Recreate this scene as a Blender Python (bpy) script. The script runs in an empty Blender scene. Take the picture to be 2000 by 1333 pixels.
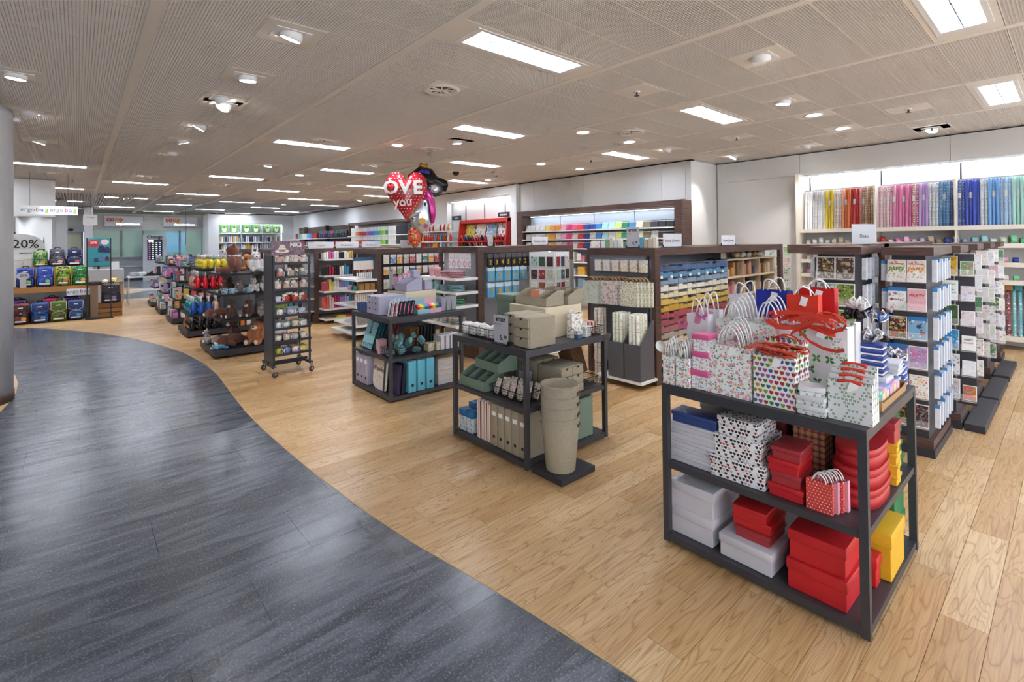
import bpy, bmesh, math, random
from math import pi, sin, cos, radians, sqrt
from mathutils import Vector, Matrix
S = bpy.context.scene; COL = S.collection
random.seed(7)
# ---------------------------------------------------------------- camera, world, exposure
cd = bpy.data.cameras.new('camera'); cam = bpy.data.objects.new('camera', cd); COL.objects.link(cam)
FPX, CY = 967.9, 460.8
yaw, pit, rol = radians(41.259), radians(.6387), radians(-.6714)
F_ = Vector((sin(yaw)*cos(pit), cos(yaw)*cos(pit), sin(pit)))
r_ = Vector((cos(yaw), -sin(yaw), 0)); u_ = r_.cross(F_)
R_ = cos(rol)*r_ + sin(rol)*u_; U_ = -sin(rol)*r_ + cos(rol)*u_
cam.matrix_world = Matrix(((R_.x, U_.x, -F_.x, 0), (R_.y, U_.y, -F_.y, 0), (R_.z, U_.z, -F_.z, 1.6), (0, 0, 0, 1)))
cd.sensor_fit = 'HORIZONTAL'; cd.sensor_width = 36; cd.lens = FPX/2000*36; cd.shift_y = -(666.5-CY)/2000
cd.clip_start = .05; cd.clip_end = 100
S.camera = cam
w = bpy.data.worlds.new('world'); S.world = w; w.use_nodes = True
w.node_tree.nodes['Background'].inputs[0].default_value = (.93, .96, 1, 1)
w.node_tree.nodes['Background'].inputs[1].default_value = 1.4
S.view_settings.view_transform = 'Standard'; S.view_settings.look = 'None'
S.view_settings.gamma = 1; S.view_settings.use_curve_mapping = False
S.view_settings.exposure = 1.1
CS = S.cycles; CS.max_bounces = 4; CS.diffuse_bounces = 3; CS.glossy_bounces = 2; CS.transmission_bounces = 3; CS.transparent_max_bounces = 8
CS.caustics_reflective = False; CS.caustics_refractive = False; CS.sample_clamp_indirect = 6; CS.use_adaptive_sampling = True; CS.adaptive_threshold = .1; CS.adaptive_min_samples = 12
LUM_E, SPOT_E, DISC_E = 19.0, 42.0, 20.0      # luminaire panes, spotlight watts, lamp faces
CEIL = 3.18
# ---------------------------------------------------------------- mesh helpers
class B:
    def __init__(s): s.v = []; s.f = []; s.sm = []
    def add(s, v, f, sm=False, m=None):
        n = len(s.v)
        s.v += [tuple(m @ Vector(p)) for p in v] if m is not None else [tuple(p) for p in v]
        s.f += [tuple(i+n for i in q) for q in f]; s.sm += [sm]*len(f); return s
    def box(s, x0, y0, z0, x1, y1, z1, m=None):
        v = [(x0,y0,z0),(x1,y0,z0),(x1,y1,z0),(x0,y1,z0),(x0,y0,z1),(x1,y0,z1),(x1,y1,z1),(x0,y1,z1)]
        return s.add(v, [(0,3,2,1),(4,5,6,7),(0,1,5,4),(1,2,6,5),(2,3,7,6),(3,0,4,7)], False, m)
    def prism(s, poly, a, b, ax='y', m=None, sm=False):
        n = len(poly)
        P = {'y': lambda p, t: (p[0], t, p[1]), 'z': lambda p, t: (p[0], p[1], t), 'x': lambda p, t: (t, p[0], p[1])}[ax]
        v = [P(p, a) for p in poly]+[P(p, b) for p in poly]
        f = [tuple(range(n)), tuple(range(2*n-1, n-1, -1))]
        s.add(v, f, False, m); k = len(s.v)-2*n
        q = [(k+(i+1) % n, k+i, k+n+i, k+n+(i+1) % n) for i in range(n)]
        s.f += q; s.sm += [sm]*n; return s
    def lathe(s, prof, n=12, c=(0, 0, 0), m=None, cap=True):
        v = []; f = []
        for r, z in prof:
            v += [(c[0]+r*cos(2*pi*i/n), c[1]+r*sin(2*pi*i/n), c[2]+z) for i in range(n)]
        for j in range(len(prof)-1):
            for i in range(n):
                a, b = j*n+i, j*n+(i+1) % n; f.append((a, b, b+n, a+n))
        s.add(v, f, True, m)
        if cap:
            k = len(s.v)-len(v)
            if prof[0][0] > 1e-5: s.f.append(tuple(k+i for i in range(n-1, -1, -1))); s.sm.append(False)
            if prof[-1][0] > 1e-5: s.f.append(tuple(k+len(v)-n+i for i in range(n))); s.sm.append(False)
        return s
    def tube(s, pts, r=.003, n=5, m=None, closed=False):
        P = [Vector(p) for p in pts]; N = len(P); v = []; f = []; up = None
        for i, p in enumerate(P):
            t = (P[(i+1) % N]-P[i-1]) if closed else (P[min(i+1, N-1)]-P[max(i-1, 0)])
            t = t.normalized() if t.length > 1e-9 else Vector((0, 0, 1))
            if up is None:
                up = Vector((0, 0, 1)) if abs(t.z) < .9 else Vector((1, 0, 0))
            a = up-t*up.dot(t)
            a = a.normalized() if a.length > 1e-6 else t.orthogonal().normalized()
            up = a; b = t.cross(a)
            rr = r[i] if isinstance(r, (list, tuple)) else r
            v += [p+rr*(cos(2*pi*k/n)*a+sin(2*pi*k/n)*b) for k in range(n)]
        for j in range(N if closed else N-1):
            for k in range(n):
                a0, a1 = j*n+k, j*n+(k+1) % n; b0, b1 = ((j+1) % N)*n+k, ((j+1) % N)*n+(k+1) % n
                f.append((a0, a1, b1, b0))
        if not closed: f += [tuple(range(n-1, -1, -1)), tuple((N-1)*n+k for k in range(n))]
        return s.add(v, f, True, m)
    def ball(s, c, r, n=10, k=7, m=None):
        r = (r, r, r) if not isinstance(r, (tuple, list)) else r
        v = []; f = []
        for j in range(1, k):
            a = pi*j/k
            v += [(c[0]+r[0]*sin(a)*cos(2*pi*i/n), c[1]+r[1]*sin(a)*sin(2*pi*i/n), c[2]+r[2]*cos(a)) for i in range(n)]
        v += [(c[0], c[1], c[2]+r[2]), (c[0], c[1], c[2]-r[2])]; T, L = len(v)-2, len(v)-1
        for j in range(k-2):
            for i in range(n): f.append((j*n+i, (j+1)*n+i, (j+1)*n+(i+1) % n, j*n+(i+1) % n))
        for i in range(n): f.append((T, i, (i+1) % n)); f.append((L, (k-2)*n+(i+1) % n, (k-2)*n+i))
        return s.add(v, f, True, m)
    def mesh(s, name):
        me = bpy.data.meshes.new(name); me.from_pydata(s.v, [], s.f)
        if any(s.sm): me.polygons.foreach_set('use_smooth', s.sm)
        me.materials.append(None); me.update(); return me
_mc = {}
def cached(key, fn):
    if key not in _mc: _mc[key] = fn()
    return _mc[key]
def boxmesh(sx, sy, sz):                     # base-centred box
    k = ('bx', round(sx, 4), round(sy, 4), round(sz, 4))
    return cached(k, lambda: B().box(-sx/2, -sy/2, 0, sx/2, sy/2, sz).mesh('box_shape'))
def cbox(sx, sy, sz, b=.004, seg=2):         # base-centred box with rounded edges
    k = ('cb', round(sx, 4), round(sy, 4), round(sz, 4), round(b, 4), seg)
    def mk():
        bm = bmesh.new(); bmesh.ops.create_cube(bm, size=1)
        for v in bm.verts: v.co = Vector((v.co.x*sx, v.co.y*sy, (v.co.z+.5)*sz))
        bmesh.ops.bevel(bm, geom=bm.edges[:], offset=min(b, .45*min(sx, sy, sz)), segments=seg, profile=.5, affect='EDGES')
        me = bpy.data.meshes.new('rounded_box_shape'); bm.to_mesh(me); bm.free(); me.materials.append(None)
        if seg > 1: me.polygons.foreach_set('use_smooth', [True]*len(me.polygons))
        if seg > 1 and hasattr(me, 'set_sharp_from_angle'): me.set_sharp_from_angle(angle=radians(50))
        return me
    return cached(k, mk)
def O(name, me, m=None, par=None, loc=(0, 0, 0), rz=0, rot=None, sc=None):
    if isinstance(me, B): me = me.mesh(name)
    o = bpy.data.objects.new(name, me); COL.objects.link(o)
    if m is not None and len(o.material_slots):
        o.material_slots[0].link = 'OBJECT'; o.material_slots[0].material = m
    o.location = loc; o.rotation_euler = rot if rot else (0, 0, rz)
    if sc: o.scale = sc if isinstance(sc, (tuple, list)) else (sc,)*3
    if par: o.parent = par
    return o
def tag(o, label, cat, group=None):
    o['label'] = label; o['category'] = cat
    if group: o['group'] = group
    return o
def thing(name, label, cat, loc=(0, 0, 0), rz=0, group=None, rot=None):
    o = bpy.data.objects.new(name, None); COL.objects.link(o); o.empty_display_size = .05
    o.location = loc; o.rotation_euler = rot if rot else (0, 0, rz)
    return tag(o, label, cat, group)
def struct(name, me, m, par=None, loc=(0, 0, 0), rz=0, kind='structure', label=None):
    o = O(name, me, m, par, loc, rz)
    if par is None: o['kind'] = kind
    if label: o['label'] = label
    return o
FX = -pi/2                                     # turns a thing built with its front at -y to face -x
_ORD = 'first second third fourth fifth sixth seventh eighth ninth tenth eleventh twelfth thirteenth fourteenth fifteenth sixteenth seventeenth eighteenth nineteenth twentieth'.split()
def nth(i):
    if i < 20: return _ORD[i]
    t = {2: 'twenty', 3: 'thirty', 4: 'forty', 5: 'fifty', 6: 'sixty'}[(i+1)//10]
    return (t[:-1]+'ieth') if (i+1) % 10 == 0 else t+'-'+_ORD[(i+1) % 10-1]
# ---------------------------------------------------------------- text
_tc = {}
def tmesh(s, size=.1, bold=0., ax='CENTER', ext=.0006):
    k = (s, round(size, 4), bold, ax)
    if k not in _tc:
        cu = bpy.data.curves.new('lettering_shape', 'FONT'); cu.body = s; cu.size = size; cu.align_x = ax; cu.align_y = 'CENTER'
        cu.offset = bold*size; cu.extrude = ext; cu.resolution_u = 2
        ob = bpy.data.objects.new('lettering_tmp', cu); COL.objects.link(ob)
        dg = bpy.context.evaluated_depsgraph_get(); dg.update()
        me = bpy.data.meshes.new_from_object(ob.evaluated_get(dg)); me.name = 'lettering_shape'
        if not len(me.materials): me.materials.append(None)
        bpy.data.objects.remove(ob); bpy.data.curves.remove(cu); _tc[k] = me
    return _tc[k]
def text(s, size, m, par, loc, face='y', bold=0., ax='CENTER', tilt=0, name='lettering', rz=None):
    z = rz if rz is not None else (FX if face == 'x' else 0)
    return O(name, tmesh(s, size, bold, ax), m, par, loc, rot=(pi/2+tilt, 0, z))
# ---------------------------------------------------------------- materials
def lin(h):
    if isinstance(h, (tuple, list)): return tuple(h)[:3]
    h = h.lstrip('#'); c = [int(h[i:i+2], 16)/255 for i in (0, 2, 4)]
    return tuple(x/12.92 if x <= .04045 else ((x+.055)/1.055)**2.4 for x in c)
_mat = {}
def newmat(name):
    m = bpy.data.materials.new(name); m.use_nodes = True
    return m, m.node_tree, m.node_tree.nodes['Principled BSDF']
def mat(h, r=.5, metal=0., spec=.5, coat=0., trans=0., alpha=1., ior=1.45, name='plain'):
    k = (h if isinstance(h, str) else tuple(h), r, metal, spec, coat, trans, alpha)
    if k in _mat: return _mat[k]
    m, nt, p = newmat(name)
    p.inputs['Base Color'].default_value = (*lin(h), 1); p.inputs['Roughness'].default_value = r
    p.inputs['Metallic'].default_value = metal; p.inputs['Specular IOR Level'].default_value = spec
    p.inputs['Coat Weight'].default_value = coat; p.inputs['Transmission Weight'].default_value = trans
    p.inputs['Alpha'].default_value = alpha; p.inputs['IOR'].default_value = ior
    _mat[k] = m; return m
def emit(h, e, name='glow', sample=True):
    k = ('em', h, e, sample)
    if k in _mat: return _mat[k]
    m, nt, p = newmat(name)
    p.inputs['Base Color'].default_value = (*lin(h), 1); p.inputs['Emission Color'].default_value = (*lin(h), 1)
    p.inputs['Emission Strength'].default_value = e
    if not sample: m.cycles.emission_sampling = 'NONE'
    _mat[k] = m; return m
class E:                                       # tiny node-expression builder
    def __init__(s, nt, o): s.nt = nt; s.o = o
    def _m(s, op, *a):
        n = s.nt.nodes.new('ShaderNodeMath'); n.operation = op
        for i, x in enumerate((s,)+a):
            if isinstance(x, E): s.nt.links.new(x.o, n.inputs[i])
            else: n.inputs[i].default_value = x
        return E(s.nt, n.outputs[0])
    def __add__(s, x): return s._m('ADD', x)
    def __sub__(s, x): return s._m('SUBTRACT', x)
    def __mul__(s, x): return s._m('MULTIPLY', x)
    def __truediv__(s, x): return s._m('DIVIDE', x)
    def __lt__(s, x): return s._m('LESS_THAN', x)
    def __gt__(s, x): return s._m('GREATER_THAN', x)
    def fl(s): return s._m('FLOOR')
    def fr(s): return s._m('FRACT')
    def ab(s): return s._m('ABSOLUTE')
    def mod(s, x): return s._m('FLOORED_MODULO', x)
    def pw(s, x): return s._m('POWER', x)
def node(nt, t, ins={}, **kw):
    n = nt.nodes.new(t)
    for k, v in kw.items(): setattr(n, k, v)
    for k, v in ins.items():
        i = n.inputs[k]
        if isinstance(v, E): nt.links.new(v.o, i)
        elif hasattr(v, 'is_linked') or hasattr(v, 'links'): nt.links.new(v, i)
        else: i.default_value = v
    return n
def col(h): return (*lin(h), 1)
def mixc(nt, f, a, b):
    n = nt.nodes.new('ShaderNodeMix'); n.data_type = 'RGBA'
    for i, x in ((0, f), (6, a), (7, b)):
        if isinstance(x, E): nt.links.new(x.o, n.inputs[i])
        elif isinstance(x, str): n.inputs[i].default_value = col(x)
        elif isinstance(x, (int, float)): n.inputs[i].default_value = x
        elif isinstance(x, tuple): n.inputs[i].default_value = x
        else: nt.links.new(x, n.inputs[i])
    return n.outputs[2]
def ramp(nt, f, cols, const=True, pos=None):
    n = nt.nodes.new('ShaderNodeValToRGB'); e = n.color_ramp
    e.interpolation = 'CONSTANT' if const else 'LINEAR'
    while len(e.elements) < len(cols): e.elements.new(.5)
    for i, c in enumerate(cols):
        e.elements[i].position = pos[i] if pos else (i/len(cols) if const else i/(len(cols)-1)); e.elements[i].color = col(c)
    nt.links.new(f.o if isinstance(f, E) else f, n.inputs[0]); return n.outputs[0]
def objuv(nt):                                 # u runs round the upright faces, v is height
    tc = nt.nodes.new('ShaderNodeTexCoord'); s = nt.nodes.new('ShaderNodeSeparateXYZ'); nt.links.new(tc.outputs['Object'], s.inputs[0])
    x, y, z = (E(nt, s.outputs[i]) for i in range(3)); return x, y, z, tc.outputs['Object']
def bump(nt, p, h, st=.2, d=.002):
    b = node(nt, 'ShaderNodeBump', {'Strength': st, 'Distance': d, 'Height': h}); nt.links.new(b.outputs[0], p.inputs['Normal'])
def pat(kind, bg='#ffffff', cols=('#cc2222',), p=.03, s=.36, keep=1., r=.45, flat=False, coat=0., seed=0., thr=.34):
    k = ('pat', kind, bg, tuple(cols), p, s, keep, r, flat, coat, seed, thr)
    if k in _mat: return _mat[k]
    m, nt, P = newmat(kind+'_print'); P.inputs['Roughness'].default_value = r; P.inputs['Coat Weight'].default_value = coat
    x, y, z, vec = objuv(nt)
    if flat: u, v = (x, z) if flat == 2 else (x, y)
    else:
        gm = nt.nodes.new('ShaderNodeNewGeometry'); sn = nt.nodes.new('ShaderNodeSeparateXYZ'); nt.links.new(gm.outputs['Normal'], sn.inputs[0])
        up = E(nt, sn.outputs[2]).ab() > .6; u = x+y-y*up; v = z+y*up
    if kind in ('hearts', 'dots', 'clover', 'rings'):
        V = v/p+seed; row = V.fl(); Uc = u/p+row.mod(2.)*.5+seed; a = (Uc.fr()-.5)/s; b = (V.fr()-.5)/s
        wn = node(nt, 'ShaderNodeTexWhiteNoise', {}, noise_dimensions='2D'); cx = node(nt, 'ShaderNodeCombineXYZ', {0: Uc.fl(), 1: row})
        nt.links.new(cx.outputs[0], wn.inputs['Vector']); rnd = E(nt, wn.outputs['Value'])
        if kind == 'hearts':
            q = a*a+b*b-1.; f = (q*q*q) - a*a*b*b*b; mk = f < 0.
        elif kind == 'clover':
            d2 = a*a+b*b; mk = (d2*d2*d2) < (a*a*b*b*4.); mk = mk*(d2 > .02)
        elif kind == 'rings':
            d2 = a*a+b*b; mk = (d2 < 1.)*(d2 > .55)
        else: mk = (a*a+b*b) < 1.
        if keep < 1: mk = mk*((rnd*7.31).fr() < keep)
        c = mixc(nt, mk, bg, ramp(nt, rnd, cols) if len(cols) > 1 else cols[0])
    elif kind == 'floral':
        cv = node(nt, 'ShaderNodeCombineXYZ', {0: u, 1: v}); vec = cv.outputs[0]
        no = node(nt, 'ShaderNodeTexNoise', {'Vector': vec, 'Scale': 2.2/p, 'Detail': 1.}); ad = node(nt, 'ShaderNodeVectorMath', {}, operation='MULTIPLY_ADD')
        nt.links.new(no.outputs['Color'], ad.inputs[0]); ad.inputs[1].default_value = (p*.55,)*3; nt.links.new(vec, ad.inputs[2])
        vo = node(nt, 'ShaderNodeTexVoronoi', {'Vector': ad.outputs[0], 'Scale': 1/p}, voronoi_dimensions='2D'); d0 = E(nt, vo.outputs['Distance'])
        df = node(nt, 'ShaderNodeVectorMath', {0: ad.outputs[0], 1: vo.outputs['Position']}, operation='SUBTRACT'); dx = node(nt, 'ShaderNodeSeparateXYZ', {0: df.outputs[0]})
        an = E(nt, dx.outputs[1])._m('ARCTAN2', E(nt, dx.outputs[0])); d = d0/((an*5.)._m('COSINE')*.28+.8)
        sp = node(nt, 'ShaderNodeSeparateColor', {'Color': vo.outputs['Color']}); rn = E(nt, sp.outputs[0]); rk = E(nt, sp.outputs[1])
        v2 = node(nt, 'ShaderNodeTexVoronoi', {'Vector': ad.outputs[0], 'Scale': 2.6/p}, voronoi_dimensions='2D'); d2 = E(nt, v2.outputs['Distance'])
        s2 = node(nt, 'ShaderNodeSeparateColor', {'Color': v2.outputs['Color']})
        base = mixc(nt, (E(nt, no.outputs['Fac'])-.45)*3., bg, '#d5ece4' if seed == 0 else bg)
        l2 = mixc(nt, (d2 < thr*1.05)*((E(nt, s2.outputs[1])) < .55*keep), base, ramp(nt, E(nt, s2.outputs[0]), ('#5f9a7c', '#8a6fb0', '#3f7f6d', '#d98aa5', '#7c9b4c')))
        fl = ramp(nt, rn, cols); fl = mixc(nt, (d0/thr)*.55, mixc(nt, (d0 < thr*.22), fl, '#f0d060'), '#ffffff')
        c = mixc(nt, (d < thr*1.15)*(rk < keep), l2, fl)
    elif kind == 'motif':                      # drawn motifs: scattered round shapes in two sizes over a soft ground
        cv = node(nt, 'ShaderNodeCombineXYZ', {0: x+seed*1.7, 1: z+seed*.9}); vc = cv.outputs[0]
        no = node(nt, 'ShaderNodeTexNoise', {'Vector': vc, 'Scale': .5/p, 'Detail': 1.}); c = mixc(nt, (E(nt, no.outputs['Fac'])-.5)*1.6, bg, cols[-1])
        for sc_, th_, kp_ in ((1., .36, keep), (2.1, .3, keep*.8)):
            vo = node(nt, 'ShaderNodeTexVoronoi', {'Vector': vc, 'Scale': sc_/p, 'Randomness': .8}, voronoi_dimensions='2D'); d0 = E(nt, vo.outputs['Distance'])
            sp = node(nt, 'ShaderNodeSeparateColor', {'Color': vo.outputs['Color']})
            f = mixc(nt, (d0/th_)*.35, ramp(nt, E(nt, sp.outputs[0]), cols), bg); c = mixc(nt, (d0 < th_)*(E(nt, sp.outputs[1]) < kp_), c, f)
    elif kind == 'speckle':
        no = node(nt, 'ShaderNodeTexNoise', {'Vector': vec, 'Scale': 1/p, 'Detail': 4., 'Roughness': .7})
        c = ramp(nt, E(nt, no.outputs['Fac']), (cols[0], bg), False, (.36, .62))
    elif kind == 'stripes':
        c = ramp(nt, ((u if s > 0 else v)/p).fr(), cols)
    elif kind == 'plaid':
        a = (u/p).fr(); b = (v/p).fr()
        c = mixc(nt, (a < .45)*.6, bg, cols[0]); c = mixc(nt, (b < .45)*.55, c, cols[0]); c = mixc(nt, ((a-.7).ab() < .06), c, cols[1]); c = mixc(nt, ((b-.7).ab() < .06), c, cols[2])
    elif kind == 'waves':
        wv = node(nt, 'ShaderNodeTexWave', {'Vector': vec, 'Scale': 1/p, 'Distortion': 6.})
        c = ramp(nt, E(nt, wv.outputs['Fac']), (bg,)+tuple(cols), True)
    elif kind == 'camo':
        vo = node(nt, 'ShaderNodeTexVoronoi', {'Vector': vec, 'Scale': 1/p}, feature='SMOOTH_F1'); no = node(nt, 'ShaderNodeTexNoise', {'Vector': vec, 'Scale': 1.2/p, 'Detail': 2.})
        sp = node(nt, 'ShaderNodeSeparateColor', {'Color': vo.outputs['Color']}); c = mixc(nt, (E(nt, no.outputs['Fac']) > (1-keep)*.5+.25), bg, ramp(nt, E(nt, sp.outputs[0]), cols))
    else:                                      # blobs: printed sprigs and spots on a soft ground
        cv = node(nt, 'ShaderNodeCombineXYZ', {0: u+seed*1.7, 1: v+seed*.9})
        no = node(nt, 'ShaderNodeTexNoise', {'Vector': cv.outputs[0], 'Scale': 2./p, 'Detail': 1.}); ad = node(nt, 'ShaderNodeVectorMath', {}, operation='MULTIPLY_ADD')
        nt.links.new(no.outputs['Color'], ad.inputs[0]); ad.inputs[1].default_value = (p*.8,)*3; nt.links.new(cv.outputs[0], ad.inputs[2])
        c = mixc(nt, (E(nt, no.outputs['Fac'])-.5)*.8, bg, cols[-1])
        for sc_, th_, kp_ in ((.9, .36, keep*1.2), (1.9, .32, keep)):
            vo = node(nt, 'ShaderNodeTexVoronoi', {'Vector': ad.outputs[0], 'Scale': sc_/p, 'Randomness': .9}, voronoi_dimensions='2D'); d0 = E(nt, vo.outputs['Distance'])
            sp = node(nt, 'ShaderNodeSeparateColor', {'Color': vo.outputs['Color']})
            c = mixc(nt, (d0 < th_)*(E(nt, sp.outputs[1]) < kp_), c, mixc(nt, (d0/th_)*.4, ramp(nt, E(nt, sp.outputs[0]), cols), bg))
    nt.links.new(c if not isinstance(c, E) else c.o, P.inputs['Base Color'])
    _mat[k] = m; return m
# ---------------------------------------------------------------- lettering and soft shapes made once, reused below
for a in (('artoz', .052, .015), ('Schreibtisch', .014, 0.), ('5.', .052, .02), ('90', .03, .02), ('Wonder', .075, 0.), ('la vida', .026, .01), ('5.', .045, .02), ('90', .025, .02), ('Karten | Kuverts', .045, 0), ('Papier', .014, 0), ('4.', .05, .02), ('90', .028, .02), ('Tischtuchrollen', .042, 0), ('la vida', .02, .01), ('5.', .035, .02), ('90', .02, .02), ('Party', .06, 0), ('Post-it', .055, 0), ('Notizbücher', .055, 0), ('Ringbücher', .055, 0), ('NICI', .07, .03), ('Geburtstags', .019, .01), ('party', .045, .03), ('Einladung', .02, 0), ('PARTY', .03, .01), ('EINLADUNG', .015, .01), ('ZU MEINEM', .015, .01), ('GEBURTSTAG', .015, .01), ('UM MEINE ALTE', .011, .01), ('ALLES GUTE', .011, .01), ('ZUM GEBURTSTAG', .01, .01), ('HAPPY', .018, .01), ('BIRTHDAY', .013, .01), ('Einladung', .017, 0), ('STARK', .018, .01), ('Glück', .02, 0), ('Dank', .02, 0), ('O', .3, .03), ('V', .3, .03), ('E', .3, .03), ('you', .2, .02), ('POLICE', .08, .03), ('ergo', .14, .015), ('b', .14, .015), ('a', .14, .015), ('g', .14, .015), ('20%', .26, .01), ('20%', .07, .01), ('coop', .3, .04), ('co', .3, .04), ('op', .3, .04), ('depositenkasse', .15, .01), ('Change', .2, .015), ('change', .07, 0), ('Coop', .04, 0), ('marabu', .1, .02), ('ARAN', .09, .01), ('SALE', .05, 0), ('Bücher', .1, 0), ('edding', .08, .02), ('Deko', .05, 0)): tmesh(*a)
for ch in '2345678': tmesh(ch, .09, .02)
for ch in '123457890': tmesh(ch, .12, .02)
def blob(key, parts, vox=.03):
    """one continuous soft body grown from overlapping rounded volumes"""
    def mk():
        b = B()
        for c, r in parts: b.ball(c, r, 14, 10)
        me = b.mesh('soft_tmp'); ob = bpy.data.objects.new('soft_tmp', me); COL.objects.link(ob)
        m = ob.modifiers.new('r', 'REMESH'); m.mode = 'VOXEL'; m.voxel_size = vox
        s = ob.modifiers.new('s', 'SMOOTH'); s.factor = .5; s.iterations = 4
        dg = bpy.context.evaluated_depsgraph_get(); dg.update()
        r = bpy.data.meshes.new_from_object(ob.evaluated_get(dg)); r.name = 'soft_toy_shape'
        bpy.data.objects.remove(ob); r.polygons.foreach_set('use_smooth', [True]*len(r.polygons))
        if not len(r.materials): r.materials.append(None)
        return r
    return cached(key, mk)
SIT = [((0, .02, .3), (.25, .21, .3)), ((0, -.04, .72), (.2, .19, .185)), ((0, -.2, .66), (.12, .1, .09)), ((-.17, -.26, .1), (.105, .24, .1)), ((.17, -.26, .1), (.105, .24, .1)), ((-.19, -.47, .13), (.1, .06, .13)), ((.19, -.47, .13), (.1, .06, .13)), ((-.26, -.08, .38), (.085, .11, .2)), ((.26, -.08, .38), (.085, .11, .2))]
EARS = {'round': [((-.15, .0, .9), (.075, .045, .075)), ((.15, 0, .9), (.075, .045, .075))], 'long': [((-.1, .03, 1.02), (.05, .035, .2)), ((.1, .03, 1.02), (.05, .035, .2))], 'floppy': [((-.21, .0, .68), (.05, .1, .19)), ((.21, 0, .68), (.05, .1, .19))], 'point': [((-.13, .0, .9), (.05, .035, .1)), ((.13, 0, .9), (.05, .035, .1))]}
LIE = [((0, 0, .2), (.24, .4, .2)), ((.02, -.52, .2), (.2, .2, .19)), ((.02, -.69, .15), (.12, .1, .09)), ((-.2, -.3, .1), (.22, .09, .09)), ((.22, -.28, .1), (.22, .09, .09)), ((-.16, .42, .1), (.1, .24, .1)), ((.18, .42, .1), (.1, .24, .1))]
LEARS = {'round': [((-.13, -.5, .38), (.07, .045, .07)), ((.17, -.5, .38), (.07, .045, .07))], 'floppy': [((-.19, -.52, .15), (.06, .1, .15)), ((.23, -.52, .15), (.06, .1, .15))]}
for k in EARS: blob('sit_'+k, SIT+EARS[k])
for k in LEARS: blob('lie_'+k, LIE+LEARS[k])
def fur(h):
    k = ('fur', h)
    if k not in _mat:
        m, nt, P = newmat('plush_fur'); x, y, z, vec = objuv(nt)
        n = node(nt, 'ShaderNodeTexNoise', {'Vector': vec, 'Scale': 38., 'Detail': 4.}); n2 = node(nt, 'ShaderNodeTexNoise', {'Vector': vec, 'Scale': 14., 'Detail': 2.})
        c = mixc(nt, (E(nt, n.outputs['Fac'])-.35)*1.4, h, tuple(min(1, q*2.1+.015) for q in lin(h))+(1,)); nt.links.new(c, P.inputs['Base Color'])
        P.inputs['Roughness'].default_value = .95; P.inputs['Sheen Weight'].default_value = .3; bump(nt, P, n.outputs['Fac'], .45, .02); _mat[k] = m
    return _mat[k]
def plush(lab, x, y, z, h, rz, body, muz='#e6dccb', ears='round', lying=False, grp='plush toys', paw=None, belly=False, cat='plush toy'):
    t = thing('plush_toy', lab, cat, (x, y, z+.001), rz, grp); t.scale = (h, h, h)
    O('body', _mc[('lie_' if lying else 'sit_')+ears], fur(body), t)
    c = (0.02, -.72, .14) if lying else (0, -.235, .655)
    O('muzzle', cached('muz', lambda: B().ball((0, 0, 0), (.115, .085, .085), 12, 8).mesh('muzzle_shape')), fur(muz), t, c)
    O('nose', cached('nos', lambda: B().ball((0, 0, 0), (.04, .025, .028), 8, 6).mesh('nose_shape')), mat('#3a2420', .5, name='plush_nose'), t, (c[0], c[1]-.08, c[2]+.035))
    for s in (-1, 1):
        O('eye', cached('eye', lambda: B().ball((0, 0, 0), .022, 8, 6).mesh('eye_shape')), mat('#0c0a0a', .15, name='eye_black'), t, (c[0]+s*.085, c[1]+(.06 if lying else .045), c[2]+.125))
        if not lying: O('foot_pad', cached('pad', lambda: B().ball((0, 0, 0), (.075, .02, .09), 10, 6).mesh('pad_shape')), fur(paw or muz), t, (s*.19, -.52, .135))
    return t
def inflate(outline, th, c=(0, 0), n=6):
    b = B(); N = len(outline); v = []; f = []
    for side in (1, -1):
        base = len(v)
        for j in range(n+1):
            q = 1-j/n; zz = th*sqrt(max(0, 1-q**2.4))
            v += [(c[0]+(p[0]-c[0])*q, -side*zz, c[1]+(p[1]-c[1])*q) for p in outline] if j < n else [(c[0], -side*th, c[1])]
        for j in range(n-1):
            for i in range(N):
                a, d = base+j*N+i, base+j*N+(i+1) % N; f.append((a, d, d+N, a+N) if side > 0 else (a, a+N, d+N, d))
        top = base+n*N
        for i in range(N):
            a, d = base+(n-1)*N+i, base+(n-1)*N+(i+1) % N; f.append((a, d, top) if side > 0 else (a, top, d))
    b.add(v, f, True); return b
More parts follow.
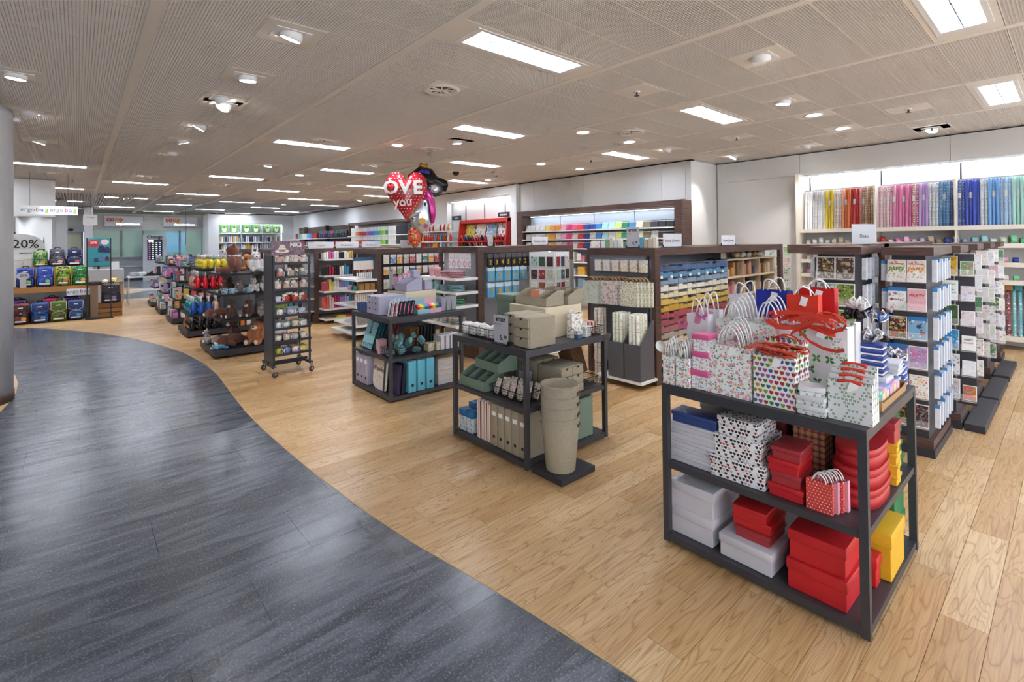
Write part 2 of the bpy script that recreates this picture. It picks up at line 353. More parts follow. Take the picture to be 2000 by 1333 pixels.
# ---------------------------------------------------------------- setting: materials
def wood_floor_mat():
    m, nt, P = newmat('oak_plank')
    tc = nt.nodes.new('ShaderNodeTexCoord'); oi = nt.nodes.new('ShaderNodeObjectInfo'); gi = nt.nodes.new('ShaderNodeNewGeometry')
    rn = (E(nt, oi.outputs['Random'])+E(nt, gi.outputs['Random Per Island'])).fr()
    cb = node(nt, 'ShaderNodeCombineXYZ', {0: rn*37., 1: rn*91., 2: rn*13.})
    ad = node(nt, 'ShaderNodeVectorMath', {0: tc.outputs['Object'], 1: cb.outputs[0]}, operation='ADD')
    mp = node(nt, 'ShaderNodeMapping', {'Vector': ad.outputs[0], 'Scale': (1.1, 9, 1)})
    n1 = node(nt, 'ShaderNodeTexNoise', {'Vector': mp.outputs[0], 'Scale': 1.5, 'Detail': 1.5, 'Distortion': .25})
    wv = node(nt, 'ShaderNodeTexWave', {'Vector': mp.outputs[0], 'Scale': .01, 'Distortion': 0.})
    rings = ((E(nt, n1.outputs['Fac'])*11.).fr()-.5).ab()*2.
    mp2 = node(nt, 'ShaderNodeMapping', {'Vector': ad.outputs[0], 'Scale': (4, 150, 1)})
    n2 = node(nt, 'ShaderNodeTexNoise', {'Vector': mp2.outputs[0], 'Scale': 1., 'Detail': 3.})
    fine = E(nt, n2.outputs['Fac'])
    n3 = node(nt, 'ShaderNodeTexNoise', {'Vector': mp.outputs[0], 'Scale': 2.2, 'Detail': 2.})
    base = ramp(nt, rn, ('#d0ad80', '#c7a273', '#d7b78b', '#caa778', '#d2b084', '#c39d6d'))
    c = mixc(nt, (rings.pw(6.))*.62, base, '#865a30')
    c = mixc(nt, (E(nt, n3.outputs['Fac'])-.5)*1.3, c, '#9c7040')
    c = mixc(nt, (fine-.46)*1.9, c, '#94693d')
    nt.links.new(c, P.inputs['Base Color']); P.inputs['Roughness'].default_value = .32; P.inputs['Specular IOR Level'].default_value = .45
    bump(nt, P, fine.o, .08, .001)
    return m
def stone_mat():
    m, nt, P = newmat('anthracite_stone_tile')
    tc = nt.nodes.new('ShaderNodeTexCoord'); oi = nt.nodes.new('ShaderNodeObjectInfo'); geo = nt.nodes.new('ShaderNodeNewGeometry')
    pos = geo.outputs['Position']
    n1 = node(nt, 'ShaderNodeTexNoise', {'Vector': pos, 'Scale': 95., 'Detail': 4., 'Roughness': .75})
    mp = node(nt, 'ShaderNodeMapping', {'Vector': pos, 'Scale': (1.0, 5.5, 1), 'Rotation': (0, 0, .12)})
    n2 = node(nt, 'ShaderNodeTexNoise', {'Vector': mp.outputs[0], 'Scale': 1.7, 'Detail': 5., 'Roughness': .6, 'Distortion': 1.3})
    base = ramp(nt, E(nt, n2.outputs['Fac']), ('#40444c', '#52565f', '#686e79', '#494d56'), False, (.3, .47, .6, .8))
    c = mixc(nt, (E(nt, n1.outputs['Fac'])-.52)*3.2, base, '#a9afba')
    c = mixc(nt, (E(nt, oi.outputs['Random'])-.5)*.22, c, '#2e3138')
    nt.links.new(c, P.inputs['Base Color']); P.inputs['Roughness'].default_value = .3; P.inputs['Specular IOR Level'].default_value = .5
    r = ramp(nt, E(nt, n1.outputs['Fac']), ('#6a6a6a', '#9a9a9a'), False); nt.links.new(r, P.inputs['Roughness'])
    bump(nt, P, n1.outputs['Fac'], .15, .0015)
    return m
def wall_mat(h='#d9d8d7'):
    m, nt, P = newmat('painted_wall'); x, y, z, vec = objuv(nt)
    n = node(nt, 'ShaderNodeTexNoise', {'Vector': vec, 'Scale': 140., 'Detail': 2.})
    P.inputs['Base Color'].default_value = col(h); P.inputs['Roughness'].default_value = .6; bump(nt, P, n.outputs['Fac'], .05, .001); return m
def walnut_mat():
    m, nt, P = newmat('walnut_veneer'); x, y, z, vec = objuv(nt)
    mp = node(nt, 'ShaderNodeMapping', {'Vector': vec, 'Scale': (1.5, 1.5, 30)})
    n = node(nt, 'ShaderNodeTexNoise', {'Vector': mp.outputs[0], 'Scale': 3., 'Detail': 4.})
    c = ramp(nt, E(nt, n.outputs['Fac']), ('#3f2c28', '#55403a', '#6a5048'), False, (.3, .5, .72)); nt.links.new(c, P.inputs['Base Color']); P.inputs['Roughness'].default_value = .45; return m
WALL = wall_mat(); WALLW = wall_mat('#e9e9e9'); WALNUT = walnut_mat(); FLOORM = wood_floor_mat(); STONE = stone_mat()
CEILM = mat('#ece5db', .5, name='ceiling_enamel'); CEILP = mat('#e9e0d6', .55, name='ceiling_mesh')
ANTH = mat('#45454b', .42, .25, name='anthracite_metal'); ANTHD = mat('#33333a', .5, .1, name='dark_metal')
GREYM = mat('#77777c', .45, .3, name='grey_metal'); LGREY = mat('#b9babd', .5, name='light_grey'); WHITE = mat('#eeeeee', .45, name='white_lacquer'); PAPER = mat('#f2f1ee', .7, name='paper')
BLACK = mat('#141416', .5, name='black'); CHROME = mat('#c8c8c8', .2, 1., name='chrome'); CLEAR = mat('#ffffff', .05, 0, .5, 0, 0., .14, name='clear_acrylic')
CREAM = mat('#e5ddd0', .5, name='cream_lacquer'); SUBF = mat('#2a2420', .9, name='floor_gap')
GLASS = mat('#dfeee6', .04, 0, .5, 0, 0., .25, name='window_glass'); KRAFT = mat('#b08a5e', .75, name='kraft_paper')
# ---------------------------------------------------------------- floors
BND = [(-8, 16.), (-4, 15.3), (-2.2, 14.9), (-.941, 13.971), (-.462, 13.328), (-.01, 12.517), (.409, 11.6), (.743, 10.675), (1.01, 9.711), (1.192, 8.77), (1.284, 7.784), (1.296, 6.977), (1.247, 6.085), (1.207, 5.26), (1.205, 4.632), (1.217, 4.125), (1.233, 3.655), (1.281, 2.867), (1.344, 2.344), (1.409, 1.951), (1.458, 1.624), (1.493, 1.344), (1.524, 1.071), (1.56, .6), (1.6, -.2), (1.62, -3)]
def gx(y):
    if y >= 16: return -8
    for (xa, ya), (xb, yb) in zip(BND, BND[1:]):
        if yb <= y <= ya: return xa+(xb-xa)*(ya-y)/(ya-yb)
    return 1.62
def clip_piece(b, x0, x1, y0, y1, z0, z1, wood, step=.05):
    n = max(1, int(math.ceil((y1-y0)/step))); ys = [y0+(y1-y0)*i/n for i in range(n+1)]
    if wood: L = [max(x0, min(x1, gx(y))) for y in ys]; R = [x1]*(n+1)
    else: L = [x0]*(n+1); R = [min(x1, max(x0, gx(y))) for y in ys]
    poly = [(l, y) for l, y in zip(L, ys)]+[(r, y) for r, y in zip(R[::-1], ys[::-1])]
    q = []
    for p in poly:
        if not q or (abs(p[0]-q[-1][0])+abs(p[1]-q[-1][1])) > 1e-4: q.append(p)
    if len(q) > 1 and abs(q[0][0]-q[-1][0])+abs(q[0][1]-q[-1][1]) < 1e-4: q.pop()
    if len(q) >= 3: b.prism(q[::-1], z0, z1, 'z')
floor = struct('floor', B().box(-8, -3, -.06, 10.4, 32, -.012), SUBF)
PW, PL, GAP = .1515, .915, .0008
pieces = []
j0 = int((-2.6-.258)/PW)
for j in range(j0, 127):
    y0 = .258+PW*j; y1 = y0+PW
    if y1 > 19: break
    off = ((j*.377) % 1)*PL
    lo = min(gx(y0), gx(y1), gx((y0+y1)/2))
    k0 = int((lo-off)//PL)
    for k in range(k0, 13):
        x0 = off+k*PL; x1 = x0+PL
        if x0 > 10.3: break
        if x1 < -4 or x1 < lo: continue
        full = x0 > max(gx(y0), gx(y1), gx((y0+y1)/2))
        cx, cy = (x0+x1)/2, (y0+y1)/2
        d = F_.x*cx+F_.y*cy; u = (R_.x*cx+R_.y*cy)/d if d > .2 else 9
        vis = d > .9 and abs(u) < 1.15
        pieces.append((0 if vis else 1, cx*cx+cy*cy, x0, x1, y0, y1, full))
pieces.sort()
pm = B().box(-PL/2+GAP, -PW/2+GAP, -.008, PL/2-GAP, PW/2-GAP, 0).mesh('plank_shape')
rest = B()
for i, (nv, d2, x0, x1, y0, y1, full) in enumerate(pieces):
    if i < 290 and nv == 0:
        if full: O('plank', pm, FLOORM, floor, ((x0+x1)/2, (y0+y1)/2, 0))
        else:
            b = B(); clip_piece(b, x0+GAP, x1-GAP, y0+GAP, y1-GAP, -.008, 0, True)
            if b.f: O('plank', b, FLOORM, floor)
    elif full: rest.box(x0+GAP, y0+GAP, -.008, x1-GAP, y1-GAP, 0)
    else: clip_piece(rest, x0+GAP, x1-GAP, y0+GAP, y1-GAP, -.008, 0, True, .08)
o = O('planking', rest, FLOORM, floor); o['kind'] = 'stuff'
TW, TL, TG = .457, .914, .0006
tm = B().box(-TL/2+TG, -TW/2+TG, -.008, TL/2-TG, TW/2-TG, .0005).mesh('tile_shape')
for j in range(-7, 36):
    y0 = 1.31+TW*j; y1 = y0+TW
    off = (j % 3)*TL*.33+.013
    for k in range(-5, 3):
        x0 = off+k*TL; x1 = x0+TL
        hi = max(gx(y0), gx(y1), gx((y0+y1)/2)); lo = min(gx(y0), gx(y1), gx((y0+y1)/2))
        if x0 >= hi or y1 < -1.6 or x1 < -3.6: continue
        if x1 <= lo: O('tile', tm, STONE, floor, ((x0+x1)/2, (y0+y1)/2, 0))
        else:
            b = B(); clip_piece(b, x0+TG, x1-TG, y0+TG, y1-TG, -.008, .0005, False)
            if b.f: O('tile', b, STONE, floor)
b = B()                                            # stone floor in front of the exchange counter
b.box(-8, 19.02, -.008, 10.3, 32, 0); struct('floor_2', b, STONE)
O('rug_edge', B().prism([(1.1+.75*cos(t*pi/12), 22.5+1.6*sin(t*pi/12)) for t in range(24)], 0, .003, 'z'), FLOORM, floor).name = 'wood_inlay'
O('wood_island', B().prism([(-1.75+1.24*cos(t*pi/20), 7.75+2.9*sin(t*pi/20)) for t in range(40)], .0005, .003, 'z'), FLOORM, floor)
trim = B().tube([(gx(y), y, .0005) for y in [14.9-.12*i for i in range(140)]], .0035, 4)
struct('trim_1', trim, mat('#c9a878', .4, name='joint_strip'))
# ---------------------------------------------------------------- walls
def wallbox(name, x0, y0, z0, x1, y1, z1, m=WALL): return struct(name, B().box(x0, y0, z0, x1, y1, z1), m)
WT = 3.145
wr = wallbox('wall_right', 10.22, -3, 0, 10.4, 4.97, WT)
for k, (ya, yb) in enumerate(((-3, -1.0), (-.994, 1.26), (1.266, 3.37), (3.376, 4.95))):
    O('wall_panel', B().box(10.08, ya, 2.76, 10.22, yb, WT), WALL, wr)
O('wall_panel', B().box(10.08, 3.376, 0, 10.22, 4.95, 2.757), WALL, wr)
for ya, yb in ((-3, -.9), (-.894, 1.19), (1.196, 2.18), (2.186, 3.37)):
    O('back_panel', B().box(10.2, ya, .0, 10.219, yb, 2.755), WALLW, wr)
wallbox('wall_return', 9.05, 4.97, 0, 10.4, 5.09, WT)
wm = wallbox('wall_middle', 9.06, 5.09, 0, 9.2, 10.18, WT)
for ya, yb in ((5.095, 5.62), (5.626, 7.7), (7.706, 9.4), (9.406, 10.17)): O('wall_panel', B().box(9.04, ya, 2.4, 9.06, yb, WT), WALL, wm)
wallbox('wall_pilaster', 8.92, 9.98, 0, 9.06, 10.2, WT, WALLW)
wf = wallbox('wall_far_right', 8.98, 13.4, 0, 9.15, 28.7, WT, WALLW)
wallbox('wall_niche_back', 9.2, 10.18, 0, 9.3, 13.6, WT, WALLW)
wallbox('wall_niche_head', 8.98, 10.2, 2.9, 9.2, 13.4, WT, WALLW)
for k in range(3): O('wall_rail', B().box(9.19, 10.75+.95*k, 1.2, 9.2, 10.78+.95*k, 2.75), ANTHD, wf)
wb = struct('wall_back', B().box(4.92, 28.55, 0, 5.38, 28.75, WT).box(8.43, 28.55, 0, 9.0, 28.75, WT).box(5.38, 28.55, 2.68, 8.43, 28.75, WT).box(5.38, 28.9, 0, 8.43, 28.95, 2.7), WALLW)
wallbox('wall_back_return', 4.92, 28.75, 0, 5.05, 30.3, WT, WALLW)
wk = struct('wall_exchange', B().box(.45, 30.2, 2.34, 5.0, 30.35, WT), mat('#c9c8c4', .6, name='fascia_paint'))
wallbox('wall_left_far', -8, 27.2, 0, -.62, 27.4, WT, wall_mat('#d6d7d0'))
wallbox('wall_left_door_head', -.62, 27.2, 2.25, .3, 27.4, WT, wall_mat('#cfcfc4'))
wallbox('wall_left_pier', .2, 25.6, 0, .46, 30.3, WT, WALLW)
wallbox('wall_exchange_back', -.5, 33.5, 0, 6, 33.6, WT, mat('#9db3a6', .6, name='exchange_wall'))
wallbox('wall_left', -8.2, -3, 0, -8, 27.4, WT)
# shadow gap between walls and ceiling, its shade painted as near-black strips
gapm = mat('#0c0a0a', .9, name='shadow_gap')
struct('gap_shade', B().box(10.3, -3, WT, 10.42, 5, CEIL+.02).box(9.12, 4.99, WT, 9.2, 10.2, CEIL+.02).box(9.05, 10.2, WT, 9.1, 28.7, CEIL+.02).box(5, 28.65, WT, 9, 28.7, CEIL+.02), gapm)
wallbox('wall_plenum', 10.45, -3, WT+.04, 10.6, 34, 4.2, gapm) if False else None
# round columns
colm = mat('#c4c6cb', .5, name='column_paint')
c1 = thing('round_column', 'round pale grey column with a brown foot ring at the left edge', 'column', (-.907, 7.427, 0))
O('shaft', B().lathe([(.4, .1), (.4, 2.98), (.39, 3.05)], 40), colm, c1); O('foot_ring', B().lathe([(.408, .002), (.408, .1), (.39, .105)], 40), mat('#4e3b33', .5, name='brown_foot'), c1)
O('collar_bracket', B().lathe([(.025, 0), (.035, .02), (.02, .05)], 12, (.42, .0, 2.93)), WHITE, c1)
c2 = thing('round_column', 'white round column behind the satchels with a boxed upper part', 'column', (-.74, 16.1, 0))
O('shaft', B().lathe([(.29, 0), (.29, 2.35)], 36), WHITE, c2); O('boxed_head', B().box(-.34, -.3, 2.3, .34, .3, CEIL-.03), WHITE, c2); O('side_board', B().box(-.34, .2, 0, -.27, .3, 2.3), WHITE, c2)
wallbox('wall_grey_pier', -.52, 22.0, 0, -.25, 22.4, WT, LGREY)
# ---------------------------------------------------------------- ceiling
ceil = struct('ceiling', B().box(-8.2, -3, 4.15, 10.6, 34, 4.2), mat('#8d857d', .9, name='plenum_concrete'))
BP, B0, RP, R0 = 1.633, .394, .4175, .33
RW = .072
px_, py_ = BP-RW, RP-.004
def grille(b, x0, y0, x1, y1, pitch, wd, h, z=0):
    nx = max(2, int(round((x1-x0)/pitch))); ny = max(2, int(round((y1-y0)/pitch)))
    for i in range(nx+1):
        x = x0+(x1-x0)*i/nx; b.box(x-wd/2, y0, z, x+wd/2, y1, z+h)
    for i in range(ny+1):
        y = y0+(y1-y0)*i/ny; b.box(x0, y-wd/2, z, x1, y+wd/2, z+h)
pb = B(); grille(pb, -px_/2+.004, -py_/2+.003, px_/2-.004, py_/2-.003, .0198, .0052, .008)
fr = .006
pb.box(-px_/2, -py_/2, -.001, px_/2, -py_/2+fr, .04).box(-px_/2, py_/2-fr, -.001, px_/2, py_/2, .04).box(-px_/2, -py_/2, -.001, -px_/2+fr, py_/2, .03).box(px_/2-fr, -py_/2, -.001, px_/2, py_/2, .03)
panel_me = pb.mesh('ceiling_panel_shape')
def rowy(n): return R0+RP*(n+.5)
def bayx(k): return B0+BP*(k+.5)
LUMS = []
for k in range(-3, 6):
    for n in ([0, 12, 24, 36, 48, 60] if k % 2 == 0 else [6, 18, 30, 42, 54, 66]):
        y = rowy(n)
        if k == 0 and n < 36: continue
        if k < 0 and n < 30: continue
        if k == 5 and y > 0: continue
        if k == 4 and y > 27: continue
        LUMS.append((k, n))
LUMS += [(-2, -4), (2, -6), (0, -6), (4, -6), (-2, 8), (-2, 20)]  # extra luminaires added outside the view to brighten the foreground
LS = set(LUMS)
cand = []
for k in range(-5, 6):
    for n in range(-7, 66):
        if (k, n) in LS: continue
        x, y = bayx(k), rowy(n)
        d = F_.x*x+F_.y*y; u = (R_.x*x+R_.y*y)/d if d > .3 else 9; v = (CEIL-1.6)/d if d > .3 else 9
        vis = d > .8 and abs(u) < 1.25 and v < .62
        cand.append((0 if vis else 1, x*x+y*y, k, n))
cand.sort(); far = B()
for i, (nv, d2, k, n) in enumerate(cand):
    x, y = bayx(k), rowy(n)
    if nv == 0 and i < 295: O('ceiling_panel', panel_me, CEILP, ceil, (x, y, CEIL))
    else:
        grille(far, x-px_/2, y-py_/2, x+px_/2, y+py_/2, .072, .036, .008, CEIL); far.box(x-px_/2, y-py_/2, CEIL-.001, x+px_/2, y-py_/2+fr, CEIL+.04)
o = O('ceiling_grid', far, CEILP, ceil); o['kind'] = 'stuff'
for k in range(-5, 7):
    x = B0+BP*k
    y1 = 4.96 if k == 6 else 30.2
    O('main_runner', B().box(x-RW/2, -3, CEIL-.006, x+RW/2, y1, CEIL+.05), CEILM, ceil)
struct('wall_light_block', B().box(10.45, -3, CEIL, 10.6, 34, 4.2).box(-8.3, 33.9, CEIL, 10.6, 34, 4.2).box(-8.3, -3, CEIL, -8.2, 34, 4.2).box(-8.3, -3.1, CEIL, 10.6, -3, 4.2), mat('#6d655d', .9, name='plenum_light_block'))  # plenum sides added to block world light leaking in above the ceiling
# things above the open ceiling
rr = random.Random(3)
teal = mat('#3f9a86', .6, name='teal_conduit'); ductm = mat('#8f8a84', .6, .3, name='duct_metal'); cabm = mat('#b9ad9d', .6, name='cable')
for i, (x, lab) in enumerate(((.75, 'nearest the round column'), (1.75, 'above the stone floor edge'), (5.6, 'above the gift tables'))):
    pts = [(x+.12*sin(y*.9+i), y, 3.42+.03*sin(y*1.3)) for y in [.4+.35*t for t in range(46)]]
    tag(O('teal_conduit', B().tube(pts, .016, 6), teal), 'thin teal conduit above the open ceiling '+lab, 'conduit', 'teal conduits')
for x, y0, y1, w_, lab in ((-.4, 2, 20, .5, 'left of the first ceiling runner'), (2.9, 1, 25, .45, 'over the wooden floor aisle'), (7.0, 0, 24, .6, 'near the right wall')):
    tag(O('air_duct', B().box(x, y0, 3.6, x+w_, y1, 3.95), ductm), 'long metal air duct above the ceiling mesh '+lab, 'duct', 'air ducts')
for i in range(7):
    x0, y0 = ((3.9, 2.6), (4.5, 3.2), (5.5, 4.1), (2.9, 6.2), (5.9, 1.9), (3.3, 2.2), (6.6, 3.4))[i]; a = rr.random()*6
    pts = [(x0+.5*sin(t*.5+a)*cos(t*.11*i+a)+.05*t, y0+.45*cos(t*.43+a), 3.26+.1*abs(sin(t*.7+i))) for t in range(15)]
    tag(O('ceiling_cable', B().tube(pts, .006, 5), cabm), ('loose pale cable %s above the ceiling mesh' % ('looped over the gift table', 'looped beside the white sprinkler plate', 'coiled behind the second luminaire', 'trailing above the heart balloon', 'near the right-hand spotlight', 'beside the nearest luminaire', 'above the card towers')[i]), 'cable', 'loose ceiling cables')
# luminaires
def luminaire(k, n, near):
    x, y = bayx(k), rowy(n)
    side = 'bay %s of the ceiling' % nth(k+3)
    t = thing('ceiling_luminaire', LLAB.get((k, n), 'recessed strip luminaire in ceiling %s, %s from the front' % (side, nth(max(n, 0)//6))), 'ceiling light', (x, y, CEIL), 0, 'recessed luminaires')
    O('plate', cached('lplate', lambda: B().box(-px_/2, -py_/2, -.002, -.6, py_/2, .03).box(.6, -py_/2, -.002, px_/2, py_/2, .03).box(-.6, -py_/2, -.002, .6, -.145, .03).box(-.6, .145, -.002, .6, py_/2, .03).mesh('luminaire_plate_shape')), CEILM, t)
    O('frame', cached('lframe', lambda: B().box(-.62, -.165, -.006, .62, -.13, .02).box(-.62, .13, -.006, .62, .165, .02).box(-.62, -.13, -.006, -.56, .13, .02).box(.56, -.13, -.006, .62, .13, .02).mesh('luminaire_frame_shape')), WHITE, t)
    if near:
        O('louvre', cached('llouv', lambda: (lambda b: [b.box(-.56, -.004, -.004, .56, .004, .03)]+[b.box(-.56+1.12*i/6-.004, -.13, -.004, -.56+1.12*i/6+.004, .13, .03) for i in range(1, 6)] and b)(B()).mesh('louvre_shape')), GREYM, t)
        for i in range(6):
            for s in (-1, 1): O('pane', cached('lpane', lambda: B().box(-.088, -.06, 0, .088, .06, .004).mesh('pane_shape')), emit('#eaf2ff', LUM_E, 'lit_diffuser'), t, (-.56+1.12*(i+.5)/6, s*.066, .012))
    else: O('diffuser', cached('ldiff', lambda: B().box(-.56, -.13, .012, .56, .13, .016).mesh('diffuser_shape')), emit('#eaf2ff', LUM_E, 'lit_diffuser'), t)
LLAB = {(1, 6): 'twelve-pane luminaire nearest the camera, top centre of the ceiling', (2, 0): 'large bright luminaire at the top right corner of the photo', (3, 6): 'twelve-pane luminaire right of the sprinkler plate above the gift table', (4, 0): 'bright luminaire at the right edge below the corner one', (2, 12): 'luminaire just above right of the heart balloon', (1, 18): 'luminaire left of the heart balloon above the mug rack', (3, 18): 'luminaire directly above the police car balloon'}
for k, n in LUMS: luminaire(k, n, n < 20)
# square plates: spotlights, air outlets, sprinklers
def plate(par, sz=.41): O('plate', cached('plt', lambda: B().box(-.205, -.205, -.004, .205, .205, .004).mesh('ceiling_plate_shape')), CEILM, par)
def spot(x, y, az, tilt, lab, e=1., full=True):
    t = thing('ceiling_spotlight', lab, 'spotlight', (x, y, CEIL), 0, 'swivelling ceiling spotlights')
    plate(t)
    if full: O('mounting_ring', cached('spr', lambda: B().box(-.13, -.11, -.008, .13, -.085, 0).box(-.13, .085, -.008, .13, .11, 0).box(-.13, -.085, -.008, -.09, .085, 0).box(.09, -.085, -.008, .13, .085, 0).mesh('spot_ring_shape')), WHITE, t)
    d = Vector((sin(tilt)*cos(az), sin(tilt)*sin(az), -cos(tilt)))
    rot = d.to_track_quat('-Z', 'Y').to_euler()
    O('lamp_head', cached('sph', lambda: B().lathe([(.03, .09), (.075, .06), (.082, 0), (.07, -.012)], 18, cap=False).mesh('lamp_head_shape')), WHITE, t, (0, 0, -.03), rot=rot)
    O('lamp_face', cached('spf', lambda: B().lathe([(.0, -.004), (.07, -.004), (.07, 0)], 18, cap=False).mesh('lamp_face_shape')), emit('#fffdf8', DISC_E, 'lamp_face', False), t, tuple(Vector((0, 0, -.03))+d*.008), rot=rot)
    L = bpy.data.lights.new('spot_beam', 'SPOT'); L.energy = SPOT_E*e; L.spot_size = radians(72); L.spot_blend = .7; L.shadow_soft_size = .06; L.color = (1, .97, .93)
    lo = bpy.data.objects.new('spot_beam', L); COL.objects.link(lo); lo.location = tuple(Vector((0, 0, -.03))+d*.05); lo.rotation_euler = rot; lo.parent = t
SPOTS = [(0, 8, 'spotlight plate nearest the camera over the stone floor'), (0, 11, 'second spotlight plate over the stone floor aisle'), (0, 17, 'fourth spotlight over the stone floor aisle'), (0, 20, 'fifth spotlight over the stone floor aisle'), (0, 23, 'sixth spotlight over the stone floor aisle'), (-1, 14, 'spotlight at the upper left above the round column'), (-1, 18, 'spotlight just behind the round column top'), (-1, 23, 'third spotlight left of the first ceiling runner'), (2, 3, 'spotlight over the gift table at the upper right'), (3, 4, 'pointed spotlight between gift table and right wall'), (5, 9, 'spotlight close to the wall corner by the wrapping paper'), (5, 6, 'spotlight close to the right wall above the wrapping paper'), (5, 2, 'last spotlight by the right edge wall'), (2, 14, 'spotlight beside a sprinkler above the heart balloon'), (4, 10, 'bright glaring spotlight right of centre near the wall'), (2, 21, 'spotlight behind the heart balloon'), (3, 26, 'spotlight above the wall folders'), (1, 24, 'spotlight above the mug rack'), (1, 34, 'far spotlight above the bottles'), (2, 30, 'far spotlight above the notebooks'), (3, 34, 'far spotlight by the school bags on the wall'), (4, 22, 'spotlight before the red marker display'), (0, 32, 'far spotlight before the satchels'), (-1, 33, 'far spotlight above the satchels'), (1, 46, 'far spotlight before the exchange counter'), (3, 48, 'far spotlight before the back wall books'), (0, 48, 'far spotlight left of the exchange sign'), (4, 40, 'far spotlight over the book wall corner')]
for i, (k, n, lab) in enumerate(SPOTS):
    az = (2.2, 1.2, 2.8, .4, 1.7)[i % 5]; spot(bayx(k), rowy(n), az, (.35, .1, .5, .3)[i % 4], 'ceiling '+lab, 1., n < 20)
# the twin spotlight plate
for s, az in ((-1, .3), (1, 3.6)): spot(bayx(0)+.02*s, rowy(13.5)+.13*s, az, .6, 'one lamp of the twin spotlight over the aisle, %s' % ('nearer' if s < 0 else 'farther'), .7)
for i, (x, y, lab) in enumerate(((7.105, 2.2, 'left one before the right wall'), (8.295, 2.2, 'right one before the right wall'), (5.54, 4.72, 'left of the round air outlet'), (6.669, 4.72, 'right of the round air outlet'), (3.88, 7.2, 'above the plates shelf'), (7.13, 7.2, 'by the napkin wall, first'), (8.32, 7.2, 'by the napkin wall, second'), (3.84, 11.75, 'above the notebook shelf'))):
    t = thing('downlight', 'small round recessed downlight '+lab, 'downlight', (x, y, CEIL), 0, 'recessed downlights')
    plate(t); O('ring', cached('dlr', lambda: B().lathe([(.115, -.004), (.115, -.009), (.085, -.009), (.085, -.004)], 20).mesh('downlight_ring_shape')), WHITE, t)
    O('lamp_face', cached('dlf', lambda: B().lathe([(0, -.0095), (.084, -.0095)], 20, cap=False).mesh('downlight_face_shape')), emit('#fffdf8', DISC_E, 'lamp_face', False), t)
    L = bpy.data.lights.new('down_beam', 'SPOT'); L.energy = SPOT_E*.7; L.spot_size = radians(100); L.spot_blend = .8; L.shadow_soft_size = .08
    lo = bpy.data.objects.new('down_beam', L); COL.objects.link(lo); lo.location = (0, 0, -.03); lo.parent = t
for i, (x, y, lab) in enumerate(((2.835, 4.31, 'above the middle display table'), (6.09, 4.28, 'between two downlights'), (2.85, 7.65, 'beside the luminaire left of the heart balloon'), (4.5, 7.2, 'beside the luminaire above the police car'), (2.85, 12.6, 'far down the wooden aisle'))):
    t = thing('air_outlet', 'round swirl air outlet in a ceiling plate '+lab, 'vent', (x, y, CEIL), 0, 'round air outlets')
    plate(t); O('outlet_ring', cached('aor', lambda: B().lathe([(.19, -.004), (.175, -.02), (.15, -.02), (.12, -.005)], 24, cap=False).mesh('outlet_ring_shape')), CEILM, t)
    O('outlet_throat', cached('aot', lambda: B().lathe([(0, -.0045), (.15, -.0045)], 24, cap=False).mesh('outlet_throat_shape')), mat('#5d5850', .8, name='outlet_dark'), t)
    for q in range(8):
        O('swirl_vane', cached('aov', lambda: B().box(.02, -.004, -.018, .14, .012, -.006).mesh('vane_shape')), CEILM, t, (0, 0, 0), q*pi/4+.2)
for i, (x, y, lab) in enumerate(((4.473, 3.06, 'above the middle table end'), (7.7, 3.46, 'right of centre before the wall'), (7.7, 1.345, 'left of the right edge luminaire'), (9.3, 1.36, 'by the right wall'), (4.48, 6.1, 'near the heart balloon'), (7.55, 6.24, 'by the napkin wall'))):
    t = thing('sprinkler', 'dark sprinkler head on a square ceiling plate '+lab, 'sprinkler', (x, y, CEIL), 0, 'ceiling sprinklers')
    plate(t); O('flange', cached('spk', lambda: B().lathe([(.035, -.004), (.035, -.01), (.012, -.014)], 14).mesh('sprinkler_flange_shape')), WHITE, t); O('nozzle', cached('spn', lambda: B().lathe([(.01, -.012), (.01, -.045), (.028, -.047), (.028, -.051)], 10).mesh('nozzle_shape')), ANTHD, t)
t = thing('dome_camera', 'black dome camera on a white ceiling plate beside the police balloon', 'camera', (bayx(3)+.3, 9.2, CEIL)); plate(t); O('dome', B().lathe([(.07, -.004), (.075, -.03), (.05, -.075), (0, -.09)], 18, cap=False), BLACK, t)
# hidden strip lights the niches have
def strip(name, x0, y0, z0, x1, y1, lab, e, rot):
    t = thing('niche_light', lab, 'strip light', ((x0+x1)/2, (y0+y1)/2, z0)); sx, sy = x1-x0, y1-y0
    O('housing', boxmesh(sx, sy, .015), WHITE, t, (0, 0, .004)); O('tube_face', boxmesh(sx*.98, sy*.98, .004), emit('#f2f8ff', e, 'strip_face'), t)
strip('n', 10.1, -2.5, 2.72, 10.15, 3.3, 'slim strip light hidden behind the soffit over the wrapping paper', 15, 0)
strip('n', 9.06, 10.3, 2.86, 9.12, 13.3, 'slim strip light in the niche over the marker display', 9, 0)
strip('n', 5.4, 28.66, 2.64, 8.4, 28.72, 'slim strip light in the back wall book niche', 9, 0)
strip('n', 8.86, 5.2, 2.215, 8.9, 9.4, 'slim strip light under the napkin wall frame top', 8, 0)
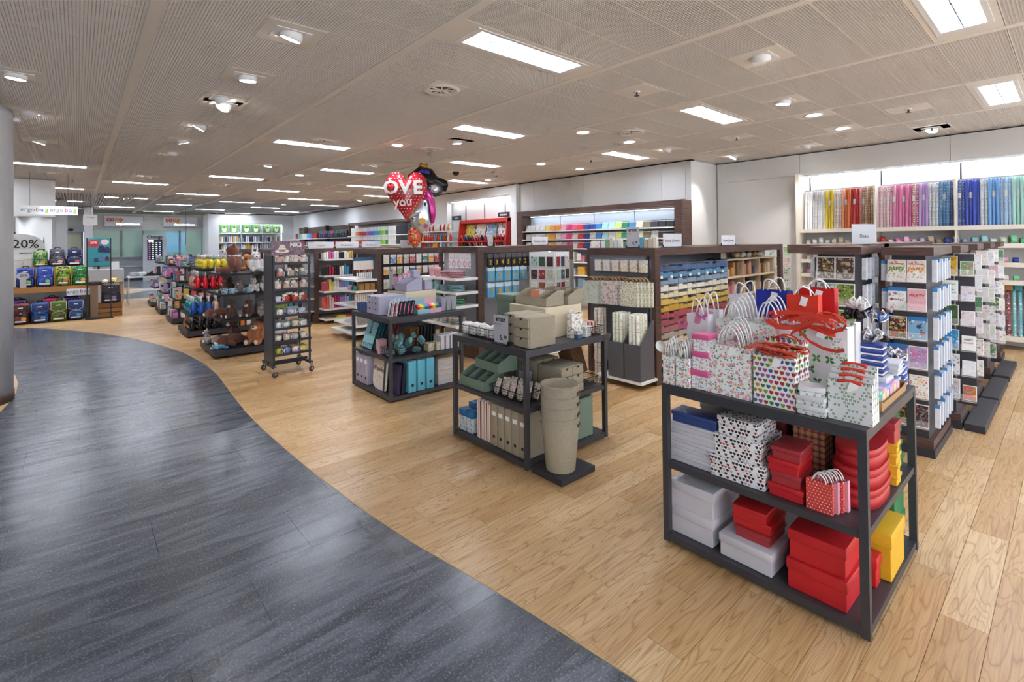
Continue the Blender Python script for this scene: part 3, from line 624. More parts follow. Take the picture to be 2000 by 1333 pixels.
# ---------------------------------------------------------------- product builders (front at local -y)
RED = '#c2242b'; LILAC = mat('#aaa7bd', .55, name='lilac_card'); SAGE = mat('#74897a', .6, name='sage_card'); SKY = mat('#63b7cf', .45, name='sky_blue_card')
FELT = pat('speckle', '#b0a692', ('#8d8370',), .004, r=.85); FELTD = mat('#6e6658', .9, name='felt_shade')
def clover_mat(bg='#dedee1'): return pat('clover', bg, ('#3f7d33', '#5b9a45', '#2f6b2b'), .032, .42, .55)
FLORAL = pat('floral', '#f6f6f5', ('#d6336c', '#e86a8a', '#c2255c', '#e8785a', '#b53587', '#f0a0b4', '#e0567a'), .031, keep=.75)
FLORAL2 = pat('floral', '#f4f4f6', ('#d6456f', '#7d6fc0', '#e86a9a', '#5d72c8', '#c93a63'), .018, keep=.6, seed=1., thr=.3)
HEARTS = pat('hearts', '#e9f0e2', ('#b62a38', '#c24c7e', '#3d7a44', '#3d5aa5', '#a34fa0', '#c98a2d', '#7a9a3a', '#a8323c'), .024, .34)
HBOX = pat('hearts', '#ececee', ('#8f1f2a', '#1c1c20', '#b9bcc2', '#1c1c20', '#d8d8dc'), .017, .36, .8)
CLOVER = clover_mat(); CLOVERS = pat('clover', '#e0e0e2', ('#3f7d33', '#4b8a3b'), .014, .42, .45)
def gbox(lab, xf, yc, z, w, d, h, m, lid=None, lh=.36, rz=0., grp=None, cat='box', name='gift_box', fx=True):
    t = thing(name, lab, cat, (xf+d/2, yc, z+.0012) if fx else (xf, yc+d/2, z+.0012), (FX if fx else 0)+rz, grp)
    O('body', cbox(w-.01, d-.01, h-.002, .002, 1), m, t); O('lid', cbox(w, d, h*lh, .003, 2), lid or m, t, (0, 0, h*(1-lh))); return t
def bagmesh(w, d, h):
    def mk():
        b = B(); a, c = w/2, d/2; i = .4*c
        v = [(-a,-c,0),(a,-c,0),(a,c,0),(-a,c,0),(-a,-c*.8,h),(a,-c*.8,h),(a,c*.8,h),(-a,c*.8,h),(-a+i,0,h),(a-i,0,h),(-a,0,h*.35),(a,0,h*.35)]
        f = [(0,3,2,1),(0,1,5,4),(2,3,7,6),(1,11,9),(1,9,5),(11,2,6),(11,6,9),(1,2,11),(3,10,7),(10,8,7),(10,0,8),(0,4,8),(3,0,10)]
        b.add(v, f); return b.mesh('bag_shape')
    return cached(('bag', round(w, 3), round(d, 3), round(h, 3)), mk)
def handle(w, h, y, r=.0022, lean=0., k=0):
    P = [(-w/2+w*t/9, y+lean*sin(pi*t/9), h*sin(pi*t/9)**.6) for t in range(10)]
    return cached(('hd', round(w, 3), round(h, 3), round(y, 3), r, round(lean, 3)), lambda: B().tube(P, r, 5).mesh('handle_shape'))
WCORD = mat('#efefef', .6, name='white_cord'); RCORD = mat('#c4402c', .6, name='red_cord'); TAGM = mat('#f4f4f4', .6, name='gift_tag')
def bag(lab, x, y, z, w, d, h, m, hm=WCORD, hh=.09, rz=0., fx=True, grp=None, tagc=TAGM, lean=.02, hr=.0026, two=True):
    t = thing('gift_bag', lab, 'gift bag', (x, y, z+.0012), (FX if fx else 0)+rz, grp)
    O('body', bagmesh(w, d, h), m, t)
    for s in (-1, 1) if two else (-1,): O('handle', handle(w*.55, hh, 0, hr, lean*s), hm, t, (0, s*d*.36, h-.004))
    if tagc: O('gift_tag', cached('gtag', lambda: B().box(-.016, -.0008, -.05, .016, .0008, 0).mesh('tag_shape')), tagc, t, (w*.12, -d/2-.004, h*.98), rot=(.25, .3, .2))
    return t
def sheet(w, h, t=.002): return cached(('sh', round(w, 4), round(h, 4), t), lambda: B().box(-w/2, -t/2, 0, w/2, t/2, h).mesh('sheet_shape'))
def wire_basket(lab, x, y, z, w, d, h, rz=0., fx=True, flare=.0, grp='black wire baskets'):
    t = thing('wire_basket', lab, 'basket', (x, y, z), (FX if fx else 0)+rz, grp)
    wm = mat('#1b1b1f', .4, .4, name='black_wire')
    rim = B().tube([(-w/2, -d/2, h), (w/2, -d/2, h), (w/2, d/2, h), (-w/2, d/2, h)], .0028, 5, None, True); O('rim', rim, wm, t)
    b = B()
    for i in range(1, 9):
        xx = -w/2+w*i/9
        b.tube([(xx, -d/2, h), (xx, -d/2*.92, 0.004), (xx, d/2*.92, .004), (xx, d/2, h)], .0014, 4)
    for i in range(1, 5):
        yy = -d/2+d*i/5; b.tube([(-w/2, yy, h), (-w/2*.95, yy, .004), (w/2*.95, yy, .004), (w/2, yy, h)], .0014, 4)
    for q in (.25, .5, .75):
        b.tube([(-w/2*.98, -d/2*.98, h*q), (w/2*.98, -d/2*.98, h*q), (w/2*.98, d/2*.98, h*q), (-w/2*.98, d/2*.98, h*q)], .0014, 4, None, True)
    O('wire_mesh', b, wm, t); return t
def drawers(lab, x, y, z, w, d, h, nx, ny, m, fx=True, rz=0., grp='drawer boxes'):
    t = thing('drawer_box', lab, 'drawer box', (x, y, z), (FX if fx else 0)+rz, grp)
    O('case', cbox(w, d-.004, h, .003, 2), m, t, (0, .004, 0))
    for i in range(nx):
        for j in range(ny):
            cw, ch = (w-.008)/nx, (h-.008)/ny
            dr = O('drawer', cbox(cw-.004, .012, ch-.004, .0015, 1), m, t, (-w/2+.004+cw*(i+.5), -d/2+.001, .004+ch*j+.002))
            O('finger_notch', cached(('notch', round(ch, 3)), lambda: B().prism([(-.011, 0), (.011, 0), (.009, -.012), (0, -.016), (-.009, -.012)], -.001, .001, 'y').mesh('notch_shape')), BLACK, dr, (0, -.0062, ch-.004))
    return t
def organiser(lab, x, y, z, w, d, h, m, rz=0., fx=True, grp='compartment trays', name='organiser_tray'):
    t = thing(name, lab, 'organiser', (x, y, z+.001), (FX if fx else 0)+rz, grp)
    k = .004; hf = h*.55
    wi = w/2-k; b = B().box(-wi, -d/2+k, .0005, wi, d/2-k, k).box(-wi, -d/2+.0004, .0005, wi, -d/2+k, hf).box(-wi, d/2-k, .0005, wi, d/2-.0004, h-.0005)
    O('tray', b, m, t)
    side = [(-d/2, 0), (d/2, 0), (d/2, h), (d/2-d*.35, h), (-d/2, hf)]
    for s in (-1, 1): O('side_wall', B().prism([(p, q) for p, q in side], -k/2, k/2, 'x'), m, t, (s*(w/2-k/2), 0, 0))
    for q in (-.18, .18): O('divider', B().prism([(p*.95, r*.93+.004) for p, r in side], -k/2, k/2, 'x'), m, t, (q*w, 0, 0))
    O('divider', B().box(.18*w+k, -k/2, k, w/2-k, k/2, h*.68), m, t); return t
def binder(lab, x, y, z, w, d, h, m, fx=True, rz=0., grp=None, lbl=True):
    t = thing('lever_arch_file', lab, 'binder', (x, y, z+.001), (FX if fx else 0)+rz, grp)
    O('cover', cbox(w, d, h, .004, 2), m, t)
    O('paper_block', boxmesh(w*.82, d*.9, .003), PAPER, t, (0, .01, h-.001))
    O('finger_hole', cached(('fh', round(w, 3)), lambda: B().lathe([(0, .001), (w*.17, .001), (w*.17, -.001)], 14, cap=False).mesh('finger_hole_shape')), BLACK, t, (0, -d/2-.0005, h*.22), rot=(pi/2, 0, 0))
    if lbl: O('spine_label', boxmesh(w*.62, .0015, w*.42), PAPER, t, (0, -d/2-.0005, h*.72))
    return t
def cup(lab, x, y, z, w, h, m, grp, rz=0.):
    t = thing('pen_cup', lab, 'cup', (x, y, z+.001), FX+rz, grp); a = w/2; c = w*.36
    b = B(); v = [(-c,-c,0),(c,-c,0),(c,c,0),(-c,c,0),(-a,-a,h),(a,-a,h),(a,a,h),(-a,a,h)]
    b.add(v, [(0,3,2,1),(0,1,5,4),(1,2,6,5),(2,3,7,6),(3,0,4,7)]); O('body', b, m, t)
    O('rim', cached(('cr', round(w, 3)), lambda: B().tube([(-a, -a, 0), (a, -a, 0), (a, a, 0), (-a, a, 0)], .002, 4, None, True).mesh('rim_shape')), m, t, (0, 0, h)); return t
def price_sign(lab, x, y, z, w, h, lines, fx=True, rz=0., m=None, grp=None, name='price_sign', foot=True):
    t = thing(name, lab, 'sign', (x, y, z), (FX if fx else 0)+rz, grp)
    O('board', cbox(w, .004, h, .0015, 1), m or mat('#b9b9c2', .5, name='sign_grey'), t, (0, 0, .008 if foot else 0))
    if foot: O('foot', B().box(-w/2-.004, -.03, 0, w/2+.004, .03, .008).box(-w/2-.004, -.006, 0, -w/2+.006, .006, .03).box(w/2-.006, -.006, 0, w/2+.004, .006, .03), BLACK, t)
    for s, sz, fxp, fz, bo, c in lines: O('lettering', tmesh(s, sz, bo), c or BLACK, t, (fxp*w, -.0028, (.008 if foot else 0)+fz*h), rot=(pi/2, 0, 0))
    return t
def display_table(lab, y0, y1, top=.837, x0=2.33, x1=3.222):
    t = thing('display_table', lab, 'table', (x0, y0, 0), 0, 'anthracite display tables'); W, D = x1-x0, y1-y0
    O('tabletop', B().box(0, 0, top-.024, W, D, top), ANTH, t)
    O('shelf', B().box(.006, .006, .40, W-.006, D-.006, .432), ANTH, t); O('shelf', B().box(.004, .004, .02, W-.004, D-.004, .055), ANTH, t)
    for i, (a, c) in enumerate(((0, 0), (W-.032, 0), (W-.032, D-.032), (0, D-.032))):
        O('leg', cached('dleg', lambda: B().box(0, 0, .014, .032, .032, .8125).mesh('leg_shape')), ANTH, t, (a, c, 0))
        O('glide', cached('dgl', lambda: B().lathe([(.018, 0), (.018, .008), (.006, .012), (.006, .02)], 10).mesh('glide_shape')), ANTHD, t, (a+(.1 if a < .1 else -.07), c+(.1 if c < .1 else -.07), 0))
    for q in (B().box(.032, .003, top-.05, W-.032, .012, top-.0245), B().box(.032, D-.012, top-.05, W-.032, D-.003, top-.0245), B().box(.003, .032, top-.05, .012, D-.032, top-.0245), B().box(W-.012, .032, top-.05, W-.003, D-.032, top-.0245)): O('rail', q, ANTH, t)
    return t
display_table('anthracite metal display table piled with gift bags, nearest the camera', .558, 1.467)
display_table('anthracite metal display table with kraft drawer boxes and stacked waste bins', 2.525, 3.42)
display_table('anthracite metal display table with lilac drawers and blue binders', 4.515, 5.42)
# ================================================================ gift table
rd = mat(RED, .42, name='red_card'); rdd = mat('#a3343a', .42, name='dull_red_card'); wh = mat('#c9c8d2', .5, name='white_card'); blu = mat('#33477f', .4, name='blue_card'); grn = mat('#2c7a4c', .45, name='green_card'); yel = mat('#dfb02c', .45, name='yellow_card'); dkr = mat('#5c1620', .5, name='burgundy_card')
z0, z1, z2 = .055, .432, .837
for i in range(2): gbox('big white lidded box on the bottom shelf, %s of the left pair' % ('lower', 'upper')[i], 2.372+.002*i, 1.335-.002*i, z0+.136*i, .238, .30, .136, wh, rz=.01*i, grp='white lidded boxes')
gbox('white lidded box on the bottom shelf carrying red boxes', 2.362, 1.055, z0, .25, .31, .105, wh, rz=-.02, grp='white lidded boxes')
for i, (w_, m) in enumerate(((.165, rdd), (.182, rd), (.16, rd))): gbox('small red lidded box on the white box, %s from the bottom' % nth(i), 2.40+.008*(i % 2), 1.04+.008*i, z0+.105+.05*i, w_, .2, .05, m, rz=.03*i, grp='red lidded boxes')
for i in range(2): gbox('large red lidded box on the bottom shelf, %s of the front pair' % ('lower', 'upper')[i], 2.364+.012*i, .757+.004*i, z0+.127*i, .234-.012*i, .245, .127, rd, rz=-.015+.03*i, grp='red lidded boxes')
gbox('red lidded box behind the front red pair on the bottom shelf', 2.625, .72, z0, .24, .085, .13, rd, grp='red lidded boxes')
gbox('big yellow lidded box on the bottom shelf at the table side', 2.72, .66, z0, .19, .26, .21, yel, fx=True, rz=.0, lh=.3)
for i in range(2): gbox('big green lidded box on the bottom shelf, %s of two by the rear leg' % ('lower', 'upper')[i], 2.985, .712, z0+.155*i, .22, .2, .155, grn, grp='green lidded boxes')
for i in range(5): gbox('flat white lidded box on the middle shelf, %s from the bottom' % nth(i), 2.37, 1.322, z1+(.0, .04, .08, .12, .165)[i], .262, .2, (.04, .04, .04, .045, .04)[i], wh, rz=(.0, .0, 0, .02, -.01)[i], grp='white lidded boxes')
gbox('slim navy blue lidded box on top of the flat white boxes', 2.375, 1.318, z1+.206, .245, .12, .055, blu, rz=.02)
gbox('long grey lidded box behind the navy box', 2.66, 1.28, z1+.16, .3, .1, .08, mat('#8f8d8c', .5, name='grey_card'))
gbox('grey base box under the long grey box', 2.66, 1.28, z1, .3, .2, .16, wh, grp='white lidded boxes')
for i, (w_, d_, h_) in enumerate(((.262, .28, .105), (.225, .26, .105), (.192, .24, .088))): gbox('white box printed with small hearts, %s of the tower of three' % ('bottom', 'middle', 'top')[i], 2.362+.006*i, 1.095-.002*i, z1+sum((.105, .105, .088)[:i]), w_, d_, h_, HBOX, lh=.4, rz=.03-.02*i, grp='heart print boxes')
for i in range(4): gbox('red lidded box in the stack of four on the middle shelf, %s from the bottom' % nth(i), 2.372+.006*(i % 2), .878+.004*((i*7) % 3), z1+.056*i, (.148, .128, .135, .126)[i], .18, .056, (rd, rdd, rd, rdd)[i], rz=.04*(i % 2), grp='red lidded boxes')
for i, (m, dx) in enumerate(((pat('dots', '#d8463c', ('#f3e9e4',), .013, .17), 0), (mat('#e8a7bd', .5, name='pink_paper'), .03), (pat('dots', '#d8463c', ('#f3e9e4',), .013, .17), .055), (mat('#e8a7bd', .5, name='pink_paper'), .08))):
    bag('small %s gift bag with white cords, %s in the row before the oval boxes' % (('red dotted', 'pink')[i % 2], nth(i)), 2.385+dx, .742-.012*i, z1, .1, .028, .128, m, WCORD, .035, grp='small red and pink bags', tagc=None, hr=.003, lean=.002)
def oval(lab, x, y, z, a, c, h, m, grp):
    t = thing('oval_box', lab, 'box', (x, y, z+.0012), 0, grp)
    P = lambda q: [(q*a*cos(k*pi/16)*(abs(cos(k*pi/16))**-.35 if abs(cos(k*pi/16)) > .2 else 1.5), q*c*sin(k*pi/16)) for k in range(32)]
    P = lambda q: [(q*a*(abs(cos(k*pi/16))**.7)*(1 if cos(k*pi/16) > 0 else -1), q*c*(abs(sin(k*pi/16))**.7)*(1 if sin(k*pi/16) > 0 else -1)) for k in range(32)]
    O('body', B().prism(P(.97), 0, h*.65, 'z', sm=True), m, t); O('lid', B().prism(P(1), h*.62, h, 'z', sm=True), m, t)
for i in range(3): oval('red oval lidded box at the table corner, %s of three' % ('bottom', 'middle', 'top')[i], 2.688, .67-.003*i, z1+.083*i, .19-.014*i, .098-.006*i, .083, mat('#b92a2f', .45, name='oval_red'), 'red oval boxes')
gbox('red tartan box with a ribbon on the middle shelf behind the oval boxes', 2.66, .875, z1, .15, .12, .31, pat('plaid', '#c8503e', ('#d9b98a', '#3d5a8a', '#8f1f22'), .03), rz=0, lh=.12)
tt = gbox('burgundy box in the middle of the shelf between red and tartan boxes', 2.66, 1.06, z1, .16, .2, .27, dkr); gbox('dark burgundy low box behind the red stack', 2.86, .86, z1, .2, .2, .25, dkr)
for i in range(5): gbox('green lidded box in the rear corner stack on the middle shelf, %s from the bottom' % nth(i), 2.985+.006*i, .702, z1+.064*i, .2-.008*i, .21-.012*i, .064, grn, rz=.02*(i % 2), grp='green lidded boxes')
for i in range(4): gbox('small yellow lidded box beside the green stack, %s from the bottom' % nth(i), 2.868, .605, z1+.05*i, .075, .085, .05, yel, rz=.06*(i % 2), grp='yellow lidded boxes')
gbox('dull red lidded box on top of the small yellow boxes', 2.85, .62, z1+.2, .1, .12, .095, rdd)
# --- bags and boxes on the table top
for g, (yc, w_) in enumerate(((1.43, .066), (1.352, .07))):
    for i in range(5): bag('small floral gift bag with white cord handles, %s of the %s bundle' % (nth(i), ('outer left', 'inner left')[g]), 2.352+.026*i, yc, z2, w_, .024, .148-.002*i, FLORAL, WCORD, .085+.01*(i % 3), grp='small floral bags', tagc=None, lean=.003, hr=.0022)
O('round_tag', B().lathe([(0, 0), (.03, 0), (.03, .001)], 18, cap=False), TAGM, None, (2.345, 1.478, 1.03), rot=(pi/2, .1, FX)); tag(bpy.data.objects['round_tag'], 'round white gift tag hanging from the leftmost floral bag', 'gift tag')
pk = mat('#dc5f93', .45, name='pink_card')
for i, h_ in enumerate((.098, .094, .088)): gbox('floral box with a pink lid, %s of three stacked' % ('bottom', 'middle', 'top')[i], 2.358, 1.268-.003*i, z2+sum((.098, .094, .088)[:i]), .1-.006*i, .1, h_, FLORAL2, pk, .3, rz=.03*(i-1), grp='pink lidded floral boxes')
for i in range(3): bag('large floral gift bag with white cord handles, %s of the front bundle' % nth(i), 2.385+.054*i, 1.12, z2, .21-.004*i, .044, .243, FLORAL, WCORD, .1+.015*i, grp='large floral bags', tagc=TAGM if i == 0 else None, lean=.005, hr=.003)
for i in range(3): bag('cream gift bag printed with coloured hearts, %s of the front bundle' % nth(i), 2.39+.064*i, .915, z2, .178, .054, .225+.03*i, HEARTS, RCORD, .02, grp='heart bags', tagc=TAGM if i == 0 else None, lean=.003, hr=.004)
rr = random.Random(11)
t = thing('cord_tangle', 'tangle of twisted red cords lying over the heart bags', 'cord', (2.42, .91, z2+.235))
for i in range(9):
    a = rr.random()*6.3; P = [(.09*cos(a+q*.5)*(1-.03*q)-.02, .11*sin(a*1.7+q*.62), .02+.012*sin(q*.9+i)) for q in range(9)]
    O('cord', B().tube(P, .0045, 6), RCORD, t)
cov = pat('clover', '#d9d9dd', ('#3f7d33', '#5b9a45'), .055, .4, .3)
bag('tall white clover print gift bag with a red ribbon', 2.68, .82, z2, .25, .12, .345, cov, mat('#d33a28', .5, name='red_ribbon'), .04, grp=None, hr=.005, lean=-.05)
bag('second tall white clover print gift bag behind the first', 2.82, .83, z2, .26, .1, .35, cov, mat('#d33a28', .5, name='red_ribbon'), .04, hr=.005, lean=-.04, tagc=None)
t = thing('ribbon_tangle', 'broad red ribbon loops draped over the tall clover bags', 'ribbon', (2.63, .83, z2+.365))
for i in range(11):
    a = i*1.1; P = [(-.05+.035*sin(a+q*.5)-.01*q*(i % 3 == 0), .12*sin(a*.8+q*.55)+.015*i-.05, .035*sin(q*.8+i)+.005-.012*q*(i in (0, 4))) for q in range(9)]
    b = B()
    for p, q in zip(P, P[1:]):
        dv = Vector((.004, .002, .007)); p, q = Vector(p), Vector(q); b.add([p-dv, p+dv, q+dv, q-dv], [(0, 1, 2, 3)], True)
    O('ribbon', b, mat('#d33a28', .5, name='red_ribbon'), t)
gtg = O('gift_tag', B().prism([(-.028, 0), (.028, 0), (.028, .075), (.015, .092), (-.015, .092), (-.028, .075)], -.0008, .0008, 'y'), CLOVERS, None, (2.56, .712, 1.055), FX); tag(gtg, 'white luggage-shaped clover tag on the tall clover bag', 'gift tag')
for i in range(3): gbox('flat white clover border box, %s of three by the heart bag' % ('bottom', 'middle', 'top')[i], 2.352+.004*i, .764+.004*i, z2+.04*i, .116-.014*(i == 2), .1, .04, CLOVERS, mat('#d9d9de', .5, name='pale_card'), .5, rz=(.03, -.02, .25)[i], grp='clover boxes')
for i in range(4): bag('small clover print gift bag with a red ribbon slot, %s in the front row' % nth(i), 2.398+.026*i, .628, z2, .156, .022, .165+.02*i, CLOVERS, mat('#d33a28', .5, name='red_ribbon'), .004, grp='small clover bags', tagc=TAGM if i == 0 else None, hr=.006, lean=-.004)
t = thing('barcode_label', 'price label with a barcode on the rear clover bag', 'label', (2.465, .578, 1.005), FX); O('paper', boxmesh(.03, .001, .045), PAPER, t)
for i in range(9): O('bar', boxmesh((.0012, .0022, .0008)[i % 3], .0008, .03), BLACK, t, (-.012+.003*i, -.0008, .008))
# second and third rows
bag('plain white gift bag with pink butterflies on the handles', 2.62, 1.40, z2, .125, .07, .345, mat('#e9e6ee', .5, name='white_paper'), WCORD, .09, hr=.004, tagc=mat('#e08fb4', .5, name='pink_paper'))
bag('second plain white gift bag behind the butterfly one', 2.73, 1.39, z2, .12, .06, .36, mat('#e9e6ee', .5, name='white_paper'), WCORD, .1, hr=.004, tagc=mat('#e08fb4', .5, name='pink_paper'))
t = thing('butterfly', 'pink paper butterfly pinned on the white gift bag', 'decoration', (2.565, 1.36, 1.18), FX)
for s in (-1, 1): O('wing', B().prism([(0, -.004), (s*.03, .022), (s*.034, .0), (s*.02, -.008), (s*.022, -.026), (0, -.01)], -.001, .001, 'y'), mat('#d96aa8', .5, name='pink_wing'), t)
t = thing('butterfly', 'pink paper butterfly left of the white gift bag', 'decoration', (2.56, 1.47, 1.12), FX)
for s in (-1, 1): O('wing', B().prism([(0, -.004), (s*.028, .022), (s*.032, .0), (s*.02, -.008), (s*.02, -.026), (0, -.01)], -.001, .001, 'y'), mat('#d96aa8', .5, name='pink_wing'), t)
for i in range(3): bag('tall floral gift bag in the second row, %s from the window of handles' % nth(i), 2.62+.06*i, 1.21-.01*i, z2, .17, .055, .33, FLORAL, WCORD, .1+.02*i, hr=.0035, lean=.006, grp='tall floral bags', tagc=None)
for i in range(2): bag('tall floral gift bag behind the heart bags, %s one' % ('front', 'rear')[i], 2.6+.07*i, 1.02, z2, .19, .06, .33+.02*i, FLORAL, WCORD, .12, hr=.0035, lean=.006, grp='tall floral bags', tagc=None)
bag('small gift bag with tangled red cords behind the pink lidded boxes', 2.5, 1.31, z2, .13, .06, .22, pat('blobs', '#e3c9b8', ('#2f7d4f', '#c4402c', '#f0e6da'), .04, keep=.8), RCORD, .03, hr=.004, lean=.04)
bag('royal blue gift bag at the back of the gift table', 2.95, 1.13, z2, .17, .08, .47, mat('#2433a3', .4, name='royal_blue'), WCORD, .07, hr=.004, lean=.05)
bag('bright red gift bag at the back of the gift table', 2.9, .96, z2, .15, .08, .46, mat('#e03a24', .4, name='bright_red'), WCORD, .05, hr=.004, lean=-.06)
bag('darker red gift bag behind the bright red one', 3.02, .93, z2, .17, .08, .49, mat('#c41f22', .4, name='red_paper'), WCORD, .05, hr=.004, lean=-.05)
bag('white gift bag left of the royal blue bag', 2.97, 1.3, z2, .16, .08, .43, mat('#e9e6ee', .5, name='white_paper'), WCORD, .08, hr=.004, lean=.05)
st = pat('stripes', '#ffffff', ('#2a3a7a', '#e8e8ee'), .014, -1)
for g, (x, y, h_, col_) in enumerate(((2.85, .66, 5, '#26408f'), (3.105, .63, 4, '#3557b0'))):
    for i in range(h_): gbox('flat striped blue gift box with a silver bow, %s of the %s pile' % (nth(i), ('front', 'rear')[g]), x, y, z2+.1*(g == 0)+.03*i, .1, .1, .03, st, mat(col_, .35, name='metallic_blue'), .4, rz=.05*(i % 2), grp='striped blue gift boxes')
gbox('white box carrying the striped blue gift boxes', 2.83, .66, z2, .13, .14, .1, wh)
for g, (x, y, z) in enumerate(((2.9, .66, z2+.265), (3.155, .63, z2+.135), (3.06, .78, z2+.34), (3.08, .68, z2+.33), (3.02, .75, z2+.4))):
    t = thing('foil_bow', 'shiny %s foil bow %s' % (('silver', 'silver', 'black', 'silver and blue', 'white')[g], ('on the front striped pile', 'on the rear striped pile', 'among the rear bags', 'beside the black bow', 'topmost at the back')[g]), 'bow', (x, y, z), 0, 'foil bows')
    for i in range(9):
        a = i*.7+g; O('loop', cached(('lp', i % 3), lambda: B().tube([(0, 0, 0), (.022, .005, .025), (.045, 0, .03+.006*(i % 3)), (.055, -.005, .012), (.03, -.006, 0), (0, 0, 0)], .006, 4).mesh('loop_shape')), (mat('#d5d8de', .2, .7, name='silver_foil'), mat('#d5d8de', .2, .7, name='silver_foil'), BLACK, mat('#3a6fd0', .2, .6, name='blue_foil') if i % 2 else mat('#d5d8de', .2, .7, name='silver_foil'), WCORD)[g], t, (0, 0, 0), rot=(.3*sin(i*2.1), .4*cos(i*1.3)-.2, a))
for y_, z_ in ((.60, z2), ): gbox('low white box beside the red-tied bundle', 2.72, .70, z2, .1, .1, .09, wh)
t = thing('kraft_tray', 'open kraft cardboard tray of small soap boxes at the table edge', 'tray', (2.865, .628, z2), 0)
O('tray', B().box(-.23, -.055, 0, .23, .055, .003).prism([(-.23, 0), (.23, 0), (.23, .045), (.18, .03), (-.2, .03), (-.23, .045)], -.056, -.053, 'y').box(-.23, .053, 0, .23, .056, .045).box(-.231, -.055, 0, -.228, .055, .045).box(.228, -.055, 0, .231, .055, .045), KRAFT, t)
sc_ = ('#4f9d96', '#d9c4a8', '#e0cbb2', '#c9a3c8', '#dbc2a0', '#e3b7c6')
for i in range(6):
    for j in range(2):
        gbox('%s soap box in the kraft tray, %s row, %s from the near end' % (('teal', 'sand', 'sand', 'lilac', 'sand', 'pink')[i], ('front', 'rear')[j], nth(i)), 2.665+.067*i, .579+.05*j, z2+.004, .06, .045, .075, mat(sc_[i], .4, name='soap_box'), mat(('#7fc1bb', '#d5a0c0', '#8aa0d8', '#b98fc0', '#c9a0c8', '#8fb8d8')[i], .4, name='soap_lid'), .2, grp='soap boxes', fx=False, name='soap_box')
for i in range(3): gbox('pale flat box behind the soap tray, %s from below' % nth(i), 2.96, .63, z2+.09+.02*i if i else z2+.09, .11, .14, .02, mat('#cfd2d8', .5, name='pale_card2'), rz=.04*i, grp='pale flat boxes')
gbox('low box under the pale flat boxes', 2.96, .75, z2, .08, .1, .088, wh)
# ================================================================ middle table: kraft felt range
z2b = .8385; x0 = 2.36
wire_basket('black wire basket of white pouches at the front left of the middle table', 2.44, 3.155, z2b, .44, .15, .085)
wp = mat('#e6e4e2', .6, name='white_pouch'); mix = pat('blobs', '#ece9e4', ('#d97a4a', '#3f6f6a', '#8f8f8f', '#e3b08a'), .02, keep=.55)
for i in range(7):
    t = thing('pouch', 'white folded pouch in the middle table basket, %s from the left' % nth(i), 'pouch', (2.43+.02*(i % 2), 3.335-.056*i, z2b+.012), FX, 'white pouches', (.25*(i % 2)-.1, .15*((i*3) % 4-1.5), FX))
    O('cloth', cbox(.042, .1, .09, .016, 2), (wp, mix, wp)[i % 3], t); O('fold_band', cbox(.044, .02, .092, .006, 1), wp, t, (0, -.03, 0))
SIGNL = mat('#3a3a40', .6, name='sign_print')
price_sign('grey price sign reading artoz 5.90 on the middle table', 2.357, 2.825, z2b, .165, .205, (('artoz', .052, 0, .86, .015, None), ('Schreibtisch', .014, -.2, .68, 0, SIGNL), ('5.', .052, .05, .2, .02, None), ('90', .03, .32, .24, .02, None)))
drawers('kraft felt box of three drawers at the near corner of the middle table', 2.52, 2.635, z2b, .17, .26, .215, 1, 3, FELT)
drawers('kraft felt box of three drawers left of the near one', 2.54, 2.85, z2b, .17, .26, .215, 1, 3, FELT) if False else drawers('kraft felt box of three drawers behind the price sign', 2.58, 2.815, z2b, .17, .26, .215, 1, 3, FELT)
def wood_crate(lab, x, y, z, w, d, h):
    t = thing('wood_box', lab, 'crate', (x, y, z), FX, 'pale wooden display boxes'); pm_ = mat('#dccfb4', .6, name='birch_ply')
    for s in (-1, 1): O('side_board', boxmesh(w, .012, h), pm_, t, (0, s*(d/2-.006), 0)); O('end_board', boxmesh(.012, d-.026, h), pm_, t, (s*(w/2-.006), 0, 0))
    O('top_board', boxmesh(w-.026, d-.026, .012), pm_, t, (0, 0, h-.013)); return t
wood_crate('pale wooden display box on the middle table', 2.93, 2.93, z2b, .42, .42, .24)
organiser('kraft felt organiser tray on the wooden box with cards', 2.86, 2.93, z2b+.242, .36, .2, .12, FELT, grp='kraft organisers')
organiser('kraft felt organiser tray behind the front one', 3.07, 2.9, z2b+.242, .36, .18, .12, FELT, grp='kraft organisers')
cc = ('#e0876a', '#f0ece6', '#e7b9a8', '#f0ece6', '#c9d2cf', '#efe6dc', '#dd7f63', '#efece8')
for i in range(8):
    o = O('paper_card', sheet(.1, .105), mat(cc[i], .6, name='card_stock'), None, (2.80+.012*i, 2.93, z2b+.256), rot=(-.18, 0, FX)); tag(o, 'paper card standing in the kraft organiser, %s from the front' % nth(i), 'card', 'cards in the kraft organiser')
gbox('tall sage green box at the rear left of the middle table', 2.78, 3.28, z2b, .22, .2, .3, SAGE, lh=.18)
0 and gbox('low sage green box below the sign on the middle table', 2.6, 3.02, z2b, .16, .22, .14, SAGE, lh=.1)
bag('white gift bag with leaf and petal print on the middle table', 2.95, 2.62, z2b, .13, .06, .19, pat('blobs', '#efeeea', ('#2f4a4f', '#d98a5a', '#7fa08a'), .022, keep=.5), None or WCORD, .02, fx=False, tagc=None)
0 and bag('second leaf print gift bag beside the blue boxes', 3.04, 2.68, z2b, .12, .05, .18, pat('blobs', '#efeeea', ('#2f4a4f', '#d98a5a', '#7fa08a'), .022, keep=.5), WCORD, .02, fx=False, tagc=None)
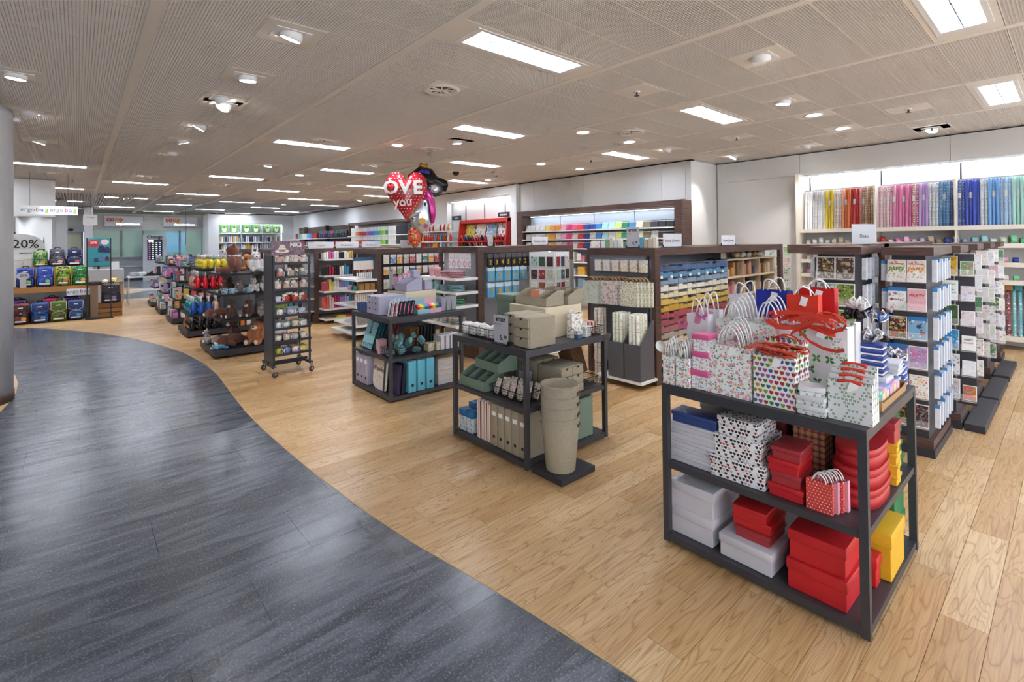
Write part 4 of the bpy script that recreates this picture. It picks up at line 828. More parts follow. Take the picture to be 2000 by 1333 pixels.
for i in range(2): gbox('small blue and white printed box at the table front, %s' % ('left', 'right')[i], 2.93+.1*i, 2.55, z2b, .065+.02*i, .06, .062+.02*i, mat(('#3d6f95', '#d9dcdc')[i], .5, name='print_card'), pat('blobs', '#cfd8dc', ('#3d7f9f', '#d9a25a', '#f0f0ee'), .02, keep=.7), .5, fx=False, rz=.1, grp='small blue boxes')
0 and gbox('larger blue display carton behind the small blue boxes', 2.99, 2.63, z2b, .1, .05, .12, mat('#2f6f9f', .5, name='mid_blue'), fx=False)
wire_basket('black wire basket at the right rear of the middle table', 3.1, 2.625, z2b, .17, .18, .075, fx=False)
for i in range(6): o = tag(O('flat_pouch', cbox(.09, .012, .1, .004, 1), mat(('#e8e4e0', '#b5392c', '#d8d5d0', '#b5392c', '#e6e2da', '#8a6a4a')[i], .5, name='pouch_film'), None, (3.045+.022*i, 2.625, z2b+.008), rot=(0, .0, pi/2)), 'flat packet in the right rear wire basket, %s from the left' % nth(i), 'packet', 'packets in the rear basket')
# middle shelf
zm = .4335
organiser('sage green organiser tray on the shelf, lower one', 2.46, 3.2, zm, .33, .2, .14, SAGE, grp='sage organisers'); organiser('sage green organiser tray on the shelf, upper one stacked askew', 2.54, 3.11, zm+.143, .31, .19, .13, SAGE, rz=-.05, grp='sage organisers')
wire_basket('black wire basket of printed packets on the middle table shelf', 2.45, 2.79, zm, .38, .17, .075)
pp = pat('blobs', '#f0ebe4', ('#c96a48', '#7a4a3a', '#e3a070', '#4a5a5a'), .013, keep=.6)
for i in range(12):
    o = O('printed_packet', cbox(.062, .012, .115, .003, 1), pp, None, (2.40+.055*(i % 3)+.01*(i % 2), 2.945-.028*i, zm+.01), rot=(-.35, 0, FX+.25*((i*5) % 3-1))); tag(o, 'white packet with orange print in the shelf basket, %s from the left' % nth(i), 'packet', 'printed packets')
drawers('kraft felt box of six drawers on the middle table shelf', 2.83, 2.67, zm, .26, .24, .21, 2, 3, FELT, fx=False); drawers('kraft felt box of four drawers behind the six-drawer one', 2.83, 2.94, zm, .26, .26, .22, 2, 2, FELT, fx=False)
wire_basket('black wire basket of brown folders on the middle table shelf', 3.09, 2.72, zm, .18, .28, .07, fx=False)
for i in range(9): o = O('brown_folder', sheet(.2, .24, .004), mat('#7d5a3c', .7, name='brown_board'), None, (2.99+.02*i, 2.7+.004*i, zm+.062), rot=(0, .5, 1.3)); tag(o, 'brown board folder leaning in the wire basket, %s from the left' % nth(i), 'folder', 'brown folders')
for i in range(3): gbox('flat kraft tray box stacked under the table top, %s from below' % nth(i), 2.68, 3.23, zm+.0+.05*i, .26, .3, .05, FELT, rz=.02*i, grp='flat kraft boxes')
0 and tag(O('round_board', B().lathe([(0, 0), (.11, 0), (.11, .004)], 24, cap=False), mat('#4e5a68', .6, name='slate'), None, (2.72, 2.98, zm+.12), rot=(pi/2-.3, 0, FX)), 'dark round board with a bird print leaning on the shelf', 'board')
bag('grey wire-handled bag behind the printed packets', 2.62, 2.85, zm, .1, .06, .16, mat('#7d7f85', .6, name='grey_paper'), mat('#3a3a3e', .5, name='dark_cord'), .07, tagc=None)
# bottom shelf
zb = .0565
for i in range(4): gbox('small blue boxed candle on the bottom shelf, %s' % ('front left', 'front right', 'rear left', 'rear right')[i], 2.37+.1*(i//2), 3.35-.095*(i % 2), zb, .085, .075, .17+.03*(i//2), pat('blobs', '#cfdbe2', ('#2d6a9a', '#d8cfc0', '#7fa8c4'), .03, keep=.7), mat('#2a70a8', .5, name='candle_blue'), .3, grp='blue boxed candles')
ml = ('#efe9e2', '#e8b4a2', '#f4f0ea', '#3e4a4e', '#e2a58f', '#f0ece6', '#d8d0c6', '#e3997f', '#efe9e2', '#555b5e', '#efe0d4', '#e9c9b8', '#f3efe9', '#d98d74')
for i in range(14): o = tag(O('notebook', sheet(.2, .29+.01*(i % 3), .0105), mat(ml[i], .6, name='notebook_cover'), None, (2.475, 3.145-.0125*i, zb), FX+pi/2), 'slim notebook standing on the bottom shelf, %s from the left' % nth(i), 'notebook', 'slim notebooks')
for i in range(5): binder('kraft felt lever arch file on the bottom shelf, %s from the left' % nth(i), 2.505, 2.93-.08*i, zb, .072, .28, .315, FELT, grp='kraft files')
gbox('sage green document box on edge at the right of the bottom shelf', 2.99, 2.56, zb, .2, .05, .31, SAGE, fx=False, lh=.05)
gbox('second sage green document box behind it', 2.99, 2.63, zb, .2, .05, .3, SAGE, fx=False, lh=.05)
for i in range(4): o = tag(O('patterned_folder', sheet(.03, .29, .2), pat('blobs', '#b98d6a', ('#3c3a38', '#e3c8a8', '#8a5a3a'), .018, keep=.7), None, (2.86-.034*i, 2.68, zb)), 'brown patterned document folder, %s left of the sage box' % nth(i), 'folder', 'brown patterned folders')
# waste bins on their plinth
t = thing('bin_plinth', 'low square anthracite plinth under the stacked waste bins', 'plinth', (2.525, 2.368, 0)); O('slab', cbox(.335, .285, .042, .002, 1), ANTHD, t)
for i in range(4):
    t = thing('waste_bin', 'kraft felt waste bin with leather tabs, %s of the nested four' % ('lowest', 'second', 'third', 'topmost')[i], 'bin', (2.49, 2.36, .0435+.072*i), .4*i, 'kraft waste bins')
    O('shell', cached('binshell', lambda: B().lathe([(.1, 0), (.112, .12), (.133, .36), (.129, .36), (.1085, .12), (.098, .008), (0, .008)], 36, cap=False).mesh('bin_shape')), FELT, t)
    O('rim_band', cached('binrim', lambda: B().lathe([(.1335, .355), (.1345, .362), (.129, .363), (.128, .355)], 36, cap=False).mesh('bin_rim_shape')), FELT, t)
    for s in (0, pi): O('leather_tab', B().box(.128, -.028, .30, .1335, .028, .318), mat('#54382c', .6, name='leather'), t, (0, 0, 0), s-1.1-.4*i)
# ================================================================ far table: lilac and blue range
za = .8385
bl = mat('#44618f', .5, name='denim_blue'); gy = mat('#9a9aa2', .5, name='cup_grey')
for i in range(3): cup('denim blue pen cup on the lilac table, %s from the left' % nth(i), 2.42, 5.37-.085*i, za, .082, .085, bl, 'blue pen cups')
drawers('lilac box of six drawers at the corner of the far table', 2.53, 4.965, za, .285, .32, .195, 2, 3, LILAC)
for i in range(6):
    t = thing('pen_pack', 'clear pack of pens leaning on the table edge, %s from the left' % nth(i), 'pen pack', (2.42+.045*i, 4.68-.004*i, za), 0, 'pen packs', (-.28, 0, -1.15))
    O('backing', cbox(.07, .008, .15, .002, 1), mat('#2c3038', .4, name='pen_backing') if i > 1 else pat('blobs', '#e9e6ea', ('#2c3038', '#e88a5a', '#5ab4c4'), .025, keep=.8), t); O('header', cbox(.07, .009, .035, .002, 1), mat('#bcd3dc', .3, name='pack_header'), t, (0, 0, .15))
    for q in range(3): O('pen', cached('pen', lambda: B().lathe([(.003, 0), (.005, .01), (.005, .115), (.002, .125)], 8).mesh('pen_shape')), mat(('#d7dde2', '#1e2430', '#e77aa0')[q], .3, name='pen_body'), t, (-.02+.02*q, -.008, .01))
wood_crate('pale wooden display box on the lilac table', 2.95, 5.16, za, .42, .4, .21)
organiser('lilac organiser tray on the wooden box', 2.87, 5.09, za+.212, .26, .2, .14, LILAC, grp='lilac organisers')
gbox('lilac square pot behind the organiser tray', 2.97, 5.2, za+.212, .1, .1, .22, LILAC, lh=.05); gbox('lilac square pot right of the organiser tray', 3.02, 5.03, za+.212, .1, .1, .11, LILAC, lh=.05)
price_sign('slim grey price sign reading 5.90 on the lilac table', 2.762, 5.3, za+.212, .1, .24, (('la vida', .026, 0, .88, .01, None), ('5.', .045, .0, .14, .02, None), ('90', .025, .32, .17, .02, None)))
for i in range(4): bag('pink %s gift bag on the wooden box, %s' % (('plain', 'lettered')[i % 2], ('front', 'second', 'third', 'rear')[i]), 2.84+.06*i, 5.29, za+.212, .13, .05, .14+.02*i, (mat('#e8b6d0', .4, name='pink_satin'), pat('blobs', '#f0d0de', ('#8a1f3a', '#d0587f'), .015, keep=.5))[i % 2], mat('#e8b6d0', .4, name='pink_satin'), .02, tagc=None, grp='pink gift bags')
for i, h in enumerate(('#8fb8c4', '#d6a9bd')):
    t = thing('sticker_display', '%s counter display of bright sticker rolls on the far table' % ('blue', 'pink')[i], 'display', (2.775+.15*i, 4.66, za), 0, 'sticker displays'); m = mat(h, .5, name='display_card')
    O('carton', B().prism([(-.06, 0), (.06, 0), (.06, .09), (-.06, .04)], -.072, .072, 'x'), m, t); O('header_card', boxmesh(.15, .004, .15), m, t, (0, .062, 0))
    for q in range(6): O('sticker_roll', cached('stk', lambda: B().box(-.011, -.03, 0, .011, .03, .035).mesh('roll_shape')), mat(('#d8342c', '#e89a2c', '#f0d83a', '#3f9f4a', '#2f6fc0', '#7a3f9f')[q], .4, name='sticker'), t, (-.06+.024*q, -.02, .055), rot=(.4, 0, 0))
for i in range(3): cup('light grey square vase at the right end of the far table, %s from the left' % nth(i), 3.045+.075*i, 4.66+.01*i, za, .07, .15, gy, 'grey vases')
# shelf
zm = .4335
wire_basket('black wire basket of teal folders on the far table shelf', 2.53, 5.13, zm, .46, .33, .08)
tl = ('#8fc4cf', '#2f6f75', '#2a5f66', '#244e56', '#5f3a3a', '#7f3f3f', '#8a4a4a')
for i in range(7):
    o = O('clip_folder', sheet(.24, .29, .006), mat(tl[i], .5, name='folder_board'), None, (2.40+.03*i, 5.2-.022*i, zm+.012), rot=(-.3, .05, FX)); tag(o, '%s clip folder leaning in the wire basket, %s from the front' % (('sky blue', 'teal', 'teal', 'dark teal', 'maroon', 'maroon', 'maroon')[i], nth(i)), 'folder', 'clip folders')
    if i == 0: O('clip', B().box(-.02, -.008, .16, .02, -.002, .175).tube([(-.012, -.006, .175), (-.014, -.004, .3)], .002, 4).tube([(.012, -.006, .175), (.014, -.004, .3)], .002, 4), BLACK, o)
for i in range(3): cup('pale pink square cup on the far table shelf, %s of three nested' % nth(i), 2.40, 4.84, zm+.03*i, .085, .09, mat('#d8adb8', .5, name='dusty_pink'), 'pink cups')
wire_basket('black wire basket of teal pouches at the corner of the far table shelf', 2.55, 4.66, zm, .4, .2, .09, fx=False)
tp = pat('blobs', '#5f8f94', ('#3a6468', '#8fb8ba', '#26484c'), .03, keep=.6)
for i in range(11): o = tag(O('teal_pouch', cbox(.09, .05, .07, .018, 2), tp, None, (2.40+.034*i, 4.63+.05*(i % 2), zm+.012+.045*((i*3) % 4)), rot=(.5*(i % 3)-.4, .6*sin(i*1.7), i*.8)), 'crumpled teal pouch in the corner basket, %s from the left' % nth(i), 'pouch', 'teal pouches')
for i in range(4): gbox('beige packet of wooden pegs on the far table shelf, %s' % nth(i), 2.84+.1*(i % 2), 4.56+.06*(i//2), zm, .08, .05, .085, pat('blobs', '#c9bda6', ('#7fae6a', '#e3d8c4', '#9a8a70'), .03, keep=.6), fx=False, grp='beige peg packets')
for i in range(4): gbox('white and grey boxed frame on the far table shelf, %s' % nth(i), 2.975+.066*i, 4.545, zm, .058, .16, .15, mat('#c9c9d0', .5, name='boxed_grey'), fx=False, lh=.08, grp='boxed frames')
for i in range(8): o = tag(O('paper_bag', sheet(.13, .2, .02), mat('#8a6a40' if i < 3 else '#26262b', .6, name='paper_bag_stock'), None, (2.80+.045*i, 5.02, zm+.003), rot=(-.08, 0, FX+.15)), '%s paper bag standing behind the baskets, %s from the left' % ('brown' if i < 3 else 'black', nth(i)), 'paper bag', 'brown and black paper bags')
# bottom
for i in range(3): binder('lilac lever arch file on the bottom shelf, %s from the left' % nth(i), 2.5, 5.335-.1*i, zb, .085, .28, .315, LILAC, grp='lilac files')
t = thing('lettered_board', 'pale shield-shaped board lettered Wonder on the far table bottom shelf', 'board', (2.385, 4.86, zb), FX, rot=(-.08, 0, FX))
P = [(-.16, .07), (-.13, .02), (-.08, 0), (.1, 0), (.15, .02), (.155, .1), (.155, .33), (-.155, .33)]
O('board', B().prism(P, -.004, .004, 'y'), pat('blobs', '#d9d2d0', ('#e3d8d4', '#c9b8b0', '#dcc9c0'), .06, keep=.8), t); O('lettering', tmesh('Wonder', .075, .0), BLACK, t, (-.03, -.0046, .21), rot=(pi/2, 0, -.0)); O('strap', B().prism([(.085, 0), (.115, 0), (.125, .33), (.09, .33)], -.008, -.004, 'y'), mat('#23414f', .5, name='strap_blue'), t)
O('cover_flap', B().box(-.155, -.0075, .25, .085, -.004, .33), mat('#c8b3a4', .6, name='flap'), t)
for i in range(3): binder('sky blue lever arch file facing the aisle on the bottom shelf, %s from the left' % nth(i), 2.59+.108*i, 4.67, zb, .09, .28, .318, SKY, fx=False, grp='sky blue files', lbl=False)
for i in range(2): o = tag(O('dark_portfolio', cbox(.03, .26, .3, .006, 1), mat(('#262048', '#1c1c2c', '#2f2a52')[i], .4, name='portfolio'), None, (2.435+.045*i, 4.66, zb+.004), rot=(0, .09, 0)), 'dark violet portfolio leaning by the corner leg, %s' % nth(i), 'portfolio', 'dark portfolios')
for i in range(5): gbox('flat framed picture box stacked on the bottom shelf, %s from below' % nth(i), 3.05, 4.56, zb+.056*i, .26, .28, .056, mat('#b8b9c4', .5, name='frame_box'), mat('#cbb79c', .5, name='frame_wood'), .28, fx=False, rz=0, grp='flat picture boxes')
# ================================================================ walnut framed gondolas
PEG = pat('dots', '#66666d', ('#2c2c31',), .025, .13, r=.5)
GPAN = mat('#a9abb2', .5, name='grey_back_panel')
_G = []
def gondola(lab, x0, x1, y0, y1, top=1.5, post=.09, back=None):
    t = thing('walnut_gondola', lab, 'shelf unit', (x0, y0, 0), 0, 'walnut framed gondolas'); W, D = x1-x0, y1-y0
    for a in (0, W-post): O('post', B().box(a, 0, 0, a+post, .05, top-.0855), WALNUT, t)
    O('end_panel', B().box(0, .05, 0, .03, D, .16), WALNUT, t); O('top_rail', B().box(0, 0, top-.085, W, .05, top), WALNUT, t); O('end_rail', B().box(0, .0505, top-.085, .05, D, top), WALNUT, t)
    O('top_cover', B().box(.0505, .0505, top-.02, W, D, top-.0005), WALNUT, t); O('far_post', B().box(0, D-.05, .161, .05, D, top-.0855), WALNUT, t)
    O('back_panel', B().box(.1, D*.5-.01, .1, W-.03, D*.5+.01, top-.03), back or GPAN, t); O('end_back', B().box(.06, .06, .1, .08, D-.06, top-.03), back or GPAN, t)
    O('base', B().box(.1, .06, 0, W-.05, D-.04, .1), ANTHD, t); _G.append(t); return t
def shelf(lab, x0, x1, y0, y1, z, m=None, th=.028, grp=None, lip=True):      # a shelf is part of the gondola built last
    g = _G[-1]; t = O('shelf', boxmesh(x1-x0, y1-y0, th), m or WHITE, g, ((x0+x1)/2-g.location.x, (y0+y1)/2-g.location.y, z-th-.001))
    if lip: O('price_rail', boxmesh(x1-x0, .006, th+.008), m or WHITE, t, (0, -(y1-y0)/2-.003, -.003))
    return t
def topsign(lab, x, y, z, w, h, s, fx=False, m=None, sz=None): return price_sign(lab, x, y, z+.001, w, h, ((s, sz or h*.3, 0, .45, 0, SIGNL),), fx, 0, m or mat('#d3d4da', .5, name='topper_card'), 'gondola topper signs', 'topper_sign')
# ---------------- first gondola: wrapping paper end and stationery side
G1 = gondola('walnut framed gondola with grey pegboard end and envelope pigeonholes', 4.74, 8.3, 3.04, 4.0, 1.507, .1, mat('#b4bac4', .5, name='steel_back'))
o = O('pegboard', B().box(-.012, .11, .5, 0.055, .9, 1.42), PEG, G1)
O('hook_rail', B().box(-.02, .11, 1.375, -.012, .9, 1.39), CHROME, G1)
def packet(lab, x, y, z, w, h, m, head, fx=True, grp=None, name='hanging_packet', d=.012, letter=None, lm=None, ls=.05, rz=0.):
    t = thing(name, lab, 'packet', (x, y, z), (FX if fx else 0)+rz, grp)
    O('pouch', cbox(w, d, h*.72, .003, 1), m, t, (0, 0, -h)); O('header', boxmesh(w, d*.6, h*.28), head, t, (0, 0, -h*.28))
    O('peg_hook', cached('pegh', lambda: B().tube([(0, .006, .004), (0, -.012, 0), (0, -.014, .012)], .0022, 4).mesh('peg_hook_shape')), CHROME, t, (0, 0, -.008))
    if letter: O('lettering', tmesh(letter, ls, .02), lm, t, (0, -d/2-.001, -h*.62), rot=(pi/2, 0, 0))
    return t
conf = (('#e9e4de', '#9fc0b4'), ('#e6e2dc', '#c9d4cc'), ('#ece4d8', '#c98f5a'), ('#ece2d4', '#d8a06a'), ('#eae4d4', '#8f8a5a'), ('#ece4d0', '#b8964a'))
for i in range(6):
    for k in range(2): packet('clear bag of wooden confetti on the pegboard, %s column, %s' % (nth(i), ('front', 'behind')[k]), 4.69+.03*k, 3.79-.125*i, 1.37, .095, .135, pat('blobs', conf[i][0], (conf[i][1], '#e8dccb', '#8a5a3a'), .014, keep=.6), mat('#d9d6d2', .3, name='bag_header'), grp='confetti bags', letter=None)
tm_ = (pat('blobs', '#c6cfc4', ('#b5c0b2', '#d8ded4', '#aab8aa'), .05, keep=.5), pat('blobs', '#dccfc8', ('#8f7f86', '#b48f7f', '#7f8590'), .035, keep=.45), pat('blobs', '#e4e2d2', ('#3a4a4a', '#7f9a6a', '#c98f5a'), .016, keep=.45))
for g in range(3):
    for k in range(5):
        t = bag('%s print kraft paper bag hanging on the pegboard, %s of its row' % (('sage leaf', 'autumn leaf', 'meadow')[g], nth(k)), 4.598+.027*k, 3.83-.275*g-.03*k, .86+(.0 if g else -.01), .225, .024, .27, tm_[g], KRAFT, .05, tagc=None, grp='hanging print bags', hr=.005, lean=.001)
for g in range(2):
    t = thing('roll_dispenser', 'tall grey cardboard dispenser of wrapping paper rolls, %s one' % ('left', 'right')[g], 'dispenser', (4.58, 3.365-.215*g, .095), FX, 'grey roll dispensers'); m = mat('#5b5b62', .6, name='dispenser_card')
    O('front_wall', boxmesh(.2, .006, .385), m, t, (0, -.13, 0)); O('back_wall', boxmesh(.2, .006, .6), m, t, (0, .13, 0)); O('floor_sheet', boxmesh(.2, .26, .004), m, t)
    for s in (-1, 1): O('side_wall', B().prism([(-.13, 0), (.13, 0), (.13, .63), (.1, .63), (-.13, .385)], -.003, .003, 'x'), m, t, (s*.1, 0, 0))
    for i in range(12):
        c = ('#dfe3cf', '#e8e6da', '#cfd8c2', '#e3dccf')[(i+g) % 4]
        o = O('wrapping_roll', cached('roll70', lambda: B().lathe([(.02, 0), (.0205, .005), (.0205, .69), (.014, .695), (.014, .68)], 12, cap=False).mesh('wrap_roll_shape')), pat('blobs', c, ('#5f7a5a', '#c98f6a', '#8a8f5a', '#e8e4d8'), .014, keep=.3, seed=float(i % 3)), None, (4.49+.048*(i % 4), 3.41-.215*g-.046*(i//4), .102)); tag(o, 'pale botanical wrapping paper roll in the %s dispenser, %s' % (('left', 'right')[g], nth(i)), 'wrapping paper', 'botanical paper rolls')
shelf('white base shelf carrying the grey roll dispensers', 4.44, 4.74, 3.03, 3.62, .094, lip=False)
for k in range(6): 
    o = O('wrapping_roll', cached('roll70', None), pat('blobs', '#ddd2c4', ('#8a5a44', '#c9b8a8', '#5f5a54'), .014, keep=.35), None, (4.55+.05*(k % 3), 3.72-.05*(k//3), .005)); o.scale = (1, 1, 1.16); tag(o, 'brownish wrapping paper roll beside the dispensers, %s' % nth(k), 'wrapping paper', 'botanical paper rolls')
# envelope pigeonholes
t = thing('envelope_rack', 'clear acrylic rack of pigeonholes filled with coloured envelopes', 'rack', (4.86, 3.06, 0))
ac = mat('#c9ced6', .1, 0, .5, 0, 0, .35, name='acrylic')
NR, NC, PX_, PZ = 15, 8, .208, .0765
for c in range(NC+1): O('upright', boxmesh(.004, .2, NR*PZ), ac, t, (c*PX_, .12, .17))
for r in range(NR+1): O('tier', B().box(0, .02, -.002, NC*PX_, .22, .002), ac, t, (0, 0, .17+r*PZ))
rc = ('#b9a58a', '#c4b49c', '#b0a08a', '#c9b7a0', '#a89a8c', '#a8666c', '#a0505c', '#a84c56', '#c09a3a', '#cdb060', '#d8cfb0', '#d8d6cc', '#7f98b4', '#5588b0', '#46608c')
for r in range(NR):
    for c in range(NC):
        for k in range(2 if (r+c) % 3 else 1):
            h_ = PZ*(.5+.36*((r*3+c*7+k*2) % 4)/3); w_ = PX_*(.47 if (r+c) % 3 else .95)
            o = O('envelope_stack', boxmesh(w_, .17, h_), mat(rc[r], .6, name='envelope_paper'), None, (4.86+PX_*(c+.5)+((k-.5)*PX_*.49 if (r+c) % 3 else 0), 3.165, .1732+r*PZ)); tag(o, '%s envelope stack in the pigeonholes, %s tier, %s column%s' % (('tan', 'cream', 'taupe', 'sand', 'greige', 'rose', 'crimson', 'red', 'mustard', 'gold', 'ivory', 'white', 'pale blue', 'bright blue', 'navy')[r], nth(r), nth(c), ('', ', left half', ', right half')[(k+1) if (r+c) % 3 else 0]), 'envelopes', 'envelopes in the pigeonholes')
for c in range(NC):
    o = tag(O('price_ticket', boxmesh(.045, .002, .03), PAPER, None, (4.92+PX_*c, 3.075, .17+13*PZ-.005)), 'white price ticket on the bright blue envelope tier, %s column' % nth(c), 'ticket', 'pigeonhole price tickets')
# wooden cube shelf
t = thing('cube_shelf', 'pale wooden cube shelf with craft goods right of the envelopes', 'shelf unit', (6.56, 3.1, .102)); pw = mat('#d8c7ac', .6, name='birch_cube')
for c in range(4): O('upright', boxmesh(.02, .28, 1.22), pw, t, (.52*c+.01, .15, 0))
for r in range(5): O('tier', boxmesh(1.58, .3, .02), pw, t, (.79, .15, (0, .16, .43, .7, 1.2)[r])); 
O('tier', boxmesh(1.58, .3, .02), pw, t, (.79, .15, .955)); O('rear_board', boxmesh(1.58, .01, 1.2), pw, t, (.79, .295, 0))
cr = random.Random(5)
for r, zz in enumerate((.824, 1.079)):
    for c in range(3):
        for k in range(5):
            h_ = .1+.1*cr.random(); o = tag(O('craft_item', cbox(.07, .1, h_, .01, 2), mat(cr.choice(('#caa46e', '#b98d5a', '#8a6a4a', '#55506a', '#d9c8a8', '#c98f8f')), .6, name='craft_goods'), None, (6.64+.52*c+.085*k, 3.19+.02*(k % 2), zz+.001)), 'small craft item in the wooden cubes, %s row, %s cube, %s from the left' % (('lower', 'upper')[r], nth(c), nth(k)), 'craft goods', 'craft goods in the cubes')
for k in range(7):
    if k in (0, 6): price_sign('cream folded card standing on the wooden cubes, %s' % ('left', 'right')[k//6], 6.66+1.3*(k//6), 3.2, 1.325, .28, .14, (), False, .2, mat('#e9e4cf', .6, name='cream_card'), None, 'display_card', False)
    else: o = tag(O('ribbon_bundle', B().ball((0, 0, .045), (.07, .05, .045), 10, 6), mat(('#d8b98a', '#eee8dc', '#e3dccb', '#b88f6a', '#eee8dc')[k-1], .5, name='raffia'), None, (6.85+.19*k, 3.2, 1.325)), 'raffia ribbon bundle on the wooden cubes, %s from the left' % nth(k-1), 'ribbon', 'raffia bundles')
topsign('topper sign reading Karten Kuverts on the first gondola, left one', 5.2, 3.1, 1.508, .4, .15, 'Karten | Kuverts', sz=.045); topsign('topper sign reading Karten Kuverts on the first gondola, right one', 6.6, 3.1, 1.508, .4, .13, 'Karten | Kuverts', sz=.045)
price_sign('tall grey sign reading artoz 4.90 on the first gondola', 4.79, 3.36, 1.508, .17, .23, (('artoz', .052, 0, .86, .015, None), ('Papier', .014, -.2, .66, 0, SIGNL), ('4.', .05, .05, .2, .02, None), ('90', .028, .3, .24, .02, None)))
for i in range(9):
    o = tag(O('card_pack', cbox(.052, .04, .09+.015*(i % 3), .003, 1), mat(('#e3e6e4', '#7fb08a', '#d9d2c4', '#c9d6dc', '#e8e4dc', '#5f9fc0', '#b9ae98', '#c4b9a4', '#d8cfc0')[i], .5, name='card_pack'), None, (4.80, 3.78-.06*i if i < 5 else 3.24-.056*(i-5), 1.509), FX), 'small pack standing on the first gondola top, %s from the left' % nth(i), 'packet', 'packs on the gondola top')
# ---------------- second gondola: number candles side, tableware end
gondola('walnut framed gondola with number packs, plates on its end', 4.06, 5.98, 5.33, 6.3, 1.53, .1)
GOLD = mat('#e0b22e', .3, .3, name='gold_number'); bk = mat('#26262b', .4, name='black_pack'); sb = mat('#5fa6cf', .4, name='sky_pack')
for i, ch in enumerate('23456728'):
    for k in range(2): packet('black pack with gold number %s in the top row, %s, %s' % (ch, nth(i), ('front', 'behind')[k]), 4.25+.108*i, 5.30+.03*k, 1.43, .09, .19, bk, mat('#55555c', .4, name='pack_top'), False, 'gold number packs', letter=ch if k == 0 else None, lm=GOLD, ls=.09)
for r, s in enumerate(('12345', '7890')):
    for i, ch in enumerate(s):
        for k in range(2): packet('sky blue pack with gold number %s in the %s row, %s, %s' % (ch, ('middle', 'lower')[r], nth(i), ('front', 'behind')[k]), 4.26+.15*i, 5.3+.03*k, 1.25-.22*r, .125, .2, sb, mat('#c9dbe6', .4, name='pack_top2'), False, 'sky number packs', letter=ch if k == 0 else None, lm=GOLD, ls=.12)
t = thing('card_spinner', 'white wire spinner of framed wine-red and green cards by the number packs', 'card rack', (5.15, 5.05, 0), .25)
O('pole', B().lathe([(.2, 0), (.2, .02), (.018, .03), (.018, 1.45)], 16), WHITE, t)
sc2 = ('#9c2430', '#2c3f5f', '#d8d6d0', '#b9cfc4', '#3f5f54', '#3a2c2e', '#4a2a26', '#a32630', '#c4cdb4', '#e8e4d8', '#8f5a3a', '#d8d0c0')
for f in range(4):
    O('wire_panel', B().box(-.22, -.202, .72, .22, -.198, 1.44), WHITE, t, (0, 0, 0), f*pi/2)
for f in (0, 3):
    for i in range(12):
        a = f*pi/2; lx, lz = -.13+.13*(i % 3), 1.225-.18*(i//3)
        wx, wy = 5.15+cos(a+.25)*lx-sin(a+.25)*-.214, 5.05+sin(a+.25)*lx+cos(a+.25)*-.212
        c = thing('framed_card', 'framed card on the white spinner, %s face, %s row, %s column' % ('right' if f == 0 else 'left', nth(i//3), nth(i % 3)), 'card', (wx, wy, lz), a+.25, 'spinner cards')
        O('holder', boxmesh(.118, .006, .165), mat('#e9e9ec', .3, name='holder'), c); O('picture', boxmesh(.1, .004, .135), pat('blobs', sc2[(i+f) % 12], (sc2[(i+f) % 12], sc2[(i+5) % 12]), .04, keep=.35, seed=float(i)), c, (0, -.004, .014))
for i in range(4): o = tag(O('long_frame', boxmesh(.04, .07, 1.3), mat(('#b3a795', '#c4bfb6', '#8f8678', '#7f8390')[i], .5, name='long_frame'), None, (5.72+.05*i, 5.28, 0), rot=(0, 0, 0)), 'tall narrow picture frame leaning at the gondola end, %s' % nth(i), 'picture frame', 'tall frames')
plates = ((1.12, '#d9a2a8', 'pink'), (.935, '#9fc4cc', 'pale blue'), (.755, '#7fbf9c', 'mint green'), (.5, '#e3dfd4', 'cream'))
def plate_stack(lab, x, y, z, r, n, h, m): 
    t = thing('plate_stack', lab, 'plates', (x, y, z), 0, 'paper plate packs')
    for k in range(n): O('plate', cached(('pl', round(r, 3)), lambda: B().lathe([(0, 0), (r*.65, 0), (r, .018), (r*.98, .02), (r*.64, .004)], 20, cap=False).mesh('plate_shape')), m, t, (0, 0, h*k))
for r, (zz, h, nm) in enumerate(plates):
    shelf('white end shelf of %s tableware on the second gondola' % nm, 3.70, 4.0595, 5.34, 6.25, zz, grp='gondola end shelves'); m = mat(h, .5, name='paper_plate')
    plate_stack('stack of large %s paper plates, %s one' % (nm, 'front'), 3.83, 5.5, zz+.001, .118, 4, .022, m); plate_stack('stack of smaller %s paper plates beside it' % nm, 3.80, 5.72, zz+.001, .085, 4, .02, m)
    for k in range(3):
        o = tag(O('cup_stack', cached('cups', lambda: B().lathe([(.028, 0), (.036, .1), (.038, .11), (.036, .11), (.038, .125), (.036, .13)], 14).mesh('cup_stack_shape')), m, None, (3.78+.03*(k % 2), 5.88+.085*k, zz+.001)), 'stack of %s paper cups on the second gondola end, %s' % (nm, nth(k)), 'cups', 'paper cup stacks')
for i in range(4): packet('white balloon packet with a printed balloon on the second gondola end, %s' % nth(i), 3.97, 5.44+.13*i, 1.44, .12, .2, pat('rings', '#e9e6e8', ('#8a8fc0', '#c47fa0', '#6f6f78'), .11, .34), mat('#eeeeee', .4, name='white_header'), True, 'balloon packets')
topsign('topper sign reading Tischtuchrollen on the second gondola', 5.35, 5.45, 1.531, .34, .12, 'Tischtuchrollen', sz=.042)
price_sign('narrow grey price sign on the second gondola top', 4.35, 5.42, 1.531, .09, .2, (('la vida', .02, 0, .85, .01, None), ('5.', .035, .05, .2, .02, None), ('90', .02, .3, .22, .02, None)), False)
